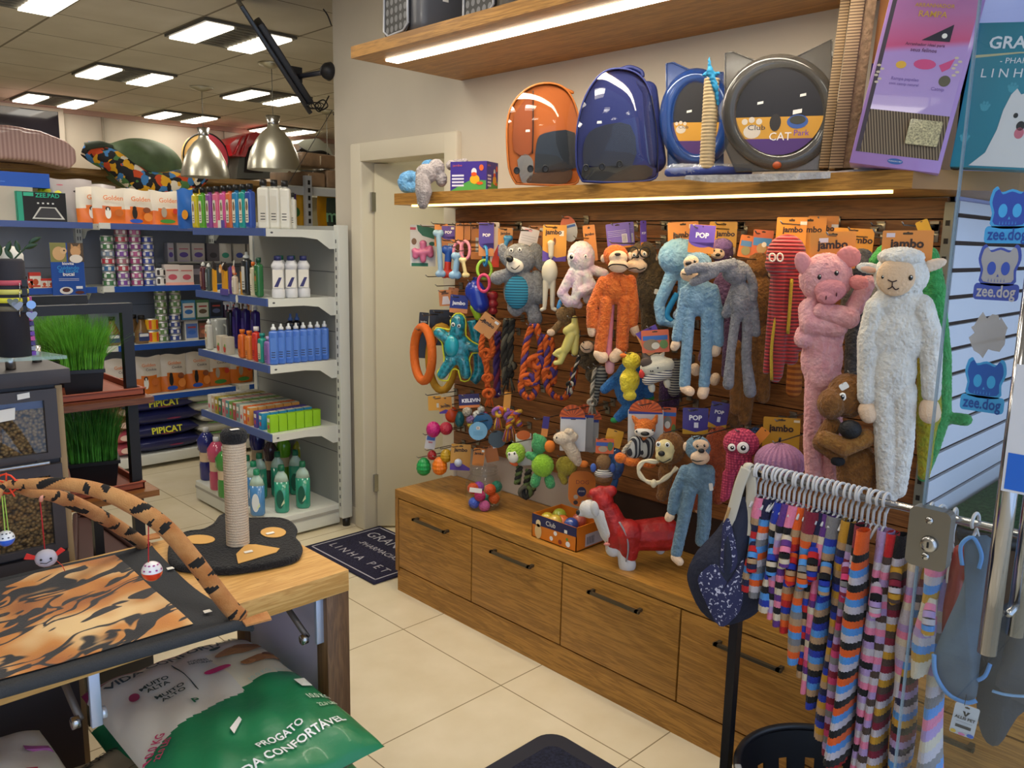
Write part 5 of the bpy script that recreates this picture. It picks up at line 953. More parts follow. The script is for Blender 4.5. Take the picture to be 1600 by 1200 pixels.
# ---------------- pendant lamps and the television ----------------
ALU = M('c4c2b4', .3, .9)
for lb, px, py, Y, w in (('aluminium bell pendant lamp on the left, lower of the two', 321, 277, 7.25, .2), ('aluminium bell pendant lamp nearer the television', 429, 266, 5.87, .2)):
    q = P(px, py, Y=Y); kx = depth(q)/FPX; R_ = (36 if px < 400 else 41)*kx; Hh = (62 if px < 400 else 57)*kx; r = root('pendant_lamp', lb, 'pendant lamp', (q.x, q.y, q.z))
    if px > 400: Hh = 68*kx
    prof = [(R_, 0), (R_*.97, Hh*.15), (R_*.86, Hh*.4), (R_*.66, Hh*.65), (R_*.42, Hh*.84), (R_*.24, Hh*.93), (R_*.2, Hh)]; g = MB(); g.lathe(prof, ALU, T(*q), n=36, caps=False); g.lathe([(a*.97, b_) for a, b_ in prof], M('d8d4c4', .5), T(*q), n=36, caps=False); g.part('shade', r)
    g = MB(); g.lathe([(R_*.2, Hh), (R_*.2, Hh*1.02), (R_*.27, Hh*1.2), (0, Hh*1.2)], STEEL, T(*q), n=20); g.part('socket', r); MB().tube([(q.x, q.y, q.z+Hh*1.2), (q.x, q.y, 2.9)], .003, M('6a6a60', .5)).part('cord', r); MB().lathe([(.015, 2.88), (.09, 2.905), (.1, 2.919)], ALU, T(q.x, q.y, 0), n=20).part('ceiling_rose', r)
g = MB(); q = P(510, 173, Z=2.92); g.tube([(q.x, q.y, 2.3), (q.x, q.y, 2.9)], .003, M('6a6a60', .5)); g.lathe([(.015, 2.88), (.09, 2.905), (.1, 2.919)], ALU, T(q.x, q.y, 0)); g.lathe([(.17, 2.1), (.15, 2.2), (.07, 2.3), (.03, 2.32)], ALU, T(q.x, q.y, 0), n=24, caps=False); g.thing('pendant_lamp', 'pendant lamp cord farthest right, shade hidden behind parcels', 'pendant lamp')
tv = root('television', 'black flat television seen edge on, tilted from the wall bracket', 'television', (2.3, 4.05, 2.5))
a, b_ = P(377, 9, Y=4.12), P(486, 178, Y=4.12); ex = (b_-a).normalized(); L_ = (b_-a).length; v = (a+b_)/2-CP; v.normalize(); n_ = ex.cross(v).normalized(); dv = n_.cross(ex).normalized()
if dv.dot(v) < 0: dv = -dv
TF = basis(a, ex, dv, ex.cross(dv)); sgn = 1 if (ex.cross(dv)).z > 0 else -1; TVM = M('232326', .3); HT = .42
g = MB(); g.box((0, 0, -.012), (L_, HT, .012), TVM, TF, r=.006); g.part('screen_panel', tv)
g = MB(); g.box((.12, .05, .012*sgn), (L_-.03, HT-.05, .05*sgn), M('2c2c30', .5), TF, r=.01); g.part('rear_housing', tv)
g = MB(); g.box((.01, .01, -.0128*sgn), (L_-.01, HT-.01, -.0122*sgn), M('0a0c10', .05), TF); g.part('glass', tv)
mb_ = root('tv_bracket', 'black swivel arm fixing the television to the wall end', 'bracket', (2.5, 4.0, 2.5)); w0 = Vector((2.53, 4.03, P(517, 112, Y=4.03).z)); w1 = P(462, 120, Y=4.25)
g = MB(); g.lathe([(.045, -.005), (.05, 0), (.04, .03), (.02, .05)], M('1e1d20', .5), T(*w0) @ RY(-90), n=20); g.part('wall_plate', mb_); g = MB(); g.tube([w0, w1], .014, M('3a3a42', .4)); g.box((-.04, -.02, -.03), (.03, .02, .05), M('1e1d20', .5), T(*w1)); g.part('arm', mb_)
g = MB(); cb_ = [P(x, y, Y=4.1) for x, y in ((468, 125), (478, 142), (488, 160), (500, 172), (512, 166), (505, 156), (492, 165), (500, 174), (514, 150))]; g.tube(smooth(cb_), .004, BLACK, n=6)
for k in range(3): g.tube([P(488+k*4+10*math.cos(t*PI/6), 165+5*math.sin(t*PI/6), Y=4.1) for t in range(12)], .003, BLACK, n=5, closed=True)
g.thing('cable_bundle', 'bundle of black cables tied below the television bracket', 'cable')
g = MB(); g.tube([P(519, 172, Y=4.06), P(437, 310, Y=4.4)], .002, BLACK, n=5); g.thing('wire', 'thin black wire slanting down from the wall end to the shelf', 'wire')
g = MB(); g.tube(smooth([P(x, y, Y=4.02) for x, y in ((505, 14), (512, 24), (518, 40))]), .004, BLACK, n=5); g.thing('cable', 'short black cable coming out of the ceiling corner', 'cable')
# ---------------- toys on the pegs ----------------
FUZZ = {}
def fuzz(o, s, st):
    k = round(s, 4)
    if k not in FUZZ: t = bpy.data.textures.new('fuzz', 'CLOUDS'); t.noise_scale = s; t.noise_depth = 1; FUZZ[k] = t
    m = o.modifiers.new('d', 'DISPLACE'); m.texture = FUZZ[k]; m.strength = st; m.mid_level = .5
class Toy:
    """a plush or rubber toy described on the upright plane it hangs in, sizes in picture units turned into metres"""
    def __init__(s, name, label, cat, cx, cy, X, group=None, turn=0.):
        s.F = Face(cx, cy, X=X, turn=turn); s.k = s.F.k; s.X = X; s.cx, s.cy = cx, cy; s.r = root(name, label, cat, tuple(s.F.o), group)
    def at(s, x, y, d=0.): return s.F.at(x, y, d*s.k)
    def M4(s, x, y, d=0., roll=0.): return s.F.fr(x, y, d*s.k, roll)
    def fur(s, name, blobs, mat, vox=1.6, sm=3, fz=1.0, label=None, parent=None):
        g = MB(); k = s.k
        for b in blobs:
            if b[0] == 'c':
                d1, d2 = (b[7], b[8]) if len(b) > 8 else (0, 0); g.cap(s.at(b[1], b[2], d1), s.at(b[4], b[5], d2), b[3]*k, b[6]*k, mat)
            elif b[0] == 'e':
                _, x, y, rx, ry = b[:5]; rd = b[5] if len(b) > 5 else min(rx, ry); d = b[6] if len(b) > 6 else 0; ro = b[7] if len(b) > 7 else 0
                g.ell((0, 0, 0), (rx*k, ry*k, rd*k), mat, s.M4(x, y, d, ro), n=16)
            else:
                g.tube(smooth([s.at(*p[:3]) for p in b[1]], 5), [b[2]*k]*((len(b[1])-1)*5+1) if not isinstance(b[2], list) else [k*(b[2][0]+(b[2][1]-b[2][0])*i/((len(b[1])-1)*5)) for i in range((len(b[1])-1)*5+1)], mat, n=10)
        o = g.part(name, parent or s.r, label)
        m = o.modifiers.new('r', 'REMESH'); m.mode = 'VOXEL'; m.voxel_size = max(vox*k, .0018); m.use_smooth_shade = True
        m = o.modifiers.new('s', 'SMOOTH'); m.factor = .6; m.iterations = sm
        if fz: fuzz(o, .0055, .0035*fz)
        return o
    def balls(s, name, lst, mat, label=None):
        """plain ellipsoids: (x, y, rx, ry, rd, d[, roll])"""
        g = MB()
        for b in lst: g.ell((0, 0, 0), (b[2]*s.k, b[3]*s.k, b[4]*s.k), mat, s.M4(b[0], b[1], b[5], b[6] if len(b) > 6 else 0), n=14)
        return g.part(name, s.r, label)
    def eyes(s, lst, white=False):
        for x, y, r, d in lst:
            g = MB()
            if white: g.ell((0, 0, 0), (r*1.5*s.k, r*1.7*s.k, r*.5*s.k), M('f0eee8', .3), s.M4(x, y, d), n=12)
            g.ell((0, 0, 0), (r*.8*s.k, r*1.05*s.k, r*.6*s.k), M('0a0a0c', .15), s.M4(x, y, d+(r*.35 if white else 0)), n=12); g.ell((0, 0, 0), (r*.25*s.k, r*.3*s.k, r*.2*s.k), M('ffffff', .3), s.M4(x+.25*r, y-.4*r, d+r*(.9 if white else .5)), n=8); g.part('eye', s.r)  # white bead on each pupil models a highlight as a shape
    def line(s, name, pts, r, mat, label=None, flat=1., n=6):
        g = MB(); g.tube(smooth([s.at(*p) for p in pts], 4), r*s.k, mat, n=n, flat=flat); return g.part(name, s.r, label)
    def card(s, x0, y0, x1, y1, col='e0902c', roll=0., texts=(), art=(), d=-4., name='hang_tag', pur=False, cut=None):
        return card(s.r, s.F, x0, y0, x1, y1, col, roll, texts, art, d*s.k, name, pur)
    def hook(s, px, py, lab=None):
        hook(px, py, s.X, lab); return s
YEL, ORG, PUR = 'd9a01e', 'd98a2e', '5a3f9c'
def card(rt, F, x0, y0, x1, y1, col, roll=0., texts=(), art=(), d=0., name='hang_tag', pur=False):
    """printed header card between two corners given in the picture; texts: (string, colour, x, y, size) in units of the card"""
    cx, cy = (x0+x1)/2, (y0+y1)/2; k = F.k; W, H_ = abs(x1-x0)*k, abs(y1-y0)*k; Fm = F.fr(cx, cy, d, roll); g = MB()
    g.rrect(-W/2, -H_/2, W/2, H_/2, .0012, M(col, .45, coat=.2), Fm @ T(0, 0, -.0012), r=.004, n=4)
    Fm = Fm @ T(0, 0, .0003)
    g.rrect(-W*.1, H_*.40, W*.1, H_*.45, 0, M('4a3a28', .8), Fm @ T(0, 0, .0001), r=.002); g.disc(0, H_*.44, W*.03, H_*.03, M('4a3a28', .8), Fm @ T(0, 0, .0002), n=8)
    if pur:
        c = PUR if pur is True else pur; g.poly([(-W/2+.001, H_/2-.001), (W/2-.001, H_/2-.001), (W/2-.001, -H_*.28)]+[(W/2*math.cos(a), -H_*.05-H_*.25*math.sin(a)) for a in [.2+(PI-.2)*i/8 for i in range(9)]], 0, M(c, .45), Fm @ T(0, 0, .0002))
    z = .0005
    for a in art:
        if a[0] == 'b': g.poly([(a[2]*W, a[3]*H_), (a[4]*W, a[3]*H_), (a[4]*W, a[5]*H_), (a[2]*W, a[5]*H_)], 0, M(a[1], .5), Fm @ T(0, 0, z))
        elif a[0] == 'p': g.poly([(x*W, y*H_) for x, y in a[2]], 0, M(a[1], .5), Fm @ T(0, 0, z))
        else: g.disc(a[2]*W, a[3]*H_, a[4]*W, a[5]*H_, M(a[1], .5), Fm @ T(0, 0, z))
        z += .0003
    for t_, c, x, y, sz in texts: g.text(t_, x*W, y*H_, sz*W*.9, M(c, .5), Fm @ T(0, 0, z), w=sz*W*1.12, bold=.035)
    return g.part(name, rt)
JB = [('jambo', '3a2418', 0, .12, .6)]; PP = [('POP', 'f0eef4', 0, .12, .45)]
JB2 = [('jambo', '3a2418', 0, .18, .62), ]; STK = [('b', 'e8e4dc', .2, .3, .42, .42)]
HK = M('8d8a84', .3, .9)
def hook(px, py, X, lab=None, tip=.03):
    """peg hook: plate clipped on the slat panel and a wire coming straight out to the toy"""
    p = P(px, py, X=X); 
    y_, z_ = max(.84, min(p.y, 2.925)), p.z; g = MB(); xw = X0-.029
    g.box((xw-.003, y_-.012, z_-.018), (xw, y_+.012, z_+.012), HK, r=.001, seg=1); g.box((xw-.008, y_-.012, z_+.009), (xw, y_+.012, z_+.013), HK)
    g.tube([(xw, y_, z_), (X-tip, y_, z_), (X-tip-.012, y_, z_+.008)], .0022, HK, n=6); g.thing('peg_hook', lab or 'thin steel peg hook coming out of the slat panel', 'hook', None if lab else 'steel peg hooks')
def bare_hook(px, py, X, lab): hook(px, py, X, lab, 0)
for px, py, X, lb in ((887, 352, 2.47, 'steel hook plate above the pastel octopus'), (1034, 352, 2.47, 'empty steel hook between the purple cards and the first orange card'), (1148, 352, 2.46, 'steel hook plate left of the red octopus'), (1363, 352, 2.44, 'empty steel hook above the pig'), (1465, 352, 2.44, 'empty steel hook at the right end of the slat panel'), (662, 432, 2.33, 'bare steel peg pointing left under the pink rings'), (683, 447, 2.36, 'short bare peg above the small orange box'), (660, 616, 2.33, 'bare dark peg pointing left above the yellow cards'), (680, 674, 2.36, 'dark peg between the pink balls and rubber eggs'), (1018, 492, 2.40, 'bare peg under the brown ape')):
    bare_hook(px, py, X, lb)
# --- plush builders shared by the long-limbed toys
CRM = M('e0c2a4', .9, bump=(200, .4), sheen=.3)
def limbs(t, blobs, mat, **k): return t.fur('body', blobs, mat, **k)
def pads(t, name, lst, mat=None, **k): 
    for b in lst: t.fur(name, [b], mat or CRM, fz=.3, vox=1.4)
# 1 grey dog with striped belly
t = Toy('plush_dog', 'grey plush dog with blue striped belly and white muzzle', 'plush toy', 812, 430, 2.31)
G1 = fur('6e7076', '8d9096'); t.fur('body', [('e', 815, 455, 29, 34, 20), ('e', 812, 404, 27, 24, 19, 3), ('c', 793, 428, 9, 777, 434, 11, 3, 6), ('c', 838, 432, 10, 844, 462, 13, 2, 6), ('c', 803, 480, 11, 806, 484, 11, 0, 3), ('c', 832, 480, 11, 836, 498, 12, 0, 4)], G1)
t.fur('ear', [('e', 788, 398, 9, 19, 5, 4, 15)], fur('80838a')); t.fur('ear', [('e', 842, 402, 13, 25, 6, 5, 25)], fur('80838a'))
def stripefn(ax, s, c1, c2, duty=.5):
    def fn(nt, L, tc, b):
        sp = nt.nodes.new('ShaderNodeSeparateXYZ'); L(tc.outputs['Object'], sp.inputs[0]); a = nt.nodes.new('ShaderNodeMath'); a.operation = 'MULTIPLY_ADD'; a.inputs[1].default_value = s; a.inputs[2].default_value = 500; L(sp.outputs[ax], a.inputs[0])
        f = nt.nodes.new('ShaderNodeMath'); f.operation = 'FRACT'; L(a.outputs[0], f.inputs[0]); r = ramp(nt, [(0, c1), (duty, c2)], 'CONSTANT'); L(f.outputs[0], r.inputs['Fac']); L(r.outputs['Color'], b.inputs['Base Color'])
    return fn
t.fur('belly', [('e', 808, 456, 20, 27, 8, 15)], graph('belly stripes', stripefn('Z', 95, '2a86a8', '15546e'), .8), fz=0)
t.fur('muzzle', [('e', 805, 414, 14, 12, 9, 17), ('e', 800, 408, 8, 6, 7, 21)], M('e6dfd2', .9), fz=.2); t.balls('nose', [(797, 404, 6, 5.5, 5, 29)], M('14141a', .4)); t.eyes([(799, 391, 2, 20), (812, 390, 2, 20)], True); t.line('smile', [(799, 417, 25), (805, 420, 27), (812, 414, 25)], .7, BLACK)
t.hook(812, 360)
# 2 pastel octopus
t = Toy('plush_octopus', 'pastel white and lilac plush octopus with big eyes', 'plush toy', 905, 425, 2.31)
PA = fur('c9cbc8', 'd2b4cc', 25); t.fur('body', [('e', 908, 402, 22, 26, 17), ('c', 895, 425, 8, 878, 458, 8, 4, 6), ('c', 878, 458, 8, 888, 472, 8, 6, 8), ('c', 905, 428, 7, 899, 470, 8, 8, 12), ('c', 915, 428, 8, 925, 448, 9, 6, 6), ('c', 925, 448, 9, 910, 455, 9, 6, 14), ('c', 922, 420, 8, 944, 428, 8), ('c', 885, 470, 7, 905, 476, 6, 8, 8), ('c', 915, 425, 7, 918, 468, 7)], PA)
t.eyes([(893, 401, 3.6, 14)], True); t.eyes([(915, 400, 1.6, 17)], True); t.card(913, 352, 932, 408, ORG, 8, [('jambo', '3a2418', 0, .25, .7)], d=-12); t.hook(908, 372)
# 3 orange monkey
t = Toy('plush_monkey', 'bright orange long limbed plush monkey with a pale frowning face', 'plush toy', 962, 470, 2.26)
OR = fur('c8591a', 'dd7430', 60); t.fur('body', [('e', 962, 400, 20, 18, 15), ('e', 962, 450, 24, 26, 15), ('c', 942, 440, 9, 925, 480, 9), ('c', 925, 480, 9, 925, 508, 9), ('c', 985, 438, 9, 990, 475, 9), ('c', 990, 475, 9, 988, 506, 9), ('c', 948, 470, 10, 938, 545, 10, 4, 6), ('c', 975, 470, 10, 972, 542, 10, 4, 6)], OR)
pads(t, 'hand', [('c', 925, 512, 8, 925, 520, 7), ('c', 990, 512, 8, 993, 519, 7)]); pads(t, 'foot', [('c', 936, 552, 9, 941, 557, 10, 8, 8), ('c', 966, 550, 9, 960, 557, 9, 8, 8)])
t.fur('face', [('e', 966, 402, 15, 11, 8, 11), ('e', 966, 415, 16, 11, 9, 13)], CRM, fz=.2); t.fur('ear', [('e', 943, 404, 5, 7, 4)], CRM, fz=0); t.fur('ear', [('e', 984, 400, 4, 7, 4)], CRM, fz=0)
t.balls('nose', [(965, 397, 5, 2.5, 3, 20)], M('2c2024', .5)); t.line('mouth', [(950, 417, 19), (956, 413, 22), (966, 412.5, 24), (976, 414, 22), (981, 418, 17)], 1.1, M('241a18', .7))
t.fur('tail', [('p', [(955, 475, -4), (952, 520, -2), (950, 560, 0)], 6)], M('c97a86', .9), fz=.3); pads(t, 'tail_tip', [('c', 953, 570, 8, 953, 578, 7)], M('d59aa0', .9)); t.line('mark', [(968, 438, 14.5), (970, 446, 15.5)], .5, M('7a3010', .8)); t.hook(964, 380)
# purple printed cards behind it
for i, (x0, y0, x1, y1, ro, d) in enumerate(((948, 349, 984, 388, 8, 0), (978, 347, 991, 386, 6, -6))):
    F = Face(966, 368, X=2.38); r = root('back_card', ['violet back card with bar code above the orange monkey', 'second violet card just behind the bar code card'][i], 'card', tuple(F.at((x0+x1)/2, y0+8, d*F.k))); card(r, F, x0, y0, x1, y1, '7a62c0', ro, [('____________', 'd8d0ee', -.05, .25-.07*j, .7) for j in range(4)], [('b', 'e8e6f0', .15, -.3, .38, .05)]+[('b', '3a3050', .18+.03*j, -.28, .19+.03*j, .02) for j in range(6)]+[('b', ORG, -.5, -.5, .5, -.42)], d*F.k, 'print')
hook(966, 353, 2.40)
F = Face(1006, 364, X=2.36, turn=45); r = root('back_card', 'narrow violet card seen almost edge on beside the glasses ape', 'card', tuple(F.o)); card(r, F, 999, 345, 1012, 384, '6a52b8', 5, [('POP', 'e8e4f4', 0, 0, .6)], [('b', ORG, -.5, -.5, .5, -.35)], 0, 'print'); hook(1006, 350, 2.38)
# 4 brown ape with glasses
t = Toy('plush_ape', 'dark brown plush ape with black glasses behind the orange monkey', 'plush toy', 1008, 440, 2.38)
DB = fur('3a2e1c', '5c4a2e', 70); t.fur('body', [('e', 1005, 400, 22, 24, 15), ('e', 1022, 450, 30, 45, 16), ('c', 1040, 440, 10, 1044, 500, 10), ('c', 1012, 480, 11, 1012, 560, 10), ('c', 1030, 480, 11, 1036, 540, 10)], DB)
t.fur('face', [('e', 995, 415, 17, 11, 8, 12), ('e', 1000, 398, 14, 9, 6, 11)], CRM, fz=.2); t.fur('ear', [('e', 1024, 403, 4, 8, 4, 2)], CRM, fz=0)
for x in (990, 1008): t.line('glasses_rim', [(x+8*math.cos(a*PI/4), 394+8*math.sin(a*PI/4), 19) for a in range(9)], 1.1, BLACK)
t.eyes([(991, 398, 2, 18), (1007, 396, 2, 18)], True); t.balls('nose', [(996, 401, 3, 2.5, 3, 19)], BLACK); t.line('mouth', [(982, 420, 18), (993, 418, 20), (1000, 421, 20), (1008, 418, 18)], .9, BLACK); t.hook(1005, 372); t.card(1022, 451, 1034, 459, 'e0dcd0', -10, d=22, name='care_tag')
# 5 blue octopus
t = Toy('plush_octopus', 'sky blue plush octopus hanging behind the blue monkey', 'plush toy', 1065, 420, 2.34)
LB = fur('6f9fc4', '8db6d4', 35); t.fur('body', [('e', 1062, 402, 34, 30, 22), ('c', 1050, 428, 11, 1030, 475, 9, 0, 4), ('c', 1030, 475, 9, 1034, 500, 9, 4, 6), ('c', 1034, 500, 8, 1052, 505, 7, 6, 8), ('c', 1070, 430, 10, 1066, 480, 9, -2, 0), ('c', 1085, 420, 12, 1095, 460, 10, -4, -4)], LB); t.fur('inner_arm', [('p', [(1058, 458, 2), (1042, 490, 8), (1050, 502, 10)], 5)], M('1c7cb4', .85), fz=.3); t.fur('arm', [('c', 1070, 480, 10, 1060, 492, 9, 6, 8)], fur('8fa6c4'))
t.hook(1065, 368)
F = Face(1068, 360, X=2.36); r = root('hang_card', 'orange jambo header card left of the violet one', 'card', tuple(F.at(1068, 350))); card(r, F, 1044, 347, 1091, 400, ORG, 4, JB, STK, 0, 'print')
t = Toy('plush_monkey', 'light blue long limbed plush monkey with violet header card', 'plush toy', 1092, 500, 2.24)
BL = fur('6d93ae', '88abc4', 50); t.fur('body', [('e', 1090, 412, 22, 19, 15), ('e', 1092, 465, 28, 30, 15), ('c', 1070, 455, 8, 1062, 500, 8), ('c', 1062, 500, 8, 1057, 528, 8), ('c', 1114, 452, 9, 1122, 490, 9), ('c', 1122, 490, 9, 1122, 535, 9), ('c', 1078, 485, 9, 1072, 560, 9, 3, 3), ('c', 1072, 560, 9, 1070, 600, 9, 3, 3), ('c', 1105, 485, 10, 1104, 560, 9, 3, 3), ('c', 1104, 560, 9, 1100, 600, 9, 3, 3)], BL)
pads(t, 'hand', [('c', 1056, 538, 8, 1054, 542, 7), ('c', 1118, 545, 9, 1117, 549, 9)]); pads(t, 'foot', [('c', 1070, 606, 8, 1078, 610, 8, 4, 10), ('c', 1100, 608, 9, 1098, 614, 9, 4, 8)])
t.fur('face', [('e', 1082, 410, 14, 11, 8, 9), ('e', 1078, 428, 15, 12, 9, 10)], CRM, fz=.2); t.eyes([(1086, 408, 2.4, 17)]); t.balls('nose', [(1076, 411, 5, 3.5, 3, 18, 20)], M('241c20', .5)); t.line('mouth', [(1066, 427, 16), (1073, 428, 20), (1082, 428, 20)], .8, BLACK)
t.card(1077, 352, 1116, 395, ORG, -3, PP, [], d=4, pur='6a4fb4'); t.hook(1095, 356)
# 6 purple monkey
t = Toy('plush_monkey', 'purple plush monkey mostly hidden between blue monkey and grey rabbit', 'plush toy', 1130, 480, 2.38)
VP = fur('4a2f52', '63486e', 60); t.fur('body', [('e', 1128, 394, 18, 17, 13), ('e', 1135, 460, 24, 40, 14), ('c', 1120, 490, 9, 1098, 560, 8), ('c', 1140, 490, 10, 1136, 585, 9), ('c', 1148, 470, 9, 1155, 550, 9)], VP); t.fur('hair', [('e', 1128, 384, 17, 12, 12, 2)], fur('8a6aa6')); t.fur('face', [('e', 1122, 396, 12, 9, 7, 9)], CRM, fz=.2); t.eyes([(1116, 391, 2, 15), (1127, 392, 2, 15)]); t.balls('nose', [(1122, 398, 4, 2.5, 2, 16)], BLACK)
t.fur('ear', [('e', 1146, 392, 4, 7, 3)], CRM, fz=0); pads(t, 'foot', [('c', 1086, 575, 8, 1087, 580, 8), ('c', 1118, 590, 8, 1116, 595, 8)]); t.card(1108, 347, 1150, 400, YEL, 0, [('jambo', '3a2418', .1, .15, .6)], d=-14); t.hook(1128, 351)
# 7 grey rabbit
t = Toy('plush_rabbit', 'grey plush rabbit with one long ear flopped over the blue monkey', 'plush toy', 1155, 500, 2.24)
GR = fur('6f7078', '8a8b92', 60); t.fur('body', [('e', 1150, 425, 22, 19, 15), ('e', 1160, 470, 20, 30, 14), ('c', 1172, 450, 8, 1178, 490, 8), ('c', 1178, 490, 8, 1182, 520, 7), ('c', 1150, 450, 9, 1135, 490, 8, -5, -5), ('c', 1150, 495, 8, 1142, 550, 7, 2, 2), ('c', 1142, 550, 7, 1138, 600, 9, 2, 2), ('c', 1168, 495, 8, 1166, 560, 8, 2, 2), ('c', 1166, 560, 8, 1172, 612, 10, 2, 2)], GR)
t.fur('ear', [('p', [(1150, 412, 6), (1115, 418, 14), (1090, 418, 18), (1072, 424, 20)], [10, 7]), ('c', 1115, 425, 9, 1085, 440, 7, 14, 18)], GR); t.fur('ear', [('p', [(1162, 415, 4), (1176, 440, 6), (1176, 470, 6)], 7)], GR); t.hook(1152, 405)
# 8 tan monkey
t = Toy('plush_monkey', 'tan brown plush monkey hanging between rabbit and red octopus', 'plush toy', 1185, 470, 2.38)
TB = fur('6b4319', '8c5c28', 60); t.fur('body', [('e', 1186, 415, 20, 22, 14), ('e', 1185, 470, 24, 45, 14), ('c', 1180, 500, 12, 1172, 600, 11), ('c', 1172, 600, 11, 1163, 655, 10), ('c', 1195, 520, 12, 1192, 620, 11), ('c', 1150, 540, 10, 1150, 640, 10)], TB); t.fur('ear', [('e', 1204, 425, 5, 9, 4, 4)], CRM, fz=.2)
t.card(1176, 360, 1206, 400, 'd86a2a', -4, [], [('b', '4f8fd0', -.45, -.1, .45, .2), ('d', 'c09a6a', 0, -.2, .25, .2), ('d', 'f0e8dc', .1, -.05, .12, .1)], d=4); t.card(1155, 368, 1178, 402, 'd8782a', -8, [], [('b', '5a8ac0', -.4, .0, .4, .25), ('d', '9a9060', 0, -.2, .3, .2)], d=0); t.hook(1190, 365)
# 9 red corduroy octopus
t = Toy('plush_octopus', 'red corduroy plush octopus with yellow zigzag lined arms', 'plush toy', 1225, 470, 2.26)
def cordfn(nt, L, tc, b):
    w = nt.nodes.new('ShaderNodeTexWave'); w.inputs['Scale'].default_value = 30; w.bands_direction = 'Z'; L(tc.outputs['Object'], w.inputs['Vector']); r = ramp(nt, [(0, '6e0d14'), (.6, 'b8202a')]); L(w.outputs['Fac'], r.inputs['Fac']); L(r.outputs['Color'], b.inputs['Base Color'])
    bp = nt.nodes.new('ShaderNodeBump'); bp.inputs['Strength'].default_value = 1; bp.inputs['Distance'].default_value = .006; L(w.outputs['Fac'], bp.inputs['Height']); L(bp.outputs['Normal'], b.inputs['Normal'])
CORD = graph('red corduroy', cordfn, .85, Sheen_Weight=.4); t.fur('body', [('e', 1228, 398, 30, 32, 22), ('e', 1216, 412, 20, 20, 18, 6), ('c', 1232, 430, 13, 1236, 560, 11), ('c', 1218, 430, 12, 1212, 590, 8, 6, 4), ('c', 1212, 430, 8, 1197, 580, 5, 2, 2), ('c', 1245, 420, 14, 1244, 540, 12, -4, -4), ('c', 1222, 500, 14, 1214, 585, 9, 4, 4)], CORD, fz=0)
t.line('trim', [(1237, 435, 15), (1234, 480, 17), (1231, 520, 16)], 2.6, M('c8a832', .9, bump=(300, .8)), 'yellow zigzag trim'); t.line('trim', [(1213, 490, 12), (1206, 540, 14), (1206, 592, 12)], 2.4, M('c8a832', .9, bump=(300, .8)), 'yellow zigzag trim')
for x in (1207, 1219): t.line('eye', [(x+4.5*math.cos(a*PI/4), 402+6*math.sin(a*PI/4), 24) for a in range(9)], 1.3, M('e8dcd4', .6), 'white ringed eye')
t.hook(1230, 350)
F = Face(1250, 370, X=2.34); r = root('hang_card', 'large orange jambo header card above the red octopus', 'card', tuple(F.at(1240, 345))); card(r, F, 1213, 340, 1258, 404, 'e0922a', 0, [('jambo', '3a2418', .05, .2, .6)], [('b', 'e8e4dc', .28, .32, .5, .4)], 0, 'print')
F = Face(1275, 370, X=2.38); r = root('hang_card', 'orange jambo card half behind the large one', 'card', tuple(F.at(1270, 345))); card(r, F, 1240, 340, 1288, 404, 'e0922a', 0, [('jambo', '3a2418', .05, .2, .6)], [], 0, 'print'); F = Face(1290, 362, X=2.42); r = root('hang_card', 'rearmost orange jambo card with a price sticker', 'card', tuple(F.at(1290, 345))); card(r, F, 1262, 338, 1307, 402, 'd98a2a', 0, [('jambo', '3a2418', .05, .2, .6)], [('b', 'e8e4dc', .28, .22, .5, .3)], 0, 'print'); hook(1288, 344, 2.42)
# 10 pig
t = Toy('plush_pig', 'large pink plush pig with crossed arms and long legs', 'plush toy', 1290, 540, 2.16)
PG = fur('d08f94', 'dca5a8', 40); t.fur('body', [('e', 1290, 435, 40, 40, 30), ('e', 1285, 520, 33, 48, 22), ('e', 1284, 560, 32, 50, 22), ('c', 1282, 530, 24, 1284, 590, 25), ('c', 1275, 590, 17, 1270, 690, 15), ('c', 1270, 690, 15, 1272, 745, 14), ('c', 1300, 590, 16, 1302, 690, 14), ('c', 1302, 690, 13, 1300, 740, 12), ('c', 1265, 482, 17, 1268, 505, 18, 8, 16), ('c', 1268, 505, 18, 1310, 510, 14, 16, 20), ('c', 1256, 520, 13, 1256, 528, 15, 10, 12)], PG, vox=1.6)
t.fur('arm', [('c', 1285, 485, 14, 1325, 495, 17, 22, 24), ('c', 1335, 480, 14, 1355, 442, 12, 8, 6)], PG); t.fur('hand', [('e', 1343, 442, 17, 12, 9, 12, -20)], M('dc8a8a', .9, bump=(200, .4)))
t.fur('ear', [('e', 1256, 412, 13, 20, 6, 12, 25)], M('cf8c90', .9)); t.fur('ear', [('e', 1327, 401, 18, 16, 6, 8, -30), ('e', 1318, 397, 10, 8, 5, 8)], M('d8898a', .9))
t.fur('snout', [('e', 1297, 452, 23, 18, 14, 24), ('e', 1294, 462, 17, 13, 14, 26)], M('cb858c', .9, bump=(150, .4))); 
for x, y in ((1291, 463), (1307, 458)): t.balls('nostril', [(x, y, 1.3, 3.5, 2, 39)], M('5a2c34', .8))
t.eyes([(1281, 432, 4, 28), (1307, 426, 4, 27)]); t.card(1268, 363, 1334, 420, 'dd9033', 3, [('jambo', '3a2418', 0, .15, .6)], [('d', '3f9c9c', -.38, -.2, .06, .06), ('b', 'e8d8d8', -.3, .22, -.1, .34)], d=-10); t.hook(1302, 368)
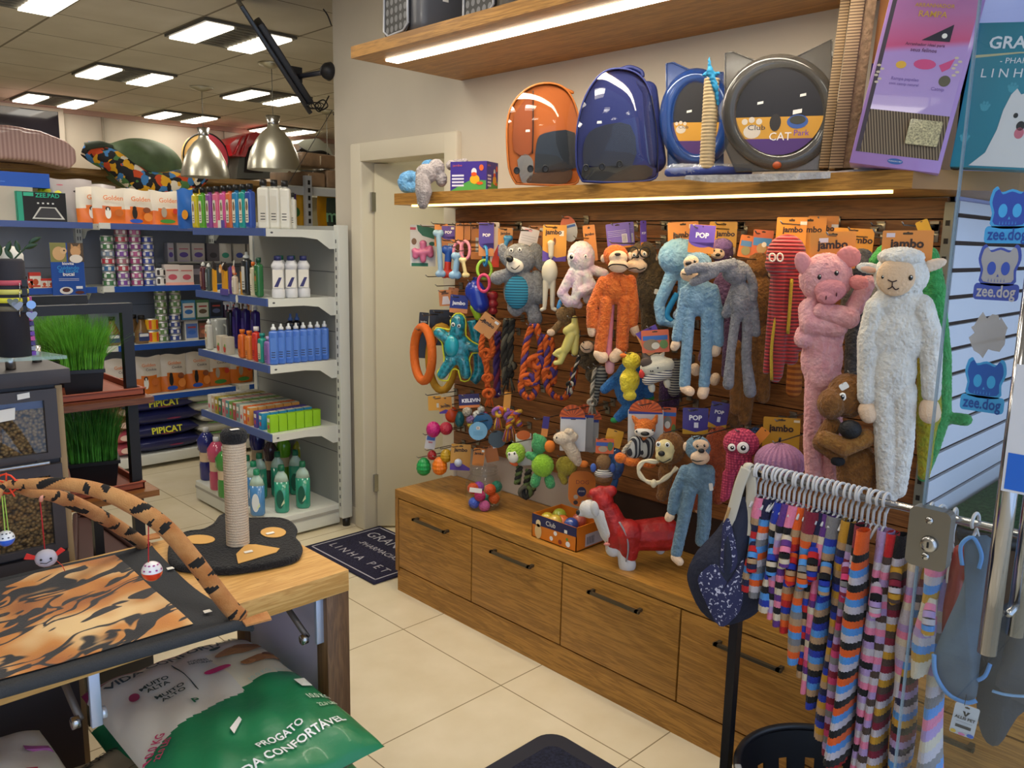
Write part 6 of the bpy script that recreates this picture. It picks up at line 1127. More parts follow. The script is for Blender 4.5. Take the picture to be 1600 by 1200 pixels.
# grey toy behind pig
t = Toy('plush_hippo', 'dark grey plush animal hidden between the pig and the sheep', 'plush toy', 1345, 440, 2.36)
DG = fur('3c3c40', '56565a', 60); t.fur('body', [('e', 1345, 412, 22, 24, 16), ('e', 1340, 480, 26, 50, 16), ('c', 1335, 520, 14, 1332, 600, 13)], DG); t.fur('arm', [('c', 1362, 455, 12, 1352, 478, 12, 6, 8)], fur('8f8470')); t.card(1303, 357, 1362, 402, 'd8932c', -2, [('jambo', '3a2418', .18, .1, .55)], d=-10); t.hook(1335, 360)
t = Toy('plush_fox', 'striped orange and brown plush toy deep between pig and octopus', 'plush toy', 1262, 560, 2.42); t.fur('body', [('c', 1245, 530, 12, 1240, 610, 12), ('c', 1256, 480, 12, 1250, 560, 14)], graph('fox stripes', stripefn('Z', 55, '8a4a20', 'b8702c'), .9), fz=.6); t.hook(1256, 462)
# 11 sheep
t = Toy('plush_sheep', 'large white plush sheep with pale face and long legs', 'plush toy', 1405, 560, 2.12)
SH = fur('c9c6c0', 'dedbd4', 35); t.fur('body', [('e', 1408, 430, 40, 38, 30), ('e', 1404, 475, 42, 30, 22), ('e', 1400, 520, 48, 52, 24), ('e', 1396, 580, 34, 60, 24), ('c', 1370, 480, 18, 1358, 530, 18, 3, 3), ('c', 1358, 530, 18, 1354, 620, 14, 3, 3), ('c', 1440, 478, 18, 1455, 530, 18, 2, 2), ('c', 1455, 530, 17, 1455, 615, 14, 2, 2), ('c', 1383, 610, 20, 1385, 700, 18), ('c', 1385, 700, 18, 1388, 770, 17), ('c', 1412, 610, 20, 1410, 700, 17), ('c', 1410, 700, 17, 1402, 765, 14)], SH, vox=1.6)
t.fur('face', [('e', 1400, 432, 28, 30, 12, 24)], M('d9b896', .95, bump=(150, .4)), fz=.3); t.fur('wool', [('e', 1408, 402, 34, 16, 26, 8)], SH, fz=1.5)
t.fur('ear', [('e', 1358, 419, 19, 9, 6, 4, -8)], SH); t.fur('ear', [('e', 1458, 414, 20, 9, 6, 2, 22)], M('d6c2ae', .95)); t.fur('ear_lining', [('e', 1358, 421, 13, 5, 4, 9, -8)], M('d8ab92', .9), fz=0)
t.eyes([(1423, 433, 4, 33), (1380, 432, 2.6, 33)]); t.line('nose', [(1388, 436, 36), (1395, 439, 37), (1402, 437, 36)], .9, M('3a2420', .8)); t.line('mouth', [(1388, 450, 34), (1394, 447, 36), (1395, 440, 37)], .9, M('3a2420', .8)); t.line('mouth', [(1395, 446, 36), (1400, 451, 35), (1405, 449, 34)], .9, M('3a2420', .8))
pads(t, 'hoof', [('c', 1356, 640, 15, 1358, 647, 14, 4, 6), ('c', 1452, 636, 15, 1453, 645, 16, 4, 6)]); t.card(1381, 361, 1452, 425, 'dc8a3a', 1, [('jambo', '3a2418', 0, .18, .6)], [('d', '3f9c8c', -.38, 0, .06, .06), ('b', 'd8c8d0', -.42, .34, -.25, .44)], d=-10); t.hook(1415, 364)
# 12 crocodile
t = Toy('plush_crocodile', 'green and yellow plush crocodile behind the sheep', 'plush toy', 1455, 560, 2.3)
GN = fur('2f8a44', '43a458', 60); YG = fur('a8921e', '8a9a2a', 40); t.fur('body', [('c', 1452, 400, 14, 1462, 460, 16), ('c', 1462, 460, 14, 1474, 560, 12), ('c', 1474, 560, 12, 1474, 650, 12), ('c', 1470, 650, 14, 1455, 700, 13), ('c', 1448, 420, 12, 1456, 500, 14), ('c', 1455, 700, 13, 1442, 745, 8), ('c', 1455, 480, 12, 1448, 485, 16, 4, 8), ('c', 1478, 652, 9, 1508, 656, 10), ('c', 1380, 396, 14, 1366, 408, 10, -20, -20)], GN); t.fur('belly', [('c', 1452, 540, 16, 1452, 650, 20, 4, 4), ('c', 1450, 650, 18, 1444, 740, 9, 6, 6)], YG); t.card(1434, 344, 1452, 366, YEL, 25, [], d=-6); t.hook(1448, 352)
# 13 brown bear dog
t = Toy('plush_bear', 'brown plush bear with huge black nose and folded arms', 'plush toy', 1328, 680, 2.12)
BB = fur('6d4316', '84551f', 60); t.fur('body', [('e', 1325, 618, 32, 36, 26), ('e', 1300, 628, 22, 25, 24, 14), ('e', 1340, 735, 32, 45, 22), ('e', 1345, 775, 30, 30, 22), ('c', 1300, 665, 15, 1285, 690, 15, 6, 10), ('c', 1285, 690, 15, 1310, 708, 13, 10, 14)], BB, vox=1.6); t.fur('arm', [('c', 1290, 680, 13, 1320, 692, 15, 26, 28), ('c', 1320, 692, 15, 1352, 680, 15, 28, 20)], fur('84541c', '9a6a2c', 60)); t.balls('nose', [(1329, 664, 17, 15, 12, 34)], M('0e0e12', .6, bump=(150, .4)))
t.eyes([(1317, 616, 4, 25)], True); t.fur('ear', [('e', 1374, 612, 10, 11, 6, 2)], BB); t.fur('hand', [('e', 1310, 715, 11, 8, 8, 24)], M('14141a', .9)); t.card(1313, 594, 1326, 604, 'e8e4dc', 35, d=30, name='sticker'); t.hook(1335, 582)
# --- second layer, small toys
t = Toy('blister_toy', 'pink rubber cross toy on a white and green blister card', 'pet toy', 661, 384, 2.33)
t.card(641, 352, 681, 416, 'd2d0ca', 0, [], [('p', '1f6a50', [(-.25, .5), (.5, .42), (.5, .15), (-.02, .24), (-.2, .36)]), ('b', '1f6a50', -.45, -.5, .2, -.42), ('d', '7a5a40', -.35, .1, .1, .08), ('d', '24604c', .35, .05, .12, .05), ('b', 'c84a5a', -.5, .38, -.28, .44)], d=-5, name='card'); t.fur('bone', [('c', 661, 383, 5, 661, 406, 5), ('c', 650, 395, 6, 672, 393, 6), ('e', 661, 380, 6, 5, 5), ('e', 648, 392, 5, 5, 5), ('e', 649, 400, 5, 5, 5), ('e', 672, 388, 5, 5, 5), ('e', 673, 398, 5, 5, 5)], M('c86a94', .4, coat=.3), fz=0, vox=1.2); t.hook(661, 354)
def bone(name, label, pts, r, cols, X, cards=(), hk=None):
    t = Toy(name, label, 'pet toy', pts[0][0], (pts[0][1]+pts[-1][1])/2, X)
    n = len(cols); a, b_ = pts[0], pts[-1]
    for i, c in enumerate(cols):
        u, v = i/n, (i+1)/n; x0, y0 = a[0]+(b_[0]-a[0])*u, a[1]+(b_[1]-a[1])*u; x1, y1 = a[0]+(b_[0]-a[0])*v, a[1]+(b_[1]-a[1])*v
        bl = [('c', x0, y0, r*.62, x1, y1, r*.62)]
        if i == 0: bl += [('e', x0-r*.5, y0, r*.8, r*.8, r*.7), ('e', x0+r*.5, y0, r*.8, r*.8, r*.7)]
        if i == n-1: bl += [('e', x1-r*.5, y1, r*.8, r*.8, r*.7), ('e', x1+r*.5, y1, r*.8, r*.8, r*.7)]
        t.fur('bone' if n == 1 else 'bone_half', bl, M(c, .4, coat=.2), fz=0, vox=1.2)
    for cdef in cards: t.card(*cdef[0], **cdef[1])
    t.hook(*(hk or (pts[0][0], pts[0][1]-14))); return t
bone('rubber_bone', 'long pale blue rubber bone at the far left of the pegs', [(685, 364), (689, 428)], 7, ['8fb4d8'], 2.31, [((679, 350, 700, 385, ORG), dict(d=-8))])
bone('rubber_bone', 'dark blue and red rubber bone under a violet and orange card', [(701, 390), (699, 428)], 9, ['2255b8', 'c83a2a'], 2.35, [((690, 353, 711, 380, ORG), dict(pur=True, texts=PP, art=STK, d=-4))])
bone('rubber_bone', 'pale blue bone below the pink rings', [(715, 400), (711, 430)], 8, ['86b0d4'], 2.30)
bone('rubber_bone', 'pale yellow bone beside the pale blue one', [(723, 406), (728, 430)], 5, ['e0cf98'], 2.28)
for i, (px, py) in enumerate(((716, 393), (727, 391))):
    t = Toy('teething_ring', ['front pink teething ring over the pale blue bone', 'second pink teething ring just behind'][i], 'pet toy', px, py, 2.31-.015*i); t.line('ring', [(px+7*math.cos(a*PI/6), py+14*math.sin(a*PI/6), 3*math.cos(a*PI/6)) for a in range(13)], 2.6, M('d88aa4', .4)); t.hook(px, py-14)
F = Face(728, 370, X=2.4)
for i, (x0, x1) in enumerate(((712, 724), (725, 735), (736, 754))):
    r = root('hang_card', ['orange card deep behind the pink rings', 'second orange card behind the rings', 'orange card with a white bone beside the rings'][i], 'card', tuple(F.at((x0+x1)/2, 352, -i*.01))); card(r, F, x0, 349, x1, 405 if i == 2 else 375, ORG, 0, [('jambo', '3a2418', 0, .38, .7)], [('b', 'dfe0e4', -.1, -.3, .15, .1)] if i == 2 else [], -i*.01, 'print'); hook((x0+x1)/2, 352, 2.4)
t = Toy('ring_chain', 'chain of blue, green and pink rubber rings under a violet and orange card', 'pet toy', 757, 410, 2.31)
t.card(748, 348, 772, 400, 'd08a4a', 0, PP, [], d=-6, pur='4a3a9c'); t.line('ring', [(758+3*math.cos(a*PI/6), 400+15*math.sin(a*PI/6), 12*math.cos(a*PI/6)) for a in range(13)], 2.2, M('2a8ad0', .4)); t.line('ring', [(757+11*math.cos(a*PI/6), 421+14*math.sin(a*PI/6), 4*math.sin(a*PI/6)) for a in range(13)], 2.6, M('8ab83a', .4)); t.line('ring', [(756+9*math.cos(a*PI/6), 442+13*math.sin(a*PI/6), 8+3*math.cos(a*PI/6)) for a in range(13)], 2.6, M('d8487a', .4)); t.hook(757, 351)
t = Toy('card_toy', 'white card with red diagonal corner next to the ring chain', 'pet toy', 774, 382, 2.36); t.card(766, 348, 780, 417, 'd8c8b8', 0, [], [('p', 'c83a1c', [(-.5, -.5), (.5, -.5), (.5, .05), (-.1, -.2)])], d=0, name='card'); t.hook(774, 350)
bone('rubber_bone', 'blue bone on a jambo card left of the grey dog', [(794, 372), (787, 390)], 6, ['3f88c0'], 2.36, [((778, 356, 801, 400, 'c8893a'), dict(texts=[('jambo', '3a2418', 0, .3, .6)], d=-6, art=[('p', PUR, [(-.5, -.5), (.5, -.5), (.2, -.2), (-.5, -.1)])]))], (790, 358))
t = Toy('card_toy', 'pale pink printed card leaning over the grey dog', 'pet toy', 826, 370, 2.36); t.card(812, 357, 841, 383, 'd5cfd4', -12, [('_________', 'a0a0a8', 0, .1-.15*j, .7) for j in range(3)], [('b', 'd89aa8', -.3, .3, .1, .42)], d=0, name='card'); t.hook(826, 360)
F = Face(838, 372, X=2.42); r = root('hang_card', 'orange jambo card behind the pale pink one', 'card', tuple(F.o)); card(r, F, 826, 353, 850, 396, 'c8843a', 0, JB, STK, 0, 'print'); hook(838, 356, 2.42)
# latex chicken on card
t = Toy('rubber_chicken', 'cream white rubber chicken figure on a yellow orange jambo card', 'pet toy', 860, 430, 2.31); CW = M('c9c3b2', .5, coat=.2)
t.card(848, 352, 885, 408, 'dc9a24', 0, [('jambo', '3a2418', -.05, .3, .62)], [('b', 'e8e4dc', .2, .2, .38, .34), ('p', PUR, [(-.5, -.5), (.5, -.5), (.5, -.35), (.1, -.4), (-.5, -.2)]), ('d', '7a4018', 0, .05, .06, .1)], d=-6)
t.fur('body', [('c', 861, 383, 5, 861, 400, 4), ('e', 859, 425, 13, 20, 9), ('c', 853, 440, 5, 851, 478, 3.5), ('c', 864, 440, 5, 863, 478, 3.5), ('c', 851, 482, 3, 846, 484, 3), ('c', 863, 482, 3, 868, 484, 3.5), ('e', 861, 380, 6, 5, 5)], CW, fz=0, vox=1.2); t.hook(862, 355)
F = Face(888, 356, X=2.40); r = root('blister_toy', 'oval orange and white disc card behind the octopus', 'pet toy', tuple(F.at(890, 340))); g = MB(); Fm = F.fr(889, 358, 0, 15); k = F.k; g.disc(0, 0, 13*k, 20*k, M('c8cdd0', .4), Fm, th=.002); g.disc(0, .001, 13*k, 20*k, M('d86a34', .4), Fm @ T(0, 0, .0022), a0=20, a1=160); g.poly([(-.028, .005), (.028, .005), (.026, .014), (-.026, .014)], 0, M('3a6ab8', .4), Fm @ T(0, 0, .0026)); g.part('disc', r); hook(889, 341, 2.40)
# row two
t = Toy('boxed_toy', 'small orange box with white print on the second row of pegs', 'pet toy', 696, 464, 2.33); t.card(686, 453, 706, 478, 'c87a34', 4, [('jambo', '3a2418', 0, .3, .5)], [('p', 'd8d0d8', [(-.3, -.4), (.4, -.4), (.2, .1), (-.2, .1)])], d=0, name='box_front'); t.card(700, 450, 716, 470, 'b06c30', -6, d=-8, name='box_side'); t.hook(696, 456)
t = Toy('blister_toy', 'navy jambo card with orange foot beside the small orange box', 'pet toy', 717, 474, 2.31); t.card(703, 461, 731, 489, 'd0803a', -4, [('jambo', 'e8e8f0', 0, .05, .65)], [('b', '1f2c80', -.5, -.25, .5, .5)], d=0, name='card'); t.hook(717, 464)
t = Toy('plush_frog', 'blue bagged toy with bright lime feet', 'pet toy', 743, 475, 2.36); t.fur('bag', [('e', 742, 455, 16, 18, 9), ('c', 745, 455, 14, 750, 475, 15)], M('1f3cae', .3, coat=.5), fz=0); t.fur('feet', [('c', 742, 480, 8, 747, 495, 6)], M('9ac02c', .6), fz=0); t.line('top', [(742, 440, 0), (742, 433, 0)], 5, M('1f2c80', .4), flat=.3); t.hook(742, 440)
t = Toy('rubber_kong', 'dark red ribbed rubber toy behind the blue bag', 'pet toy', 770, 470, 2.42); t.fur('body', [('e', 770, 462, 9, 8, 8), ('e', 770, 475, 9, 7, 8), ('e', 770, 486, 8, 6, 7)], M('9c2430', .4), fz=0); t.hook(770, 452)
def ring(name, label, cx, cy, rx, ry, r, col, X, dd=0., hk=True, cat='pet toy', m=None, fz=0):
    t = Toy(name, label, cat, cx, cy, X); g = MB(); g.tube([t.at(cx+rx*math.cos(a*PI/12), cy+ry*math.sin(a*PI/12), dd*math.cos(a*PI/12)) for a in range(24)], r*t.k, m or M(col, .7, bump=(60, .5)), n=12, closed=True); g.part('ring', t.r)
    if hk: t.hook(cx, cy-ry+4)
    return t
ring('tug_ring', 'orange fabric tug ring hanging at the far left', 661, 553, 14, 42, 7, 'dd6a1c', 2.30, 22)
ring('tug_ring', 'mustard fabric ring behind the teal star toy', 690, 560, 20, 50, 6, 'b8891c', 2.38, 8)
F = Face(688, 505, X=2.40); r = root('hang_card', 'black header card over the tug rings', 'card', tuple(F.at(688, 486))); card(r, F, 671, 484, 708, 540, '1c1418', 0, [], [('d', 'c86a3a', -.3, -.3, .15, .2)], 0, 'print'); hook(688, 488, 2.40); r = root('hang_card', 'narrow black card above the orange ring', 'card', tuple(F.at(662, 490))); card(r, Face(660, 500, X=2.34), 653, 488, 668, 560, '1a1618', -4, [('jambo', 'c8c8c8', 0, .3, .6)], [], 0, 'print'); hook(660, 491, 2.34)
# teal sequin turtle
t = Toy('plush_turtle', 'glittery teal star shaped turtle toy with yellow piping', 'pet toy', 712, 540, 2.29); TE = M('127a8c', .3, nz=(70, .5), coat=.6)
bl = [('e', 714, 545, 22, 26, 9), ('c', 714, 520, 12, 716, 502, 12), ('c', 700, 530, 9, 686, 520, 9), ('c', 732, 540, 8, 746, 545, 7), ('c', 704, 565, 10, 690, 585, 8), ('c', 724, 565, 10, 728, 584, 9)]; t.fur('body', bl, TE, fz=0)
ol = [(704, 500), (712, 490), (724, 492), (728, 506), (728, 524), (740, 535), (750, 540), (750, 550), (738, 552), (733, 566), (736, 580), (732, 594), (720, 594), (716, 578), (706, 578), (700, 594), (686, 592), (684, 580), (694, 568), (692, 545), (690, 534), (680, 522), (682, 512), (696, 514), (704, 514), (704, 500)]
g = MB(); g.tube(smooth([t.at(x, y, 2) for x, y in ol], 2), 1.3*t.k, M('c8c828', .6), n=6); g.part('piping', t.r, 'yellow piping'); t.balls('shell', [(706, 540, 12, 18, 8, 6)], M('1a96a8', .3, coat=.5)); t.eyes([(708, 506, 2, 11), (717, 508, 2, 11)], True); t.hook(714, 496)
t = Toy('plush_snake', 'long glittery teal toy hanging behind the turtle', 'pet toy', 742, 560, 2.38); t.fur('body', [('p', [(738, 500, 0), (746, 540, 0), (748, 580, 0), (738, 596, 0)], 9)], TE, fz=0); t.hook(738, 496)
# ropes
def ropefn(c1, c2, s=60, ax='Z'):
    def fn(nt, L, tc, b):
        w = nt.nodes.new('ShaderNodeTexWave'); w.inputs['Scale'].default_value = s*.6; w.inputs['Distortion'].default_value = .6; w.bands_direction = 'DIAGONAL'; L(tc.outputs['Object'], w.inputs['Vector']); r = ramp(nt, [(0, c1), (.5, c2)], 'CONSTANT'); L(w.outputs['Fac'], r.inputs['Fac']); L(r.outputs['Color'], b.inputs['Base Color'])
        bp = nt.nodes.new('ShaderNodeBump'); bp.inputs['Strength'].default_value = .8; bp.inputs['Distance'].default_value = .004; L(w.outputs['Fac'], bp.inputs['Height']); L(bp.outputs['Normal'], b.inputs['Normal'])
    return graph('rope %s %s' % (c1, c2), fn, .9)
def rope(name, label, paths, r, mat, X, knots=(), ends=(), cards=(), hk=None, cat='rope toy'):
    p0 = paths[0][0]; t = Toy(name, label, cat, p0[0], p0[1]+30, X)
    for p in paths:
        g = MB(); pts = smooth([t.at(*q) for q in p], 10)
        # three strands twisted round the path
        n = len(pts)
        for s_ in range(3):
            q = []
            for i, v in enumerate(pts):
                a = i*.8+s_*2*PI/3; q.append(v+t.F.ex*math.cos(a)*r*t.k*.5+t.F.n*math.sin(a)*r*t.k*.5+Vector((0, 0, .3*r*t.k*math.sin(a))))
            g.tube(q, r*t.k*.56, mat[s_ % len(mat)], n=6)
        g.part('rope', t.r)
    for x, y, rr__ in knots:
        g = MB()
        for a0 in range(3):
            g.tube([t.at(x+rr__*math.cos(a*PI/6)*(.5+.3*a0), y+rr__*.75*math.sin(a*PI/6), rr__*.5*math.sin(a*PI/6+a0*2)) for a in range(12)], rr__*.38*t.k, mat[a0 % len(mat)], n=7, closed=True)
        g.part('knot', t.r)
    for x, y, w_, h_ in ends:
        g = MB(); rn = random.Random(int(x))
        for j in range(16): dx = (rn.random()-.5); g.tube([t.at(x+dx*w_*.4, y, rn.random()*3), t.at(x+dx*w_, y+h_*(.8+.3*rn.random()), rn.random()*5)], .8*t.k, mat[j % len(mat)], n=4)
        g.part('fringe', t.r)
    for cdef in cards: t.card(*cdef[0], **cdef[1])
    t.hook(*(hk or (p0[0], p0[1]))); return t
RO, RPU, RYL, RBK, RWH, RGY = [M(c, .9, bump=(300, .5)) for c in ('c85a1c', '4a3474', 'd8a83a', '24221e', 'b8ac98', '5a5648')]
rope('rope_toy', 'orange knotted rope toy with a tilted orange card', [[(756, 520, 0), (752, 545, 2), (760, 570, 0), (762, 605, 0)], [(764, 520, 0), (770, 548, 0), (758, 566, 2)]], 5, [RO], 2.29, [(759, 552, 8), (762, 590, 7), (764, 614, 8)], [(765, 620, 16, 14)], [((746, 492, 777, 524, 'cf8a38'), dict(roll=-35, texts=[('jambo', '3a2418', 0, .1, .6)], art=STK, d=5))], (760, 500))
rope('rope_toy', 'dark olive shaggy rope toy under the grey dog', [[(800, 500, 0), (797, 540, 0), (798, 590, 0)], [(792, 500, -2), (788, 545, 0), (790, 600, 0)]], 6, [RBK, RGY], 2.34, [(797, 572, 8)], [(795, 590, 20, 22)])
rope('rope_toy', 'dark plum rope hanging beside the orange rope', [[(778, 520, 0), (776, 560, 0), (777, 620, 0)]], 6, [RPU, M('7a2c4a', .9)], 2.38)
rope('rope_toy', 'orange and purple double rope toy with a large middle knot', [[(832, 508, 0), (822, 540, 0), (818, 580, 0), (815, 610, 0), (828, 622, 0), (838, 605, 0), (836, 575, 0)], [(838, 508, 2), (846, 540, 2), (842, 560, 2), (836, 600, 2), (818, 590, 2)]], 6, [RO, RPU, RO], 2.29, [(839, 565, 12), (825, 592, 10)], hk=(834, 508))
rope('rope_toy', 'second orange and purple rope looping down to the right', [[(852, 525, 0), (856, 560, 0), (852, 590, 0), (862, 615, 0), (880, 622, 0), (892, 605, 0), (898, 575, 0)], [(860, 530, -2), (866, 570, -2), (864, 600, -2)]], 6, [RO, RPU, RO], 2.31, [(858, 582, 9)], hk=(852, 525))
rope('rope_toy', 'black and white striped thin rope with white tufted end', [[(905, 556, 0), (899, 575, 0), (894, 595, 0)]], 3, [RBK, RWH], 2.28, [(891, 600, 5)], [(890, 602, 12, 14)])
t = Toy('rubber_dragon', 'pale yellow rubber dragon shaped chew toy', 'pet toy', 886, 530, 2.29); LY = M('cfc46e', .5, coat=.2); t.fur('body', [('c', 898, 498, 5, 899, 520, 7), ('c', 886, 517, 7, 895, 512, 8), ('c', 893, 525, 9, 884, 545, 8), ('c', 884, 545, 6, 876, 564, 5), ('c', 876, 566, 4, 868, 567, 4), ('c', 880, 546, 5, 870, 550, 4), ('c', 872, 556, 3, 866, 553, 3)], LY, fz=0, vox=1.2); t.fur('back', [('c', 900, 520, 6, 898, 550, 6)], LY, fz=0); t.hook(898, 496)
t = Toy('plush_puppy', 'brown plush puppy holding a blue bone beside the white chicken', 'plush toy', 880, 496, 2.33); t.fur('body', [('e', 884, 490, 16, 15, 11), ('c', 876, 505, 6, 864, 518, 6), ('c', 888, 500, 7, 892, 540, 6)], fur('7c5f38')); t.fur('paw', [('e', 861, 519, 7, 6, 6, 4)], CRM, fz=.2); t.fur('bone', [('c', 875, 470, 3, 874, 480, 5)], M('3a8ad0', .5), fz=0); t.hook(886, 478)
t = Toy('plush_monkey', 'small brown plush monkey head with stitched smile behind the ropes', 'plush toy', 916, 550, 2.35); t.fur('body', [('e', 920, 555, 20, 24, 13), ('e', 930, 585, 16, 16, 12)], DB); t.fur('face', [('e', 917, 541, 11, 10, 7, 10)], CRM, fz=.2); t.line('smile', [(908, 538, 17), (914, 544, 18), (922, 543, 17)], .7, BLACK); t.eyes([(912, 533, 1.6, 16)]); t.hook(916, 524)
t = rope('rope_toy', 'grey and cream rope tail hanging beside the zebra toy', [[(930, 575, 0), (926, 600, 0), (925, 625, 0)]], 3.5, [RWH, RGY], 2.30, [(925, 628, 6)], [(925, 632, 14, 14)])
t = Toy('plush_zebra', 'small grey zebra patterned toy below the orange monkey', 'plush toy', 938, 590, 2.33); t.fur('body', [('e', 938, 590, 12, 20, 9), ('c', 934, 605, 5, 930, 630, 5)], graph('zebra', stripefn('Z', 80, '3a3a3c', '8a8a80'), .9), fz=.3); t.hook(938, 570)
# yellow duck, cat cushion, puffin
t = Toy('plush_duck', 'yellow plush duck beside the striped cat cushion', 'plush toy', 985, 590, 2.25); DU = fur('d8c024', 'e6d040', 60); t.fur('body', [('e', 987, 564, 15, 14, 12), ('e', 984, 594, 16, 20, 12), ('c', 974, 590, 6, 976, 606, 6, 8, 8), ('e', 984, 617, 11, 9, 9, 4)], DU); t.fur('beak', [('e', 974, 555, 6, 4, 4, 4)], M('d8702a', .8), fz=0); t.hook(988, 552)
t = Toy('plush_cat', 'cream cat cushion with navy stripes and red cheeks', 'plush toy', 1025, 578, 2.25); SC_ = graph('cat stripes', stripefn('Z', 130, '24244a', 'd6d0c0', .4), .85)
t.fur('body', [('e', 1027, 574, 22, 22, 9), ('c', 1012, 575, 12, 1042, 570, 12)], M('cfc8b4', .9, bump=(300, .3)), fz=.2); t.fur('shirt', [('c', 1012, 593, 9, 1042, 583, 9, 3, 3)], SC_, fz=0); t.fur('ear', [('c', 1034, 556, 5, 1038, 550, 1.5)], M('cfc8b4', .9), fz=0); t.fur('ear', [('c', 1012, 562, 8, 1006, 552, 3)], M('5a4c44', .9), fz=0); t.fur('patch', [('e', 1010, 566, 10, 9, 4, 7)], M('55463e', .9), fz=0)
t.fur('arm', [('e', 1003, 583, 5, 8, 4, 6)], M('c8322a', .7), fz=0); t.fur('arm', [('e', 1044, 570, 4, 9, 4, 6, -10)], M('c8322a', .7), fz=0)
for x, y in ((1018, 604), (1042, 597)): t.fur('foot', [('c', x, y, 6, x+1, y+5, 5)], M('cfc8b4', .9), fz=0)
t.eyes([(1017, 578, 1.4, 12), (1028, 573, 1.4, 12)]); t.balls('nose', [(1020, 578, 1.5, 1.2, 1, 13)], BLACK); t.card(1000, 512, 1034, 552, ORG, 28, [], [('p', PUR, [(-.5, .5), (.5, .5), (.5, .1), (-.3, -.1)])], d=2); t.card(1003, 515, 1045, 550, 'd8622a', 6, [], [('b', '3a6ab0', -.45, .05, .45, .25), ('d', '8a7458', -.15, -.15, .3, .25), ('d', 'd8ccb8', .0, -.2, .15, .15), ('d', '6a8a4a', .3, -.15, .15, .2)], d=6, name='photo_tag'); t.hook(1022, 512)
t = Toy('plush_puffin', 'blue plush bird with green toes behind the duck', 'plush toy', 980, 620, 2.34); PB = fur('1d5ea0', '2a74b8'); t.fur('body', [('e', 985, 600, 26, 40, 14), ('c', 965, 590, 9, 945, 608, 8), ('c', 985, 635, 11, 966, 652, 8), ('c', 1010, 605, 9, 1014, 618, 8)], PB); t.fur('toes', [('e', 960, 656, 7, 5, 5, 2)], M('2a8a4a', .8), fz=.2); t.fur('toes', [('e', 1015, 621, 8, 5, 5, 2)], M('2a8a4a', .8), fz=.2); t.hook(985, 562)
for i, (x, y, c, lb) in enumerate(((1055, 590, '3a3a58', 'dark striped plush toy behind the cat cushion'), (1040, 620, '3a1c44', 'deep purple plush legs below the cat cushion'), (1150, 640, '6b4319', 'brown plush limbs showing below the grey rabbit'))):
    t = Toy('plush_toy', lb, 'plush toy', x, y, 2.42); t.fur('body', [('c', x, y-20, 10, x-2, y+20, 10), ('c', x+14, y-15, 9, x+12, y+15, 9)], graph('toy stripes', stripefn('Z', 110, '2c2c3c', '9a9a90', .5), .9) if i == 0 else fur(c), fz=.5); t.hook(x+5, y-28)
# row three
t = Toy('rubber_balls', 'pair of magenta rubber balls below two yellow cards', 'pet toy', 687, 660, 2.31); t.balls('ball', [(677, 671, 11.5, 13, 11, 0)], M('c01c74', .35, bump=(90, .8))); t.balls('ball', [(697, 669, 10.5, 10.5, 10, 2)], M('b82840', .35, bump=(90, .8)))
t.card(669, 619, 689, 642, 'd89a24', 2, [], [('b', 'd8d0b8', .15, -.3, .35, 0)], d=-2); t.card(686, 620, 706, 646, 'dc9420', 4, [('jambo', '3a2418', 0, -.05, .7)], [('p', PUR, [(-.5, -.5), (.5, -.5), (.5, -.4), (0, -.25), (-.5, -.4)])], d=1); t.hook(688, 622)
t = Toy('rubber_ball', 'orange and red ball behind the magenta pair', 'pet toy', 706, 648, 2.36); t.balls('ball', [(706, 648, 11, 13, 10, 0)], M('c8481c', .4)); t.hook(706, 632)
t = Toy('rubber_ball', 'dark teal ball under the navy card', 'pet toy', 718, 655, 2.38); t.balls('ball', [(718, 655, 8, 13, 8, 0)], M('1c6a74', .4, bump=(90, .6))); t.hook(718, 640)
t = Toy('rope_set', 'cluster of small coloured rope balls under the navy KELEVIN card', 'pet toy', 737, 640, 2.31); t.card(717, 615, 749, 637, 'dd7a2a', 4, [('KELEVIN', 'f0eef4', .1, .02, .8)], [('b', '2c2458', -.5, -.3, .5, .5)], d=2)
for i, (x, y, r_, c) in enumerate(((730, 643, 8, 'a8a090'), (745, 648, 7, 'd8d4cc'), (735, 655, 7, '8a6a9c'), (752, 640, 6, 'e0dcd0'), (736, 663, 6, 'c8b83a'), (744, 660, 7, '3a8ac0'), (758, 650, 7, 'c84a6a'))): t.balls('rope_ball', [(x, y, r_, r_, r_, i % 3)], M(c, .8, nz=(120, .5), bump=(200, 1.)))
t.hook(733, 618)
for i, (x, y, r_, c, al, d) in enumerate(((747, 672, 14.5, '6fa6c8', 1, 6), (777, 686, 14, '34444e', 1, 0), (755, 660, 15, '2a6a9c', 1, -2))):
    t = Toy('round_tag', ['pale blue round label with a bar code', 'dark round clear disc beside the pale blue one', 'blue round disc behind the pale one'][i], 'tag', x, y, 2.29+.02*i); g = MB(); g.disc(0, 0, r_*t.k, r_*t.k, M(c, .4, coat=.3), t.M4(x, y, d), th=.002, n=24)
    if i == 0: g.rrect(-.008, .006, .008, .02, 0, PAPER, t.M4(x, y, d) @ T(0, 0, .0023)); [g.poly([(-.006+.002*j, .008), (-.005+.002*j, .008), (-.005+.002*j, .018), (-.006+.002*j, .018)], 0, M('5a3030', .5), t.M4(x, y, d) @ T(0, 0, .0026)) for j in range(6)]; [g.poly([(-.02, -.002-.005*j), (.02, -.002-.005*j), (.02, -.0035-.005*j), (-.02, -.0035-.005*j)], 0, M('4a82a4', .5), t.M4(x, y, d) @ T(0, 0, .0023)) for j in range(4)]
    g.part('disc', t.r); t.hook(x, y-r_+2)
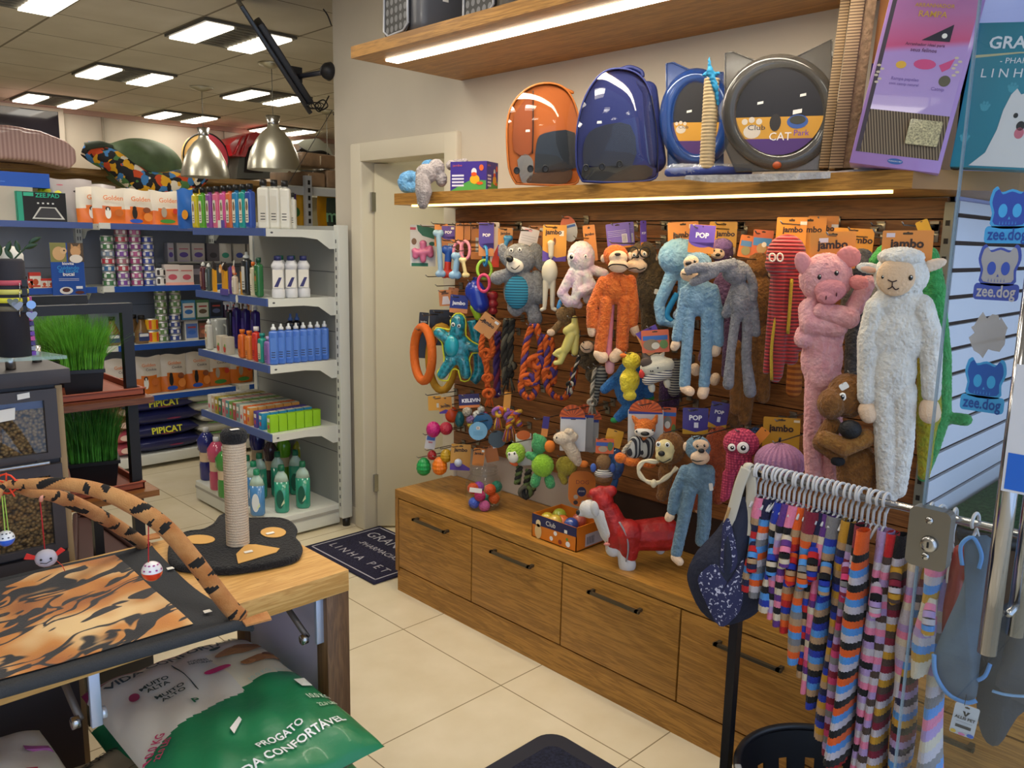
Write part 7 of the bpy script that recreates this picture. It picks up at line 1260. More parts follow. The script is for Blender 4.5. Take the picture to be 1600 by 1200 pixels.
rope('rope_toy', 'yellow, orange and violet knotted rope with a frayed end', [[(775, 650, 0), (790, 640, 2), (806, 652, 0), (812, 665, 0)], [(812, 642, 3), (798, 652, 3), (795, 668, 3)]], 5.5, [RYL, RO, M('8a5a9c', .9)], 2.28, [(799, 650, 9), (779, 643, 8)], [(797, 664, 26, 24), (778, 650, 14, 18)], [((787, 612, 798, 640, 'dc9420'), dict(roll=-4, d=2))], (790, 616))
t = Toy('price_tag', 'small white and blue tag on a string under the magenta balls', 'tag', 672, 688, 2.30); t.card(665, 674, 681, 702, 'd8d6d4', -8, [], [('b', '4a78c0', -.4, .0, .4, .25), ('b', 'c87070', -.2, -.15, .2, -.08)], d=0, name='label'); t.hook(672, 678)
for i, (x, y, rx, ry, c, lb) in enumerate(((662, 729, 11, 14.5, '1f9a4c', 'green waffle textured rubber egg, leftmost'), (687, 728, 11.5, 14.5, 'e87a1c', 'orange waffle textured rubber egg beside the green one'), (675, 711, 7, 8, 'a8282c', 'red rubber egg behind the green and orange ones'), (697, 712, 9, 11, 'b8921c', 'mustard rubber egg behind the orange one'))):
    t = Toy('rubber_egg', lb, 'pet toy', x, y, 2.29+.02*(i > 1), 'waffle textured eggs'); g = MB(); k = t.k; n = 24
    def egg(u, v, rx=rx, ry=ry, k=k):
        a, b_ = 2*PI*u, PI*v; w = 1+.07*math.cos(a*7+b_*7)*math.cos(a*7-b_*7); R_ = rx*k*math.sin(b_)*(1-.12*math.cos(b_))*w; return (R_*math.cos(a), R_*math.sin(a), ry*k*math.cos(b_))
    g.grid(egg, 56, 36, M(c, .35), T(*t.F.o)); g.part('egg', t.r); t.hook(x, y-ry-1)
t = Toy('card_toy', 'small white ball on a jambo card above the glass jar', 'pet toy', 718, 712, 2.31); t.card(704, 694, 735, 736, 'c8923a', -3, [('jambo', '3a2418', 0, .28, .6)], [('p', PUR, [(-.5, -.5), (.5, -.5), (.5, -.4), (0, -.2), (-.5, -.25)])], d=-2, name='card'); t.balls('ball', [(716, 722, 6.5, 6.5, 6, 4)], M('b8c0d0', .4)); t.hook(716, 697)
t = Toy('card_toy', 'plain orange jambo card beside the white ball card', 'pet toy', 748, 715, 2.31); t.card(739, 700, 757, 728, 'd07e28', -6, [('jambo', '3a2418', 0, .2, .7)], STK, d=0, name='card'); t.hook(748, 702); t = Toy('card_toy', 'rear orange card near the jar lid', 'pet toy', 770, 710, 2.38); t.card(758, 696, 778, 722, 'b86c24', 12, [], STK, d=0, name='card'); t.hook(766, 699)
t = Toy('plush_bird', 'lime plush bird with white face and dark rope tail', 'plush toy', 808, 715, 2.27); LM = fur('86b02c', 'a0c840', 60); t.fur('body', [('e', 806, 708, 16, 17, 12)], LM); t.fur('face', [('e', 802, 712, 9, 10, 6, 9)], M('d8d4c8', .9), fz=.2); t.eyes([(796, 706, 1.8, 13), (804, 705, 1.8, 13)], True); t.fur('beak', [('e', 803, 722, 8, 4, 4, 8, -20)], M('c85a2a', .8), fz=0)
for (a, b_) in (((812, 730), (808, 755)), ((826, 735), (822, 760)), ((838, 745), (832, 765))):
    g = MB()
    for s_ in range(2): g.tube([t.at(a[0]+(b_[0]-a[0])*i/12+2.5*math.cos(i*1.1+s_*PI), a[1]+(b_[1]-a[1])*i/12, 3*math.sin(i*1.1+s_*PI)) for i in range(13)], 3.6*t.k, [RBK, M('5a6a3a', .9, bump=(200, .6))][s_], n=7)
    g.part('rope_tail', t.r)
g = MB(); [g.tube([t.at(822+10*math.cos(a*PI/6)*(.4+.3*j), 768+9*math.sin(a*PI/6), 4*math.sin(a*PI/6+j*2)) for a in range(12)], 3.6*t.k, [RBK, M('5a6a3a', .9, bump=(200, .6)), RGY][j], n=7, closed=True) for j in range(3)]; g.part('knot', t.r); t.card(806, 680, 831, 732, 'd4d2cc', 3, [], [('d', 'd86a2a', 0, .45, .45, .15)], d=-14, name='card'); t.hook(812, 690)
t = Toy('plush_bear', 'green plush bear with fuzzy lime belly', 'plush toy', 846, 720, 2.26); GB = fur('3a8a50', '4fa064', 60); t.fur('body', [('e', 843, 694, 13, 16, 10), ('c', 838, 685, 6, 836, 680, 4), ('c', 834, 714, 7, 826, 711, 6), ('c', 838, 745, 8, 836, 752, 8, 4, 8), ('c', 858, 748, 8, 860, 754, 8, 4, 8)], GB); t.fur('belly', [('e', 848, 726, 18, 19, 13, 4)], fur('8cc424', 'a4d838', 120), fz=2); t.fur('nose', [('e', 859, 696, 9, 10, 7, 6)], M('dd7a28', .8), fz=.2); t.card(847, 650, 857, 682, 'd8842a', -6, [], [('b', '3a2a7a', -.5, -.1, .5, .5)], d=2); t.hook(846, 654)
t = Toy('plush_lamb', 'cream plush lamb hanging before a white card with an orange fan top', 'plush toy', 890, 690, 2.26); CL = fur('c8b49a', 'd8c8b0', 50); t.fur('body', [('e', 879, 684, 15, 11, 10, 4), ('c', 885, 690, 11, 898, 712, 10), ('c', 898, 712, 9, 903, 722, 7), ('e', 893, 682, 11, 9, 8, 2)], CL); t.eyes([(870, 681, 1.5, 12)]); t.fur('wool', [('e', 889, 674, 8, 6, 7, 4)], CL)
t.card(875, 652, 915, 708, 'd0cecc', 0, [], [('b', '2a3a8a', -.48, .42, .48, .5)], d=-10, name='card'); g = MB(); Fm = t.M4(894, 654, -10); [g.poly([(0, 0), (20*t.k*math.cos(math.radians(a)), 20*t.k*math.sin(math.radians(a))), (20*t.k*math.cos(math.radians(a+12)), 20*t.k*math.sin(math.radians(a+12)))], .001, M(['d8601c', 'a84414'][(a//12) % 2], .5), Fm) for a in range(0, 180, 12)]; g.part('fan', t.r, 'orange fan shaped top'); t.fur('foot', [('e', 912, 725, 8, 6, 6, 0)], M('d8782a', .8), fz=.2); t.hook(894, 640)
t = Toy('plush_chick', 'dull yellow plush chick below the cream lamb', 'plush toy', 882, 740, 2.34); t.fur('body', [('e', 882, 728, 14, 16, 10), ('c', 878, 742, 7, 882, 752, 6), ('e', 890, 730, 12, 14, 9)], fur('a8962a', 'b8a83a')); t.hook(882, 712)
for i, (x, y) in enumerate(((915, 648), (923, 655))):
    F = Face(x, y+20, X=2.38+.02*i); r = root('fan_card', ['orange fan topped grey card right of the lamb', 'second orange fan topped card behind it'][i], 'card', tuple(F.at(x, y))); card(r, F, x-10, y, x+12, y+52, '9a9894', 0, [], [('b', '2a3a8a', -.48, .42, .48, .5)], 0, 'print'); g = MB(); Fm = F.fr(x, y, 0); [g.poly([(0, 0), (17*F.k*math.cos(math.radians(a)), 17*F.k*math.sin(math.radians(a))), (17*F.k*math.cos(math.radians(a+12)), 17*F.k*math.sin(math.radians(a+12)))], .001, M(['d8601c', 'a84414'][(a//12) % 2], .5), Fm) for a in range(0, 180, 12)]; g.part('fan', r); hook(x, y-10, 2.38+.02*i)
t = Toy('hand_puppet', 'small brown knitted toy with striped waist and blue arms', 'plush toy', 943, 728, 2.26); t.fur('head', [('e', 943, 722, 12, 13, 9), ('e', 943, 744, 14, 12, 9)], M('8a6842', .9, bump=(200, .6)), fz=.2); t.fur('shirt', [('e', 943, 740, 15, 8, 10, 1)], graph('small stripes', stripefn('Z', 160, '2c2c3c', 'd8d4c8', .4), .9), fz=0)
for x in (927, 957): t.fur('arm', [('e', x, 730, 5, 8, 4, 3)], M('3f5ea8', .8), fz=.2)
t.eyes([(938, 728, 1.3, 9)]); t.card(931, 684, 959, 708, 'd8602a', 0, [], [('b', '3a5aa8', -.48, .0, .48, .25), ('d', 'b09a80', -.1, -.2, .25, .2), ('d', '5a7a4a', .3, 0, .15, .3)], d=4); t.card(946, 672, 972, 700, YEL, -12, [], [], d=-4); t.hook(943, 684)
t = Toy('plush_fish', 'glittery dark blue toy hanging behind the knitted puppet', 'pet toy', 962, 735, 2.36); t.fur('body', [('e', 962, 725, 14, 26, 10)], M('1f4a7a', .4, nz=(60, .5), coat=.5), fz=0); t.fur('tail', [('c', 962, 750, 5, 955, 770, 6)], M('1f4a7a', .4), fz=0); t.hook(962, 700)
# fox on card with rope arm
t = Toy('plush_fox', 'orange plush fox with striped body on a white fan topped card', 'plush toy', 1006, 680, 2.24); FX = fur('cf6418', 'e07a2a', 70); t.fur('head', [('e', 1008, 668, 17, 15, 11), ('c', 994, 658, 5, 989, 651, 3), ('c', 1023, 659, 5, 1026, 650, 3), ('c', 1008, 680, 6, 1010, 690, 6)], FX); t.fur('muzzle', [('e', 1007, 674, 16, 8, 8, 7)], M('d8d0c4', .9), fz=.2); t.balls('nose', [(1008, 674, 7, 3.5, 4, 16)], BLACK); t.eyes([(995, 671, 2, 13), (1020, 669, 2, 13)])
t.fur('body', [('c', 994, 690, 10, 990, 706, 12), ('c', 1014, 692, 11, 1010, 706, 12)], graph('fox shirt', lambda nt, L, tc, b: stripefn('X', 85, '26262e', 'a8a8a4', .5)(nt, L, tc, b), .9), fz=0); t.fur('foot', [('e', 970, 714, 10, 9, 8, 6)], FX); t.fur('foot', [('e', 988, 720, 15, 8, 9, 4)], FX); t.fur('foot', [('e', 1014, 724, 12, 7, 8, 2)], FX)
g = MB(); [g.tube([t.at(992-18*math.sin(i*PI/24)+1.5*math.cos(i*1.2+s_*PI), 686+24*i/12*.9, 4+1.5*math.sin(i*1.2+s_*PI)) for i in range(13)], 2.4*t.k, RWH, n=6) for s_ in range(2)]; g.part('rope_arm', t.r)
t.card(981, 642, 1036, 700, 'c9c7c4', 2, [], [('b', '2a3a8a', -.48, .38, .48, .47)], d=-12, name='card'); g = MB(); Fm = t.M4(1009, 646, -12); [g.poly([(0, 0), (26*t.k*math.cos(math.radians(a)), 20*t.k*math.sin(math.radians(a))), (26*t.k*math.cos(math.radians(a+10)), 20*t.k*math.sin(math.radians(a+10)))], .001, M(['d8601c', 'a84414'][(a//10) % 2], .5), Fm) for a in range(0, 180, 10)]; g.part('fan', t.r); t.hook(1009, 632)
F = Face(1046, 655, X=2.34); r = root('photo_card', 'orange and blue photo card with a husky beside the fox', 'card', tuple(F.at(1046, 637))); card(r, F, 1035, 636, 1056, 676, 'd8602a', 0, [], [('b', '3a6ac0', -.48, .15, .48, .3), ('d', '8a8478', -.1, -.1, .3, .25), ('d', 'e0dcd4', -.1, -.2, .2, .15), ('d', '6a8a4a', .35, -.35, .15, .2)], 0, 'print'); hook(1046, 638, 2.34)
F = Face(1040, 630, X=2.42); r = root('fan_card', 'orange fan top peeking above the husky card', 'card', tuple(F.o)); g = MB(); Fm = F.fr(1040, 640, 0); [g.poly([(0, 0), (20*F.k*math.cos(math.radians(a)), 20*F.k*math.sin(math.radians(a))), (20*F.k*math.cos(math.radians(a+12)), 20*F.k*math.sin(math.radians(a+12)))], .001, M(['c8581c', '9a3e12'][(a//12) % 2], .5), Fm) for a in range(0, 180, 12)]; g.part('fan', r); hook(1040, 624, 2.42)
# lion with rope loop
t = Toy('plush_lion', 'brown plush lion with wide eyes and a cream rope loop', 'plush toy', 1045, 705, 2.24); t.fur('mane', [('e', 1047, 700, 24, 27, 14), ('c', 1042, 740, 10, 1034, 775, 9), ('e', 1040, 740, 12, 20, 9)], fur('6e4216', '8a5a26', 80), fz=1.6); t.fur('face', [('e', 1040, 700, 16, 17, 9, 9), ('e', 1038, 710, 14, 11, 9, 12)], M('d0c08e', .9, bump=(150, .3)), fz=.3); t.eyes([(1029, 690, 2.6, 17), (1043, 691, 2.6, 17)], True); t.balls('nose', [(1034, 703, 5.5, 4.5, 4, 23)], BLACK); t.line('smile', [(1030, 714, 21), (1037, 717, 22), (1048, 712, 19)], .8, BLACK)
g = MB(); pth = smooth([t.at(x, y, d) for x, y, d in ((1028, 720, 8), (1008, 718, 12), (999, 728, 14), (1004, 742, 16), (1022, 750, 18), (1040, 742, 18), (1058, 727, 12))], 6); [g.tube([v+t.F.ex*math.cos(i*.6+s_*PI)*1.6*t.k+Vector((0, 0, math.sin(i*.6+s_*PI)*1.6*t.k)) for i, v in enumerate(pth)], 2.6*t.k, M('d0c4a8', .9), n=6) for s_ in range(2)]; g.ell((0, 0, 0), (5*t.k, 7*t.k, 5*t.k), M('d0c4a8', .9), t.M4(1022, 750, 20)); g.part('rope_loop', t.r, 'cream rope loop'); t.hook(1048, 674)
# POP cards
for i, (x0, y0, x1, y1, X) in enumerate(((1067, 637, 1106, 679, 2.32), (1109, 628, 1137, 670, 2.36))):
    F = Face((x0+x1)/2, 655, X=X); r = root('hang_card', ['violet POP card above the seated blue monkey', 'second violet POP card in shade to the right'][i], 'card', tuple(F.at((x0+x1)/2, y0))); card(r, F, x0, y0, x1, y1, '3d2f80', [2, -6][i], PP, [('p', 'b8891e', [(-.5, -.5), (.5, -.5), (.5, -.3), (0, -.42), (-.5, -.3)]), ('b', 'd8d6e0', -.05, -.25, .12, -.05)], 0, 'print'); hook((x0+x1)/2, y0+4, X)
t = Toy('plush_monkey', 'grey blue plush monkey dangling down to the cabinet top', 'plush toy', 1085, 770, 2.2); BM_ = fur('587488', '6f8da2', 50); t.fur('body', [('e', 1090, 700, 20, 20, 14), ('e', 1090, 745, 26, 24, 15), ('c', 1070, 735, 9, 1055, 770, 9), ('c', 1055, 770, 9, 1050, 798, 8), ('c', 1108, 735, 9, 1108, 755, 9), ('c', 1078, 765, 11, 1066, 820, 10, 3, 4), ('c', 1066, 820, 10, 1057, 862, 9, 4, 6), ('c', 1102, 765, 11, 1100, 820, 11, 0, 0), ('c', 1100, 820, 11, 1096, 845, 10, 0, 0)], BM_); pads(t, 'hand', [('c', 1047, 806, 8, 1045, 809, 7)]); pads(t, 'foot', [('c', 1055, 868, 7, 1062, 873, 7, 8, 12)])
t.fur('face', [('e', 1095, 693, 13, 9, 7, 10), ('e', 1094, 712, 15, 12, 9, 11)], CRM, fz=.2); t.eyes([(1090, 693, 2.2, 17), (1101, 692, 2.2, 17)]); t.balls('nose', [(1096, 700, 5, 3.5, 3, 18)], BLACK); t.line('mouth', [(1081, 714, 17), (1090, 716, 20), (1103, 714, 17)], 1, BLACK); t.fur('ear', [('e', 1071, 697, 4, 8, 4, 2)], CRM, fz=0); t.line('loop', [(1084, 684, 12), (1088, 680, 15), (1096, 678, 15), (1093, 683, 14)], .9, BLACK); t.card(1108, 752, 1114, 764, 'd8d6d0', 10, d=10, name='care_tag'); t.hook(1092, 682)
t = Toy('plush_monkey', 'dark orange plush monkey behind the grey blue one', 'plush toy', 1125, 720, 2.36); t.fur('body', [('e', 1122, 700, 22, 36, 14), ('c', 1125, 730, 11, 1122, 780, 9), ('c', 1100, 760, 9, 1090, 790, 9)], fur('8c3812', 'a8481c')); pads(t, 'foot', [('c', 1090, 790, 7, 1092, 796, 7)]); t.hook(1122, 668)
# pink crochet octopus, lilac hat ball
def knit(key, c1, c2, s=120):
    def fn(nt, L, tc, b):
        v = nt.nodes.new('ShaderNodeTexVoronoi'); v.inputs['Scale'].default_value = s; v.inputs['Randomness'].default_value = .2; L(tc.outputs['Object'], v.inputs['Vector']); r = ramp(nt, [(.1, c2), (.6, c1)]); L(v.outputs['Distance'], r.inputs['Fac']); L(r.outputs['Color'], b.inputs['Base Color']); bp = nt.nodes.new('ShaderNodeBump'); bp.inputs['Strength'].default_value = 1; bp.inputs['Distance'].default_value = .004; bp.invert = True; L(v.outputs['Distance'], bp.inputs['Height']); L(bp.outputs['Normal'], b.inputs['Normal'])
    return graph(key, fn, .85)
t = Toy('plush_octopus', 'hot pink crochet octopus with two big round eyes', 'plush toy', 1158, 710, 2.18); KP = knit('pink knit', '8c1f44', 'd8506e'); t.fur('body', [('e', 1158, 693, 28, 25, 20), ('c', 1150, 712, 16, 1142, 735, 9), ('c', 1142, 735, 9, 1134, 775, 7), ('c', 1158, 712, 12, 1160, 740, 9), ('c', 1135, 740, 6, 1130, 780, 5), ('c', 1165, 715, 10, 1172, 750, 8)], KP, fz=0)
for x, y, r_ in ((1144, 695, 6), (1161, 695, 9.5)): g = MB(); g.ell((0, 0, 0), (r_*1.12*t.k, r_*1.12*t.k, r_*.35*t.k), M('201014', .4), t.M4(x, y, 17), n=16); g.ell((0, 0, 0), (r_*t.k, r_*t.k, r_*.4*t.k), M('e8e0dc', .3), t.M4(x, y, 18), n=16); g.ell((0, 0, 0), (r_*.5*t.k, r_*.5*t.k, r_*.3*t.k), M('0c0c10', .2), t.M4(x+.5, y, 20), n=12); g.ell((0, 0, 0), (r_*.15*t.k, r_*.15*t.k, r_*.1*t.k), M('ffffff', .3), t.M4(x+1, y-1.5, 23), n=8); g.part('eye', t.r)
t.card(1180, 670, 1196, 698, 'd8842a', -35, d=-10); t.hook(1160, 672)
t = Toy('plush_ball', 'lilac ribbed knitted ball shaped toy', 'plush toy', 1218, 720, 2.2); KL = M('a8789c', .9, bump=(200, .6)); g = MB(); k = t.k; R_ = 37*k
g.grid(lambda u, v: (R_*math.sin(PI*v)*math.cos(2*PI*u)*(1+.05*math.cos(26*2*PI*u)), R_*math.sin(PI*v)*math.sin(2*PI*u)*(1+.05*math.cos(26*2*PI*u)), 30*k*math.cos(PI*v)), 208, 14, KL, T(*t.at(1218, 722))); g.part('body', t.r)
g = MB(); g.tube([t.at(1218, 690, 0), t.at(1219, 684, 3)], 2*k, BLACK); g.part('loop', t.r); t.hook(1218, 690)
F = Face(1221, 676, X=2.3); r = root('hang_card', 'mustard jambo card above the lilac knitted ball', 'card', tuple(F.at(1221, 656))); card(r, F, 1193, 652, 1248, 706, 'b8861c', 1, [('jambo', '2a1810', 0, .18, .6)], [('d', '2f8c7c', -.38, 0, .06, .05), ('b', 'd8c8a8', .32, .38, .48, .45)], 0, 'print'); hook(1221, 656, 2.3)
t = Toy('plush_toy', 'small navy knitted toy behind the pink octopus', 'plush toy', 1180, 678, 2.32); t.fur('body', [('e', 1178, 680, 14, 14, 10)], knit('navy knit', '1a2a4a', '3a5a8a'), fz=0); t.hook(1178, 668)
# ---------------- things on the lit wall shelf ----------------
SZ = 1.831
def film(k=.12, c='e8ecf0'): return M(c, .08, alpha=k, spec=1.)
def inflate(t, pts, d, mat, name, back=0., n=10, p=2.2, label=None):
    """cushion shaped shell over an outline given in the picture"""
    v = [t.at(x, y) for x, y in pts]; v = smooth(v+[v[0]], 3)[:-1]; c = sum(v, Vector())/len(v); m = len(v)
    def fn(u, w): i = int(round(u*m)) % m; return c+(v[i]-c)*w+t.F.n*(d*t.k*(1-w**p)+back*t.k)
    g = MB(); g.grid(fn, m, n, mat, closed=True); 
    if back < 0 or name != 'bubble': g.grid(lambda u, w: c+(v[int(round(u*m)) % m]-c)*w-t.F.n*(.35*d*t.k*(1-w**p)-back*t.k), m, 4, mat, closed=True)
    return g.part(name, t.r, label)
t = Toy('plush_donut', 'sky blue fluffy ring shaped plush at the left end of the lit shelf', 'plush toy', 641, 300, 2.24); BF = fur('4f8fc4', '78b0dc', 50)
g = MB(); o = t.fur('ring', [('c', 641+11*math.cos(a*PI/4), 285+10*math.sin(a*PI/4), 9, 641+11*math.cos(a*PI/4+PI/4), 285+10*math.sin(a*PI/4+PI/4), 9) for a in range(8)]+[('e', 672, 258, 14, 10, 10, -12)], BF, fz=1.6)
t = Toy('plush_puppy', 'grey fluffy plush lying over the shelf edge with a drooping paw', 'plush toy', 668, 300, 2.15); t.fur('body', [('e', 666, 272, 17, 16, 13), ('e', 682, 262, 13, 14, 12, -4), ('c', 660, 280, 11, 662, 300, 13, 6, 10), ('c', 662, 300, 13, 661, 318, 9, 10, 10), ('e', 690, 280, 9, 12, 9, -3), ('c', 705, 256, 8, 728, 250, 5, -24, -24)], fur('8f8684', 'aaa2a0', 60), fz=1.8)
q = P(760, 297, X=2.24); r = root('toy_carton', 'violet jambo carton with a yellow duck picture beside the backpacks', 'box', (q.x, q.y, SZ), None, math.radians(20)); ROOTM[r.name] = Matrix(); g = MB(); VI = M('3d2c86', .45)
g.box((0, 0, 0), (.1, .165, .115), VI); 
for FF, W_ in ((basis((-.0006, .165, 0), (0, -1, 0), (0, 0, 1), (-1, 0, 0)), .165), (basis((0, -.0006, 0), (1, 0, 0), (0, 0, 1), (0, -1, 0)), .1)):
    g.poly([(.002, .001), (W_-.002, .001), (W_-.002, .04), (W_*.6, .045), (W_*.25, .02)], 0, M('4f9c48', .5), FF); g.text('jambo', W_*.2, .1, .012, M('d8622a', .5), FF, w=W_*.26)
    for j in range(4): g.poly([(.008, .064-.013*j), (W_*.38, .064-.013*j), (W_*.38, .057-.013*j), (.008, .057-.013*j)], 0, M('d8d4e4', .5), FF @ T(0, 0, .0004))
    for c, x, y, a, b_ in (('e0a81c', .68, .045, .022, .018), ('d8d8dc', .66, .075, .012, .014), ('d8501c', .66, .065, .013, .008), ('d8501c', .82, .03, .015, .006), ('d8602a', .86, .09, .01, .012)): g.disc(x*W_, y, a*min(1, W_/.14), b_, M(c, .5), FF @ T(0, 0, .0006+.0002*(c == 'd8d8dc')+.0004*(c == 'd8501c')))
g.part('carton', r)
def bubblepack(label, cx, cy, X, arch_, col, col2, back, holes, stick, patches):
    t = Toy('pet_backpack', label, 'backpack', cx, cy, X); SHL = M(col, .6, bump=(80, .3)); pts = arch_; v = smooth([t.at(x, y) for x, y in pts]+[t.at(*pts[0])], 4)[:-1]
    g = MB(); dd = back*t.k; n = len(v)
    g.add([p for p in v]+[p-t.F.n*dd+t.F.ex*0 for p in v], [(i, (i+1) % n, (i+1) % n+n, i+n) for i in range(n)]+[tuple(range(n, 2*n))], SHL); g.part('body', t.r)
    g = MB(); g.tube(v, 1.6*t.k, M(col, .5), closed=True, n=8); g.part('piping', t.r)
    c = sum(v, Vector())/n; g = MB(); g.add([p*.97+c*.03-t.F.n*.01 for p in v], [tuple(range(n))], M(col2, .7)); g.part('lining', t.r)
    for nm, c_, pp in patches: g = MB(); pv = smooth([t.at(x, y, -1.5) for x, y in pp]+[t.at(*pp[0], -1.5)], 3)[:-1]; g.add(pv, [tuple(range(len(pv)))], M(c_, .6)); g.part(nm, t.r)
    inflate(t, pts, 26, CLR, 'bubble', .5, 12, 2.6)
    for x, y in holes: g = MB(); g.tube([t.at(x+4*math.cos(a*PI/5), y+5*math.sin(a*PI/5), 17) for a in range(10)], 1.1*t.k, BLACK, closed=True, n=6); g.disc(0, 0, 3.4*t.k, 4.4*t.k, M('15161c', .5), t.M4(x, y, 16.6)); g.part('air_hole', t.r)
    for x, y in stick: g = MB(); g.poly([(-.008, -.004), (.008, -.003), (.007, .005), (-.007, .004)], .001, PAPER, t.M4(x, y, 25)); g.part('price_sticker', t.r)
    return t
t = bubblepack('orange pet backpack with a clear bubble window wrapped in film', 848, 287, 2.24, [(806, 287), (795, 262), (792, 200), (800, 165), (822, 140), (850, 130), (878, 135), (895, 155), (905, 190), (908, 240), (905, 275), (890, 289)], 'c06a20', 'c8661c', 22, [(808, 268), (829, 265), (852, 265)], [(825, 208)], [('flap', 'a8501c', [(803, 180), (830, 150), (832, 235), (803, 235)]), ('inner_pocket', '1d2630', [(835, 270), (838, 225), (850, 208), (898, 207), (900, 262)]), ('vent_patch', '8c8884', [(808, 250), (820, 240), (833, 252), (830, 282), (815, 284)]), ('base_patch', '4a3222', [(830, 272), (890, 262), (885, 286), (825, 287)])])
t.line('seam', [(833, 142, 2), (833, 200, 1), (832, 240, 1)], 1, M('3a2418', .7)); t.fur('handle', [('c', 872, 132, 3, 895, 142, 3, -14, -14)], M('c06a20', .6), fz=0)
t = bubblepack('navy pet backpack with a clear bubble window wrapped in film', 965, 283, 2.2, [(910, 283), (901, 258), (902, 200), (915, 150), (940, 115), (970, 107), (1000, 118), (1018, 150), (1026, 210), (1028, 262), (1018, 281), (960, 285)], '1f2a6c', '1c2a6e', 34, [(916, 264), (941, 262), (968, 258)], [(937, 195)], [('inner_pocket', '20263a', [(912, 258), (912, 225), (930, 200), (985, 195), (988, 258)]), ('base_patch', '2c2a26', [(910, 262), (1010, 258), (1008, 280), (918, 282)])])
t.fur('rear_pack', [('c', 1012, 140, 16, 1024, 250, 18, -18, -18), ('c', 990, 122, 9, 1010, 140, 12, -14, -14)], M('1a2560', .7, bump=(80, .3)), fz=0); t.line('handle', [(968, 108, -8), (985, 103, -10), (1002, 110, -10), (1004, 118, -10)], 3.5, M('1a2560', .6)); t.line('zip', [(1018, 150, 3), (1027, 215, 3), (1027, 270, 3)], .8, BLACK)
def track(label, cx, cy, rx, ry, X, col, plate, a=.55, sticks=()):
    t = Toy('cat_track_toy', label, 'cat toy', cx, cy+ry, X); m = M(col, .15, alpha=a, coat=.6); k = t.k
    g = MB(); v = [t.at(x, y, -5) for x, y in plate]; n = len(v); g.add(v+[p-t.F.n*.006 for p in v], [tuple(range(n)), tuple(range(n, 2*n))[::-1]]+[(i, i+n, (i+1) % n+n, (i+1) % n) for i in range(n)], m, None, False); g.tube([t.at(x, y, -4) for x, y in plate], 1.3*k, m, closed=True); g.part('plate', t.r)
    g = MB(); g.tube([t.at(cx+rx*.86*math.cos(i*PI/20), cy+ry*.86*math.sin(i*PI/20), 2) for i in range(40)], 13*k, m, closed=True, n=14); g.part('ring', t.r)
    g = MB(); Fm = t.M4(cx, cy, 10); R1, R2 = rx*.72*k, ry*.72*k; g.disc(0, 0, R1, R2, M('17161c', .6), Fm, th=.002, n=36)
    def chord(y0, y1, c, z):
        a0, a1 = math.asin(y0), math.asin(y1); pts = [(R1*math.cos(a0+(a1-a0)*i/8), R2*math.sin(a0+(a1-a0)*i/8)) for i in range(9)]; pts += [(-x, y) for x, y in pts[::-1]]; g.poly(pts, 0, M(c, .5), Fm @ T(0, 0, z))
    chord(-.62, -.12, 'c8922c', .0024); chord(-.99, -.62, '4c2c6c', .0024); W_ = R1
    for x, y, a_, b_ in ((-.6, -.45, .2, .16), (-.78, -.22, .07, .07), (-.62, -.18, .07, .07), (-.45, -.22, .07, .07)): g.disc(x*W_, y*W_, a_*W_, b_*W_, M('cfc2ae', .5), Fm @ T(0, 0, .0028))
    g.text('Club', -.5*W_, -.36*W_, .17*W_, M('2a2a3a', .5), Fm @ T(0, 0, .003), w=.4*W_)
    if rx > 60: g.text('CAT', .05*W_, -.58*W_, .3*W_, M('e8e4e0', .5), Fm @ T(0, 0, .0034), w=.5*W_); g.text('Park', .52*W_, -.5*W_, .2*W_, M('6a3aa0', .5), Fm @ T(0, 0, .0034), w=.34*W_); g.disc(-.08*W_, -.25*W_, .13*W_, .2*W_, M('2c2620', .5), Fm @ T(0, 0, .003)); g.disc(.42*W_, -.24*W_, .24*W_, .16*W_, M('3a5a9c', .5), Fm @ T(0, 0, .003)); g.disc(.42*W_, -.2*W_, .18*W_, .1*W_, M('3c3c30', .5), Fm @ T(0, 0, .0034)); g.poly([(.3*W_, -.08*W_), (.5*W_, -.04*W_), (.5*W_, .05*W_), (.3*W_, .02*W_)], 0, PAPER, Fm @ T(0, 0, .003))
    for x, y in sticks: g.poly([(x*W_-.008, y*W_-.004), (x*W_+.008, y*W_-.001), (x*W_+.008, y*W_+.006), (x*W_-.008, y*W_+.003)], 0, PAPER, Fm @ T(0, 0, .0028))
    g.part('insert', t.r); return t
track('blue translucent cat track ring standing behind the sisal post', 1088, 186, 52, 76, 2.36, '1f4488', [(1041, 98), (1052, 97), (1085, 112), (1130, 112), (1130, 262), (1044, 262)], .75, [(-.3, .25)])
t = track('smoky grey cat track ring with a Club Cat Park card', 1218, 176, 90, 90, 2.24, '4a4640', [(1133, 82), (1145, 80), (1180, 94), (1240, 90), (1300, 60), (1304, 265), (1150, 268), (1133, 230)], .6, [(-.45, .2), (.5, .35)])
t.balls('ball', [(1214, 259, 7, 6, 5, 12)], M('a84a1c', .4), 'orange ball')
t = Toy('packed_scratching_post', 'small sisal post with blue feathers on a blue base wrapped in film', 'scratching post', 1110, 268, 2.18); k = t.k; q = t.at(1104, 264); hh = (t.at(1108, 122)-q).z; g = MB(); pr = []
for i in range(26): z0 = hh*i/26; pr += [(10.5*k, z0), (11.8*k, z0+hh/104), (11.8*k, z0+hh*3/104)]
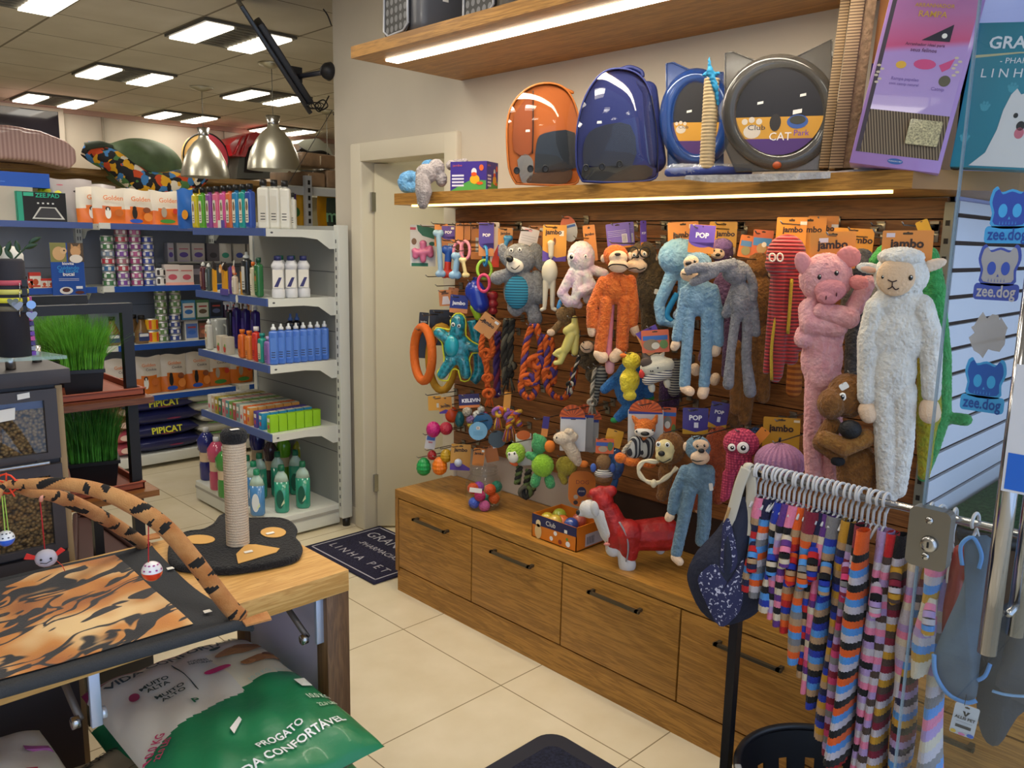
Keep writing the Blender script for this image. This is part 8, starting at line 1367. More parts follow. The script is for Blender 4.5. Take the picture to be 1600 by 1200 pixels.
g.lathe(pr, M('b8a078', .85), T(*q), n=20); g.part('post', t.r); t.fur('feathers', [('c', 1108, 92, 1.5, 1109, 112, 4, 6, 6), ('c', 1109, 112, 5, 1118, 140, 5, 8, 10), ('c', 1118, 140, 4, 1122, 165, 2, 10, 10), ('c', 1100, 118, 3, 1122, 116, 3, 6, 6)], M('1878a0', .8), fz=2); t.fur('base', [('c', 1045, 270, 7, 1120, 266, 7, 4, 4), ('c', 1120, 266, 7, 1170, 268, 6, 4, 0)], M('2c3c80', .7), fz=0); t.fur('film', [('c', 1050, 266, 9, 1185, 264, 9, 5, -6), ('e', 1135, 172, 12, 18, 8, 4)], film(.25), fz=3, vox=2.2)
CBD = M('8a7054', .8, nz=(60, .25), bump=(90, .6)); CBE = graph('corrugated', stripefn('Z', 130, '5a4632', '9a8262', .45), .8)
for i, (x0, x1, X, m, lb) in enumerate(((1308, 1328, 2.22, CBE, 'corrugated scratching board with its ridged edge to the aisle'), (1328, 1346, 2.24, CBD, 'corrugated scratching board leaning on the ridged one'), (1292, 1306, 2.26, CBE, 'darker corrugated board at the left of the leaning boards'))):
    t = Toy('scratching_board', lb, 'scratching board', (x0+x1)/2-12, 264, X); k = t.k; w_ = (x1-x0)/2*k; g = MB(); g.box((-w_, 0, -.11), (w_, .52-.02*i, 0), m, t.M4((x0+x1)/2-12, 262) @ RZ(-2.6), r=.002, seg=1); g.part('board', t.r)
t = Toy('scratcher_carton', 'tall narrow orange and violet jambo carton between boards and pink carton', 'box', 1352, 262, 2.28); Fm = t.M4(1340, 262) @ RZ(-2.5); g = MB(); g.box((0, 0, -.06), (.065, .52, 0), M('c08040', .5), Fm)
for x0, y0, x1, y1, c in ((0, 0, .065, .18, '5a4a48'), (0, .18, .065, .27, '3e2c7c'), (.02, .25, .05, .37, '6a4a68')): g.poly([(x0, y0), (x1, y0), (x1, y1), (x0, y1)], 0, M(c, .5), Fm @ T(0, 0, .0006+x0*.01))
g.text('jambo', .042, .43, .018, M('2a1c14', .5), Fm @ T(0, 0, .001), w=.04); g.part('carton', t.r)
t = Toy('scratcher_box', 'pink and lilac cat scratcher box with a clear window and catnip pouch', 'box', 1393, 250, 2.14); W_, H_ = 131*t.k, .47; Fm = t.M4(1327, 254) @ RZ(-8.5) @ RX(-3); LI = M('a27cba', .3, coat=.5); g = MB(); g.box((0, 0, -.09), (W_, H_, 0), LI, Fm, r=.002, seg=1); g.part('carton', t.r)
def gradfn(nt, L, tc, b):
    sp_ = nt.nodes.new('ShaderNodeSeparateXYZ'); L(tc.outputs['Object'], sp_.inputs[0]); r = ramp(nt, [(.12, 'a890c8'), (.26, 'a888c4'), (.275, 'c04a78'), (.34, 'b06a9c'), (.5, '9a78b0')]); L(sp_.outputs['Z'], r.inputs['Fac']); L(r.outputs['Color'], b.inputs['Base Color'])
g = MB(); Fa = Fm @ T(0, 0, .001); g.poly([(.018, .03), (W_-.01, .03), (W_-.01, .135), (.018, .135)], 0, graph('ridged card', lambda nt, L, tc, b: stripefn('X', 420, '4a3c30', '8a7860', .5)(nt, L, tc, b), .8), Fa); g.poly([(.018, .135), (W_-.01, .135), (W_-.01, H_), (.018, H_)], 0, graph('lilac print', gradfn, .3, Coat_Weight=.4), Fa)
g.poly([(.008, .03), (.018, .03), (.018, H_), (.008, H_)], 0, M('4a4048', .8), Fa); g.disc(W_*.5, .016, .018, .007, M('2a5a9c', .4), Fa); g.text('FURACAO PET', W_*.5, .016, .006, PAPER, Fa @ T(0, 0, .0004), w=.03)
for s, c, x, y, w_ in (('ARRANHADOR', 'c89a3c', .5, .385, .42), ('RAMPA', 'c89a3c', .5, .365, .3), ('Arranhador ideal para', '5a2850', .5, .295, .42), ('seus felinos', '5a2850', .5, .282, .28), ('Rampa papelao', '7a60a4', .38, .212, .3), ('com catnip natural', '7a60a4', .38, .2, .32), ('Catnip', '7a60a4', .75, .195, .14)): g.text(s, x*W_, y, .03, M(c, .5), Fa @ T(0, 0, .0008), w=w_*W_, bold=.01)
g.poly([(W_*.45, .305), (W_*.75, .305), (W_*.75, .345)], 0, M('20182a', .5), Fa @ T(0, 0, .0006)); g.disc(W_*.68, .318, .006, .006, PAPER, Fa @ T(0, 0, .001)); g.disc(W_*.55, .25, .025, .012, M('c8487c', .5), Fa @ T(0, 0, .0006)); g.poly([(W_*.7, .25), (W_*.85, .268), (W_*.82, .245), (W_*.75, .235)], 0, M('c8487c', .5), Fa @ T(0, 0, .0006)); g.disc(W_*.3, .245, .012, .009, M('d8a83a', .5), Fa @ T(0, 0, .0006)); g.disc(W_*.8, .215, .013, .013, M('5a5440', .5), Fa @ T(0, 0, .0006))
for x, y in ((.08, .22), (.88, .25)): [g.disc(W_*x+.006*math.sin(j*2), y+.008*j-.02, .005, .003, M('c8b8a0', .5), Fa @ T(0, 0, .0006), n=8) for j in range(6)]
g.part('print', t.r); g = MB(); g.rrect(W_*.55, .06, W_*.9, .12, .006, M('a89c70', .3, nz=(250, .5), coat=1.), Fa @ T(0, 0, .002), r=.004); g.part('catnip_pouch', t.r, 'clear pouch of dried catnip')
t = Toy('display_box', 'teal box with GRANADO lettering and a white dog, rightmost on the shelf', 'box', 1540, 260, 2.24); Fm = t.M4(1484, 260) @ RZ(-4.5); W_ = .26; H_ = 214*t.k; g = MB(); g.box((0, 0, -.08), (W_, H_, 0), M('1f7f94', .4), Fm, r=.001, seg=1); TL = M('d8dde0', .5); Fa = Fm @ T(0, 0, .0008)
g.text('GRANADO', .128, H_*.86, .045, TL, Fa, w=.19, bold=.02); g.poly([(.005, H_*.76), (.1, H_*.79), (.2, H_*.795), (.2, H_*.8), (.1, H_*.80), (.005, H_*.78)], 0, M('b8b48c', .5), Fa); g.text('- PHARMACIAS -', .128, H_*.74, .02, TL, Fa, w=.13); g.text('L I N H A   P E T', .128, H_*.655, .03, TL, Fa, w=.2)
for x, y in ((.02, .2), (.05, .42), (.1, .55), (.13, .48)): g.disc(x, y*H_, .009, .008, M('3f96a8', .5), Fa); [g.disc(x+.01*math.cos(a), y*H_+.012*math.sin(a), .003, .004, M('3f96a8', .5), Fa @ T(0, 0, .0003), n=8) for a in (.5, 1.2, 1.9, 2.6)]
WD = M('d4d2d0', .6); dg = [(.04, .005), (.07, .04), (.085, .1), (.09, .15), (.10, .19), (.11, .205), (.12, .19), (.16, .205), (.175, .19), (.19, .12), (.2, .005)]; g.poly([(x, y*H_/.37) for x, y in dg], 0, WD, Fa @ T(0, 0, .0006))
for c, x, y, a_, b_ in (('1a1a1c', .118, .37, .005, .006), ('1a1a1c', .15, .38, .005, .006), ('1a1a1c', .132, .30, .009, .011), ('c86a7a', .132, .25, .010, .013)): g.disc(x, y*H_, a_, b_, M(c, .5), Fa @ T(0, 0, .001))
g.part('carton', t.r)
t = Toy('wrapped_board', 'flat white board in shiny film hanging over the front of the shelf', 'board', 1250, 268, 2.13); g = MB(); pv = [(1068, 280), (1072, 274), (1180, 272), (1300, 268), (1420, 257), (1426, 263), (1408, 272), (1330, 277), (1180, 284), (1110, 285)]; v = [t.at(x, y) for x, y in pv]; n = len(v); g.add(v+[p-t.F.n*.02+Vector((.06, .04, .002)) for p in v], [tuple(range(n)), tuple(range(n, 2*n))[::-1]]+[(i, i+n, (i+1) % n+n, (i+1) % n) for i in range(n)], M('b0a69a', .25, nz=(40, .25), bump=(60, .8), coat=1.), None, False); g.part('film', t.r)
for px, py, c, lb in ((622, 60, '55565c', 'grey pet carrier with a round holed door on the high shelf'), (752, 34, '4a453e', 'dark brown grey pet carrier further right on the high shelf')):
    q = P(px, py-3, Z=2.396); r = root('pet_carrier', lb, 'pet carrier', (q.x+.14, q.y, 2.396)); g = MB(); CM = M(c, .45, coat=.2); Fm = T(q.x+.02, q.y, 2.396) @ RZ(-8); g.box((0, -.13, 0), (.3, .15, .24), CM, Fm, r=.04, seg=4); g.part('shell', r); g = MB(); Fd = Fm @ basis((-.004, .15, .01), (0, -1, 0), (0, 0, 1), (-1, 0, 0))
    g.rrect(.02, .0, .22, .22, .006, M('1c1c1e', .5), Fd, r=.04, n=5); [g.disc(.05+.035*i, .03+.033*j, .012, .013, M('6a6c70', .5), Fd @ T(0, 0, .0066), n=10) for i in range(5) for j in range(6)]; g.tube([Fd @ Vector((x, y, .008)) for x, y in ((.03, .2), (.025, .03), (.06, .008), (.18, .008), (.215, .03), (.21, .2))], .005, M('a8aab0', .3)); g.part('door', r); MB().poly([(.1, .12), (.125, .12), (.125, .14), (.1, .14)], .001, PAPER, Fm @ basis((0, -.131, 0), (1, 0, 0), (0, 0, 1), (0, -1, 0))).part('price_sticker', r)
# ---------------- on top of the drawer cabinet ----------------
q = P(755, 793, Z=.495); kk = depth(q)/FPX; r = root('glass_jar', 'round clear glass jar filled with coloured balls on the cabinet', 'jar', tuple(q)); GLS = GD; g = MB(); g.lathe([(20*kk, 0), (25*kk, 5*kk), (28*kk, 18*kk), (28*kk, 38*kk), (26*kk, 48*kk), (19*kk, 55*kk), (19*kk, 62*kk), (21*kk, 66*kk)], GLS, T(*q), n=36); [g.lathe([(20.5*kk, z*kk), (22*kk, (z+1.5)*kk), (20.5*kk, (z+3)*kk)], GLS, T(*q), n=36, caps=False) for z in (55, 60)]; g.part('glass', r); Fj = Face(755, 793, Z=.495)
g = MB(); g.poly([(-.028, -.008), (.025, -.014), (.026, .006), (-.026, .012)], .0008, PAPER, Fj.fr(744, 757, 29*kk)); g.part('paper_note', r)
for i, (x, y, d, c) in enumerate(((741, 783, 8, '2c5ac8'), (757, 786, 14, 'cc5a94'), (750, 771, 12, 'b81c5c'), (766, 762, 10, 'e0561c'), (772, 776, 8, 'dc5a1c'), (739, 762, 4, 'd8501c'), (762, 780, -6, '2a8a6a'), (776, 762, -6, '1f8a6a'), (748, 764, -10, '8a3a9c'), (761, 771, -14, 'c8a82a'))):
    g = MB(); n_ = Fj.at(x, y, d*kk); g.ell((0, 0, 0), 9*kk, M(c, .5, bump=(160, .7)), T(*n_), n=16); g.thing('play_ball', {'2c5ac8': 'blue ball low at the left inside the jar', 'cc5a94': 'pink ball at the front bottom of the jar', 'b81c5c': 'magenta ball in the middle of the jar', 'e0561c': 'bright orange ball high in the jar', 'dc5a1c': 'orange ball at the right side of the jar', 'd8501c': 'red orange ball at the upper left of the jar', '2a8a6a': 'green ball low at the rear of the jar', '1f8a6a': 'green ball high at the right of the jar', '8a3a9c': 'violet ball at the rear of the jar', 'c8a82a': 'yellow ball at the rear centre of the jar'}[c], 'ball')
b0 = Vector((2.2, 1.875, .495)); r = root('counter_box', 'orange and navy open carton with Club print beside the toy dog', 'box', (2.28, 1.98, .495)); g = MB(); OC, NC = M('d2761e', .5), M('1f2450', .5); LX, LY, BH = .17, .23, .095
for lo, hi in (((0, 0, 0), (.003, LY, BH)), ((LX-.003, 0, 0), (LX, LY, BH)), ((0, 0, 0), (LX, .003, BH)), ((0, LY-.003, 0), (LX, LY, BH)), ((0, 0, 0), (LX, LY, .003))): g.box(lo, hi, OC, T(*b0))
FL = basis(b0+Vector((-.0006, LY, 0)), (0, -1, 0), (0, 0, 1), (-1, 0, 0)); FR = basis(b0+Vector((0, -.0006, 0)), (1, 0, 0), (0, 0, 1), (0, -1, 0)); g.poly([(0, BH*.55), (LY, BH*.62), (LY, BH), (0, BH)], 0, NC, FL); g.poly([(0, BH*.66), (LX, BH*.66), (LX, BH), (0, BH)], 0, OC, FR); g.poly([(LX*.3, .008), (LX*.95, .008), (LX*.95, BH*.6), (LX*.3, BH*.6)], 0, M('b8b6bc', .5), FR @ T(0, 0, .0004)); [g.poly([(.06+.005*j, .015), (.062+.005*j, .015), (.062+.005*j, .045), (.06+.005*j, .045)], 0, INK, FR @ T(0, 0, .0008)) for j in range(9)]
for c, x, y, a_, b_ in (('d8b880', .035, .03, .018, .03), ('e0c898', .035, .062, .013, .015), ('e8e4e0', .125, .045, .009, .009), ('e0e0e0', .105, .02, .009, .009), ('8a3a28', .15, .018, .009, .009), ('e8e8e8', .19, .02, .011, .011), ('5a8a3a', .185, .038, .006, .006)): g.disc(x, y, a_, b_, M(c, .5), FL @ T(0, 0, .001))
g.text('Club', .1, .073, .03, PAPER, FL @ T(0, 0, .001), w=.05); g.poly([(.17, .06), (.185, .06), (.185, .073), (.17, .073)], 0, PAPER, FL @ T(0, 0, .001)); g.part('carton', r)
g = MB(); Fb = Face(908, 790, X=2.36); g.rrect(-20*Fb.k, -24*Fb.k, 22*Fb.k, 33*Fb.k, .002, M('cc7420', .5), Fb.fr(908, 768), r=16*Fb.k, n=6); g.text('DOG', .004, .038, .03, M('8a3c28', .5), Fb.fr(908, 768) @ T(0, 0, .0024), w=.05); g.disc(.002, .0, .018, .02, M('1f2450', .5), Fb.fr(908, 768, .0026)); g.text('JOGOS', .002, .002, .01, PAPER, Fb.fr(908, 768, .003), w=.024)
for x, y, c in ((-.02, -.022, 'b8a890'), (-.02, -.045, '3a3028'), (.01, -.045, 'c8c0b8'), (.034, -.04, '7a9c4a'), (.03, -.015, 'c84a2a')): g.disc(x, y, .009, .009, M(c, .5), Fb.fr(908, 768, .0026))
g.part('back_card', r)
for i, (x, y, X, c) in enumerate(((852, 799, 2.25, 'c8b02c'), (868, 806, 2.24, 'c8a83a'), (879, 799, 2.27, 'd86a2c'), (893, 808, 2.26, '2a4a9c'), (862, 795, 2.32, 'a8b83a'), (905, 805, 2.32, 'b85a4a'))): g = MB(); qq = P(x, y, X=X); g.ell((0, 0, 0), .03, M(c, .4, coat=1.), T(qq.x, min(max(qq.y, 1.91), 2.07), .495+.065+.006*(i % 2)), n=16); g.thing('wrapped_ball', ['yellow', 'dull yellow', 'orange', 'blue', 'lime', 'brick red'][i]+' film wrapped ball in the open Club carton', 'ball')
t = Toy('mannequin_dog', 'white toy dog mannequin wearing a red hooded raincoat', 'mannequin', 975, 880, 2.24); WF = M('c8c6c4', .8, bump=(150, .2)); t.fur('body', [('e', 922, 794, 17, 15, 13, 4), ('c', 918, 798, 9, 906, 800, 5, 4, 6), ('c', 940, 800, 16, 955, 832, 18), ('c', 955, 830, 15, 1040, 840, 20, 0, -12), ('c', 955, 840, 10, 958, 857, 12, 4, 4), ('c', 975, 850, 11, 980, 878, 14, 8, 10), ('c', 1030, 850, 9, 1032, 866, 8, -20, -20)], WF, fz=.2); t.fur('ear', [('e', 930, 790, 7, 13, 5, 15, 10)], WF, fz=0); t.balls('nose', [(904, 798, 3.5, 4.5, 4, 8)], BLACK)
t.fur('raincoat', [('e', 942, 784, 17, 26, 17, -2, 15), ('c', 955, 768, 9, 928, 770, 8, -3, 2), ('c', 952, 800, 17, 968, 838, 22), ('c', 968, 838, 22, 1038, 838, 27, 0, -12), ('c', 982, 830, 22, 982, 862, 15, 8, 8), ('c', 955, 830, 12, 958, 846, 11, 6, 6)], M('a81a18', .5, nz=(25, .2), bump=(28, 1.)), fz=0, sm=2, vox=1.8)
t.line('reflective_stripe', [(968, 808, 22), (980, 828, 27), (982, 850, 27), (979, 868, 23)], 2.4, M('8f8f94', .4), 'grey reflective stripe', flat=.5); t.line('cord', [(951, 828, 21), (950, 842, 22), (948, 852, 20)], .8, M('c8a898', .7)); t.balls('toggle', [(949, 842, 5, 2.5, 3, 23)], M('c87a70', .5))
# ---------------- alcove bench ----------------
g = MB(); g.box((2.6, .42, .1), (3.5, .78, .80), M('4a3a2c', .6), r=.004); g.tube([(2.62, .5, .8), (2.6, .7, .79), (2.7, .76, .79)], .02, BLACK); g.thing('display_bench', 'dark brown bench inside the window alcove', 'bench'); g = MB(); g.box((2.64, .45, .80), (3.5, .775, .83), M('2f5426', 1., nz=(150, .5), bump=(300, 1.)), r=.006); g.thing('grass_mat', 'dark green artificial grass mat lying on the alcove bench', 'mat')
# ---------------- clothes rail with small knitted garments ----------------
RX_, RZ_ = 1.75, 1.095; rl = root('clothes_rail', 'chrome clothes rail on a square black post in front of the cabinet', 'clothes rail', (RX_, .95, 0)); MB().tube([(RX_, .965, RZ_), (RX_, -.35, RZ_)], .009, STEEL, n=14).part('rod', rl); MB().box((RX_-.012, .945, 0), (RX_+.012, .968, RZ_+.012), M('0c0c10', .35)).part('post', rl); MB().box((RX_-.012, -.36, 0), (RX_+.012, -.337, RZ_+.012), M('0c0c10', .35)).part('post', rl); MB().box((RX_-.2, .93, 0), (RX_+.2, .98, .02), M('0c0c10', .35)).part('foot', rl)
HW = M('c4c5ca', .35); hgm = MB(); hk_ = smooth([Vector(p) for p in ((-.012, 0, -.004), (-.015, 0, .006), (-.008, 0, .017), (.003, 0, .018), (.013, 0, .009), (.012, 0, -.006), (.003, 0, -.018), (0, 0, -.032), (0, 0, -.052))], 3); hgm.tube([v*1.2 if v.z > -.02 else v for v in hk_], .0034, HW, n=7); hgm.tube(smooth([Vector(p) for p in ((-.03, 0, -.078), (-.014, 0, -.062), (0, 0, -.052), (.014, 0, -.062), (.03, 0, -.078))]), .003, HW, n=6); H0 = None
rnd = random.Random(5); CC = dict(k='101014', w='b9b2bc', o='d8591c', b='4a8ad0', r='b81f24', p='c43c70', P='d87a9c', m='7a1c34', v='5a2f7c', l='a58cc0', n='1a1c40', B='1f33a0', t='a88868', y='b88a28', g='77777c', c='c9bca8', T='4a3a34')
NMC = dict(k='black', w='pale', o='orange', b='sky blue', r='red', p='magenta', P='pink', m='wine', v='violet', l='lilac', n='navy', B='blue', t='tan', y='mustard', g='grey', c='cream', T='brown')
def garment(i, Y, seq, col, L_, w0, w1, sh=.0158, X=RX_, top=.058, bulge=0., d=.013, label=None, sleeve=None, rib=9, cat='pet sweater', name='knitted_dog_sweater'):
    z0 = RZ_-top+.006; r = root(name, label, cat, (X, Y, z0-L_)); nv = max(8, int(L_/sh)); ph = rnd.random()*6
    def wf(v): s_ = min(1, v/.16); return (w0*.55*(1-s_)+w0*s_)+(w1-w0)*max(0, v-.15)**1.2
    def fn(u, v):
        a = 2*PI*u; W = wf(v)/2; x = math.copysign(abs(math.cos(a))**.8, math.cos(a))*W*(1+.03*math.cos(a*rib*2)); y = math.sin(a)*(d+.004*math.sin(v*9+ph))*(1+.25*abs(math.cos(a*rib))); return (X+x-.012*v+.006*math.sin(v*7+ph), Y+y+bulge*v, z0-L_*v)
    N = 36; vs = [fn(k/N, j/nv) for j in range(nv+1) for k in range(N)]; sets = {}; g = MB(); gc = MB(); fc = []
    for j in range(nv):
        for k in range(N):
            q_ = (j*N+k, j*N+(k+1) % N, (j+1)*N+(k+1) % N, (j+1)*N+k)
            if j < 3 or z0-L_*j/nv > z0-.04: fc.append(q_)
            else: sets.setdefault(seq[j % len(seq)], []).append(q_)
    for c_, f_ in sets.items(): g.add(vs, f_, M(CC[c_], .95, bump=(260, .4), sheen=.3))
    g.part('knit', r); gc.add(vs, fc, M(CC[col], .95, bump=(260, .4), sheen=.3)); gc.part('collar', r)
    if sleeve: 
        g = MB(); pts = [Vector((X-w0*.45, Y-.004, z0-sleeve)), Vector((X-w0*.6-.012, Y-.012, z0-sleeve-.03)), Vector((X-w0*.55-.018, Y-.014, z0-sleeve-.06))]; pts = smooth(pts, 3)
        for j in range(len(pts)-1): g.tube(pts[j:j+2], .012, M(CC[seq[j % len(seq)]], .95), n=10, caps=False)
        g.tube([pts[-1]+.0115*Vector((math.cos(a*PI/5)*.8, -math.cos(a*PI/5)*.3, math.sin(a*PI/5)*.5)) for a in range(10)], .0022, M(CC[seq[0]], .95), closed=True, n=5); g.part('sleeve', r)
    return r
SQ = ['ybgk', 'nrbt', 'owgb', 'wotk', 'kbBc', 'lPvkw', 'cvPk', 'orBt', 'wkpl', 'obgt', 'Brkt', 'PpvcP', 'btkB', 'rPgb', 'nByt', 'lmpg', 'wBrk', 'obwk', 'kBrt', 'wPkl', 'wPlT', 'yTmw']
CL_ = 'bPnkBvPopmnvgbykmoblrk'
for i in range(1, 22):
    if i % 5 == 3: continue
    Y = .925-i*.0164; L_ = .215+.012*i if i < 8 else .30+.03*(i-7); L_ = min(L_, .56); 
    if i == 17: L_ = .52
    q = SQ[i]; nm = 'knitted dog sweater in %s stripes with %s collar' % (', '.join(NMC[c] for c in q[:3]), NMC[CL_[i]])
    garment(i, Y, q, CL_[i], L_, .066 if i != 17 else .07, .085+.02*rnd.random() if i != 17 else .15, X=RX_-.012+.012*rnd.random()-(.028 if i == 17 else 0)-.0006*i, label=nm, sleeve=.07+.05*rnd.random() if i % 3 != 2 else None)
HN = 30
for i in range(HN):
    Y = .93-i*.0122-(0 if i < 26 else .0); 
    if i >= 26: Y = [.535, .515, .49, .452][i-26]
    loc = (RX_, Y, RZ_)
    if H0 is None: H0 = root('clothes_hanger', 'small white plastic hanger hooked on the chrome rail', 'hanger', loc, 'white hangers on the rail'); ROOTM[H0.name] = Matrix(); hgm.part('hook', H0); H0.rotation_euler = (0, 0, .3*(rnd.random()-.5))
    else: dup(H0, loc, .5*(rnd.random()-.5)-.1)
garment(30, .545, 'wlPcw', 'P', .34, .05, .07, label='pastel pink and lilac striped knit seen through the glass door edge', X=1.73); garment(31, .535, 'bykmlnw', 'y', .60, .05, .12, label='long mustard, wine and navy striped knit hanging below the pastel one', X=1.735, top=.09)
garment(32, .50, 'cPlwbyc', 'P', .26, .06, .12, .017, label='cream, pink and lilac striped knit coat behind the glass', X=1.70, sleeve=.1); garment(33, .49, 'bPlcwg', 'l', .62, .06, .20, .022, label='long pastel striped knit spreading wide at the bottom behind the glass', X=1.72, top=.12, bulge=-.03)
t = Toy('dog_coat', 'brick red dog coat hanging between the striped knits and grey coat', 'dog coat', 1500, 900, 1.72); t.fur('body', [('c', 1500, 860, 9, 1490, 920, 12), ('c', 1490, 920, 12, 1475, 1000, 16), ('c', 1475, 1000, 14, 1490, 1075, 16), ('c', 1515, 850, 10, 1512, 900, 10)], M('942a20', .5, bump=(40, .4)), fz=0); t.line('tie', [(1486, 868, 14), (1482, 885, 16), (1480, 905, 16)], 1.6, M('c8b8a8', .6)); t.line('hanger_neck', [(1490, 848, 0), (1490, 822, 0)], 1.6, HW)
t = Toy('dog_raincoat', 'blue grey dog raincoat with sky blue trim behind the glass door', 'dog coat', 1530, 900, 1.66); GC = M('4f6274', .5, nz=(14, .12), bump=(20, .5)); TR = M('5a94d4', .5)
inflate(t, [(1506, 848), (1522, 838), (1550, 842), (1556, 900), (1548, 960), (1532, 1030), (1526, 1088), (1508, 1095), (1480, 1080), (1462, 1050), (1460, 1020), (1480, 970), (1498, 930), (1510, 890)], 16, GC, 'body', n=8); t.line('trim', [(1460, 1020, 6), (1462, 1050, 6), (1480, 1080, 6), (1508, 1095, 6), (1526, 1092, 6)], 4, TR, 'sky blue trim', flat=.5); t.line('trim', [(1504, 880, 10), (1502, 850, 8), (1520, 838, 6), (1534, 862, 12), (1530, 884, 14)], 3.4, TR, 'sky blue trim', flat=.5); t.line('hanger_neck', [(1530, 838, 0), (1526, 825, 0)], 1.6, HW)
t = Toy('dog_coat', 'dark blue grey garment with light cuffs hanging lowest at the right edge', 'dog coat', 1560, 1000, 1.68); inflate(t, [(1528, 960), (1560, 950), (1600, 930), (1640, 960), (1630, 1080), (1590, 1120), (1560, 1165), (1535, 1150), (1525, 1090)], 16, M('28323e', .6, bump=(30, .4)), 'body', n=8); inflate(t, [(1570, 1000), (1600, 920), (1640, 930), (1640, 1100), (1590, 1090), (1552, 1068)], 14, M('4a4e56', .6, bump=(30, .4)), 'cape', 12, n=8); t.line('trim', [(1552, 1070, 22), (1575, 1074, 26), (1610, 1076, 26), (1640, 1072, 22)], 4, M('7aa4d0', .5), 'pale blue trim', flat=.5); t.line('loop', [(1548, 1032, 12), (1540, 1050, 14), (1528, 1058, 12)], 3.5, M('5a94d4', .5), 'sky blue loop', flat=.5)
F = Face(1506, 1126, X=1.60); r = root('garment_tag', 'white ALLIS PET tag with bar code below the raincoat', 'tag', tuple(F.o)); card(r, F, 1490, 1100, 1524, 1152, 'b9bcc4', -5, [('ALLIS PET', '1c1c20', 0, .08, .75), ('____________', '4a4a50', 0, -.02, .6)], [('p', '1c1c20', [(-.15, .3), (-.05, .3), (0, .2), (.05, .3), (.16, .3), (.02, .14), (-.03, .14)]), ('b', '2c2c30', -.32, -.26, .32, -.16), ('d', 'c8a02c', -.35, -.42, .12, .06), ('d', '2a5ab8', .35, -.42, .15, .06), ('d', 'c86a9c', 0, -.44, .15, .04)], 0, 'print'); MB().tube([F.at(1507, 1102), F.at(1510, 1085)], .0006, BLACK, n=4).part('string', r)
t = Toy('pet_sling', 'navy quilted pet sling bag with white floral lining and cream strap', 'pet sling bag', 1135, 900, 1.72); NV = M('171d34', .8, bump=(60, .4)); inflate(t, [(1150, 782), (1168, 776), (1180, 800), (1186, 850), (1196, 900), (1196, 935), (1180, 960), (1150, 974), (1125, 976), (1095, 955), (1076, 915), (1075, 890), (1090, 860), (1118, 830), (1138, 800)], 34, NV, 'bag', n=12)
def florfn(nt, L, tc, b): n = nnoise(nt, L, tc.outputs['Object'], 130, 3, .5); r = ramp(nt, [(.595, '23264e'), (.62, 'b4b4c8')], 'LINEAR'); L(n.outputs['Fac'], r.inputs['Fac']); L(r.outputs['Color'], b.inputs['Base Color'])
FLR = graph('floral', florfn, .8); inflate(t, [(1100, 880), (1120, 870), (1150, 900), (1162, 860), (1160, 930), (1145, 955), (1125, 965), (1105, 930), (1092, 895)], 5, FLR, 'lining', 31, n=6, label='navy lining with white flowers'); inflate(t, [(1130, 810), (1140, 800), (1152, 850), (1150, 885), (1138, 895), (1126, 880), (1128, 840)], 4, FLR, 'lining', 32, n=6); inflate(t, [(1133, 835), (1139, 825), (1145, 860), (1141, 882), (1132, 878)], 3, NV, 'pocket', 35, n=5)
for pp in (((1166, 730, 6), (1156, 755, 8), (1146, 790, 10), (1138, 815, 14)), ((1172, 730, 2), (1174, 770, 6), (1170, 805, 12), (1166, 830, 18))):
    g = MB(); v = smooth([t.at(*p) for p in pp], 5); g.tube(v, 9*t.k, M('b9b4a8', .8), n=10, flat=.16); g.part('strap', t.r)
t.line('strap_loop', [(1166, 734, 6), (1168, 727, 2), (1173, 727, -4), (1174, 734, -6)], 7, M('b9b4a8', .8), flat=.4); t.line('wooden_ring', [(1140, 790, 10), (1134, 812, 12), (1134, 822, 12)], 2.4, M('b08a58', .6), 'tan ring')
# ---------------- basket ----------------
BK = M('12131a', .4); r = root('shopping_basket', 'black slotted plastic basket on the floor under the small garments', 'basket', (1.83, .74, 0)); g = MB(); N, rows = 96, 30; vs = []; fs = []
def bsk(i, j, o=0): a = 2*PI*i/N; R_ = (.145+.055*j/rows)-o; return (1.83+R_*1.05*math.cos(a), .74+R_*math.sin(a), .01+.34*j/rows)
hole = lambda i, j: (i % 6 in (2, 3) and j % 6 in (2, 3, 4) and 3 < j < 25) or (60 <= i % 96 <= 69 and 24 <= j <= 27)
for o in (0, .004):
    vs = [bsk(i, j, o) for i in range(N) for j in range(rows+1)]; fs = [(i*(rows+1)+j, ((i+1) % N)*(rows+1)+j, ((i+1) % N)*(rows+1)+j+1, i*(rows+1)+j+1) for i in range(N) for j in range(rows) if not hole(i, j)]; g.add(vs, fs, BK)
g.lathe([(0, .008), (.145, .01)], BK, T(1.83, .74, 0), n=40, ex=1.05); g.part('body', r); g = MB(); g.tube([Vector(bsk(i, rows)) for i in range(N)], .010, BK, closed=True); g.part('rim', r); g = MB()
for i in (35, 38, 41): v = Vector(bsk(i, rows)); g.box((-.011, -.008, .004), (.011, .008, .012), M('8f9296', .4), T(*v) @ RZ(i*3.75+90), r=.003)
for i in (35, 38, 41): v = Vector(bsk(i, rows)); MB().box((-.011, -.008, .004), (.011, .008, .0125), M('8f9296', .4), T(*v) @ RZ(i*3.75+90), r=.003).part('grip_pad', r, 'grey grip pad')
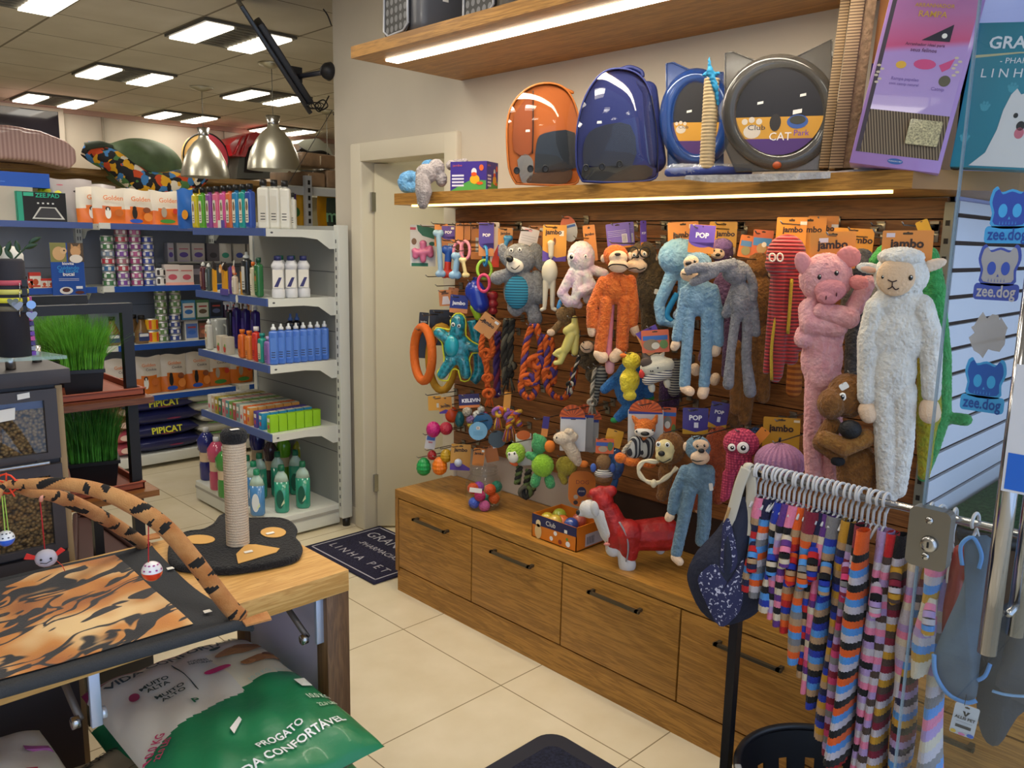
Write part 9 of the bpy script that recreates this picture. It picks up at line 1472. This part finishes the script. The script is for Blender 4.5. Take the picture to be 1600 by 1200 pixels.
# ---------------- glass door of the shop front, standing open ----------------
gd = root('glass_door', 'frameless glass shop door standing open at the right with skull stickers', 'door', (1.501, .05, 0)); MB().box((1.497, -.45, .01), (1.505, .4705, 2.6), GD).part('pane', gd); MB().box((1.4965, .4705, .01), (1.5055, .4735, 2.6), M('7f97a8', .15, alpha=.6)).part('glass_edge', gd, 'grey green polished edge')
def G(px, py, X=1.4962): return basis(P(px, py, X=X), (0, -1, 0), (0, 0, 1), (-1, 0, 0))
PLM = M('8c8a86', .28, .9); Fp = G(1452, 837, 1.488); kp = .00118; g = MB(); g.rrect(-.034, -.058, .034, .050, .026, PLM, Fp @ T(0, 0, -.018), r=.012, n=5); g.part('lock_plate', gd, 'steel lock plate'); g = MB(); g.lathe([(.015, 0), (.013, .008), (.006, .008)], STEEL, Fp @ T(.004, -.012, .008), n=20); g.box((-.0015, -.005, 0), (.0015, .005, .001), BLACK, Fp @ T(.004, -.012, .0165)); g.part('lock_cylinder', gd)
for y in (.03, -.036): g = MB(); g.lathe([(.007, 0), (.006, .003), (0, .0035)], STEEL, Fp @ T(0, y, .008), n=16); g.box((-.005, -.0006, 0), (.005, .0006, .0006), BLACK, Fp @ T(0, y, .0115) @ RZ(30)); g.part('screw', gd)
for X, y_, z0, z1 in ((1.44, .332, .978, 1.6), (1.562, .322, .972, 1.6)):
    g = MB(); g.tube([(X, y_, z0), (X, y_, z1)], .0145, M('b0b0b4', .12, 1.), n=24); g.part('pull_handle', gd); g = MB(); [g.tube([(X, y_, z), (1.501, y_, z)], .006, STEEL) for z in (1.03, 1.5)]; g.part('handle_stem', gd)
r = root('handle_sign', 'white and blue card fixed over the top of the door handle', 'sign', (1.42, .3, 1.28)); g = MB(); Fs = basis((1.415, .335, 1.262), (0, -1, 0), (0, 0, 1), (-1, 0, 0)); g.box((0, 0, 0), (.12, .2, .004), M('c9cdd8', .4), Fs); g.poly([(.004, .004), (.116, .004), (.116, .062), (.004, .062)], 0, M('1f62c8', .4), Fs @ T(0, 0, .0045)); g.part('card', r)
def skull(px, py, c0, c1, c2, eyes, lb):
    Fk = G(px, py) @ S(.8, 1.18, 1); s = .00115; r = root('door_sticker', lb, 'sticker', tuple(P(px, py, X=1.496))); g = MB(); O = [(-26, 30), (-29, 18), (-24, 6), (-22, -8), (22, -8), (24, 6), (29, 18), (26, 30), (20, 33), (14, 27), (0, 30), (-14, 27), (-20, 33)]
    out = lambda k: [(v.x*s, v.y*s) for v in smooth([Vector((x*k, y*k+(k-1)*-12, 0)) for x, y in O]+[Vector((O[0][0]*k, O[0][1]*k+(k-1)*-12, 0))], 3)[:-1]]
    g.poly(out(1.16), .0003, M(c0, .5), Fk); g.rrect(-36*s, -30*s, 36*s, -10*s, .0003, M(c0, .5), Fk, r=.006); g.poly(out(1.), 0, M(c1, .5), Fk @ T(0, 0, .0006))
    for x in (-11, 11): g.disc(x*s, 8*s, 7*s, 8*s, M(eyes, .5), Fk @ T(0, 0, .0009))
    g.poly([(-2*s, -2*s), (2*s, -2*s), (0, 1.5*s)], 0, M(c0, .5), Fk @ T(0, 0, .0009)); [g.poly([((x-.7)*s, -8*s), ((x+.7)*s, -8*s), (x*s, -3.5*s)], 0, M(c0, .5), Fk @ T(0, 0, .0009)) for x in (-14, -9, -4, 1, 6, 11)]; g.text('zee.dog', 0, -20*s, 20*s, M(c2, .5), Fk @ T(0, 0, .0006), w=62*s, bold=.02); g.part('print', r)
skull(1577, 340, '3f9ad8', '2a4aa8', '20489c', '3fa0e0', 'blue skull logo sticker with lettering, topmost on the glass door'); skull(1559, 430, '3c50a8', '9a9ca4', 'a8aab4', '3450b0', 'grey skull logo sticker with navy border, second from the top'); skull(1537, 606, '3f9ad8', '2458b0', '1f4c9c', '3aa0e0', 'blue skull logo sticker, lowest on the glass door')
g = MB(); Fk = G(1547, 522); rn = random.Random(3); pp = [((16+14*rn.random())*.00115*math.cos(a*PI/12), (20+18*rn.random())*.00115*math.sin(a*PI/12)) for a in range(24)]; g.poly(pp, .0003, M('a9a9ac', .8, alpha=.75), Fk); g.thing('sticker_residue', 'torn pale glue residue of a removed sticker on the glass', 'sticker')
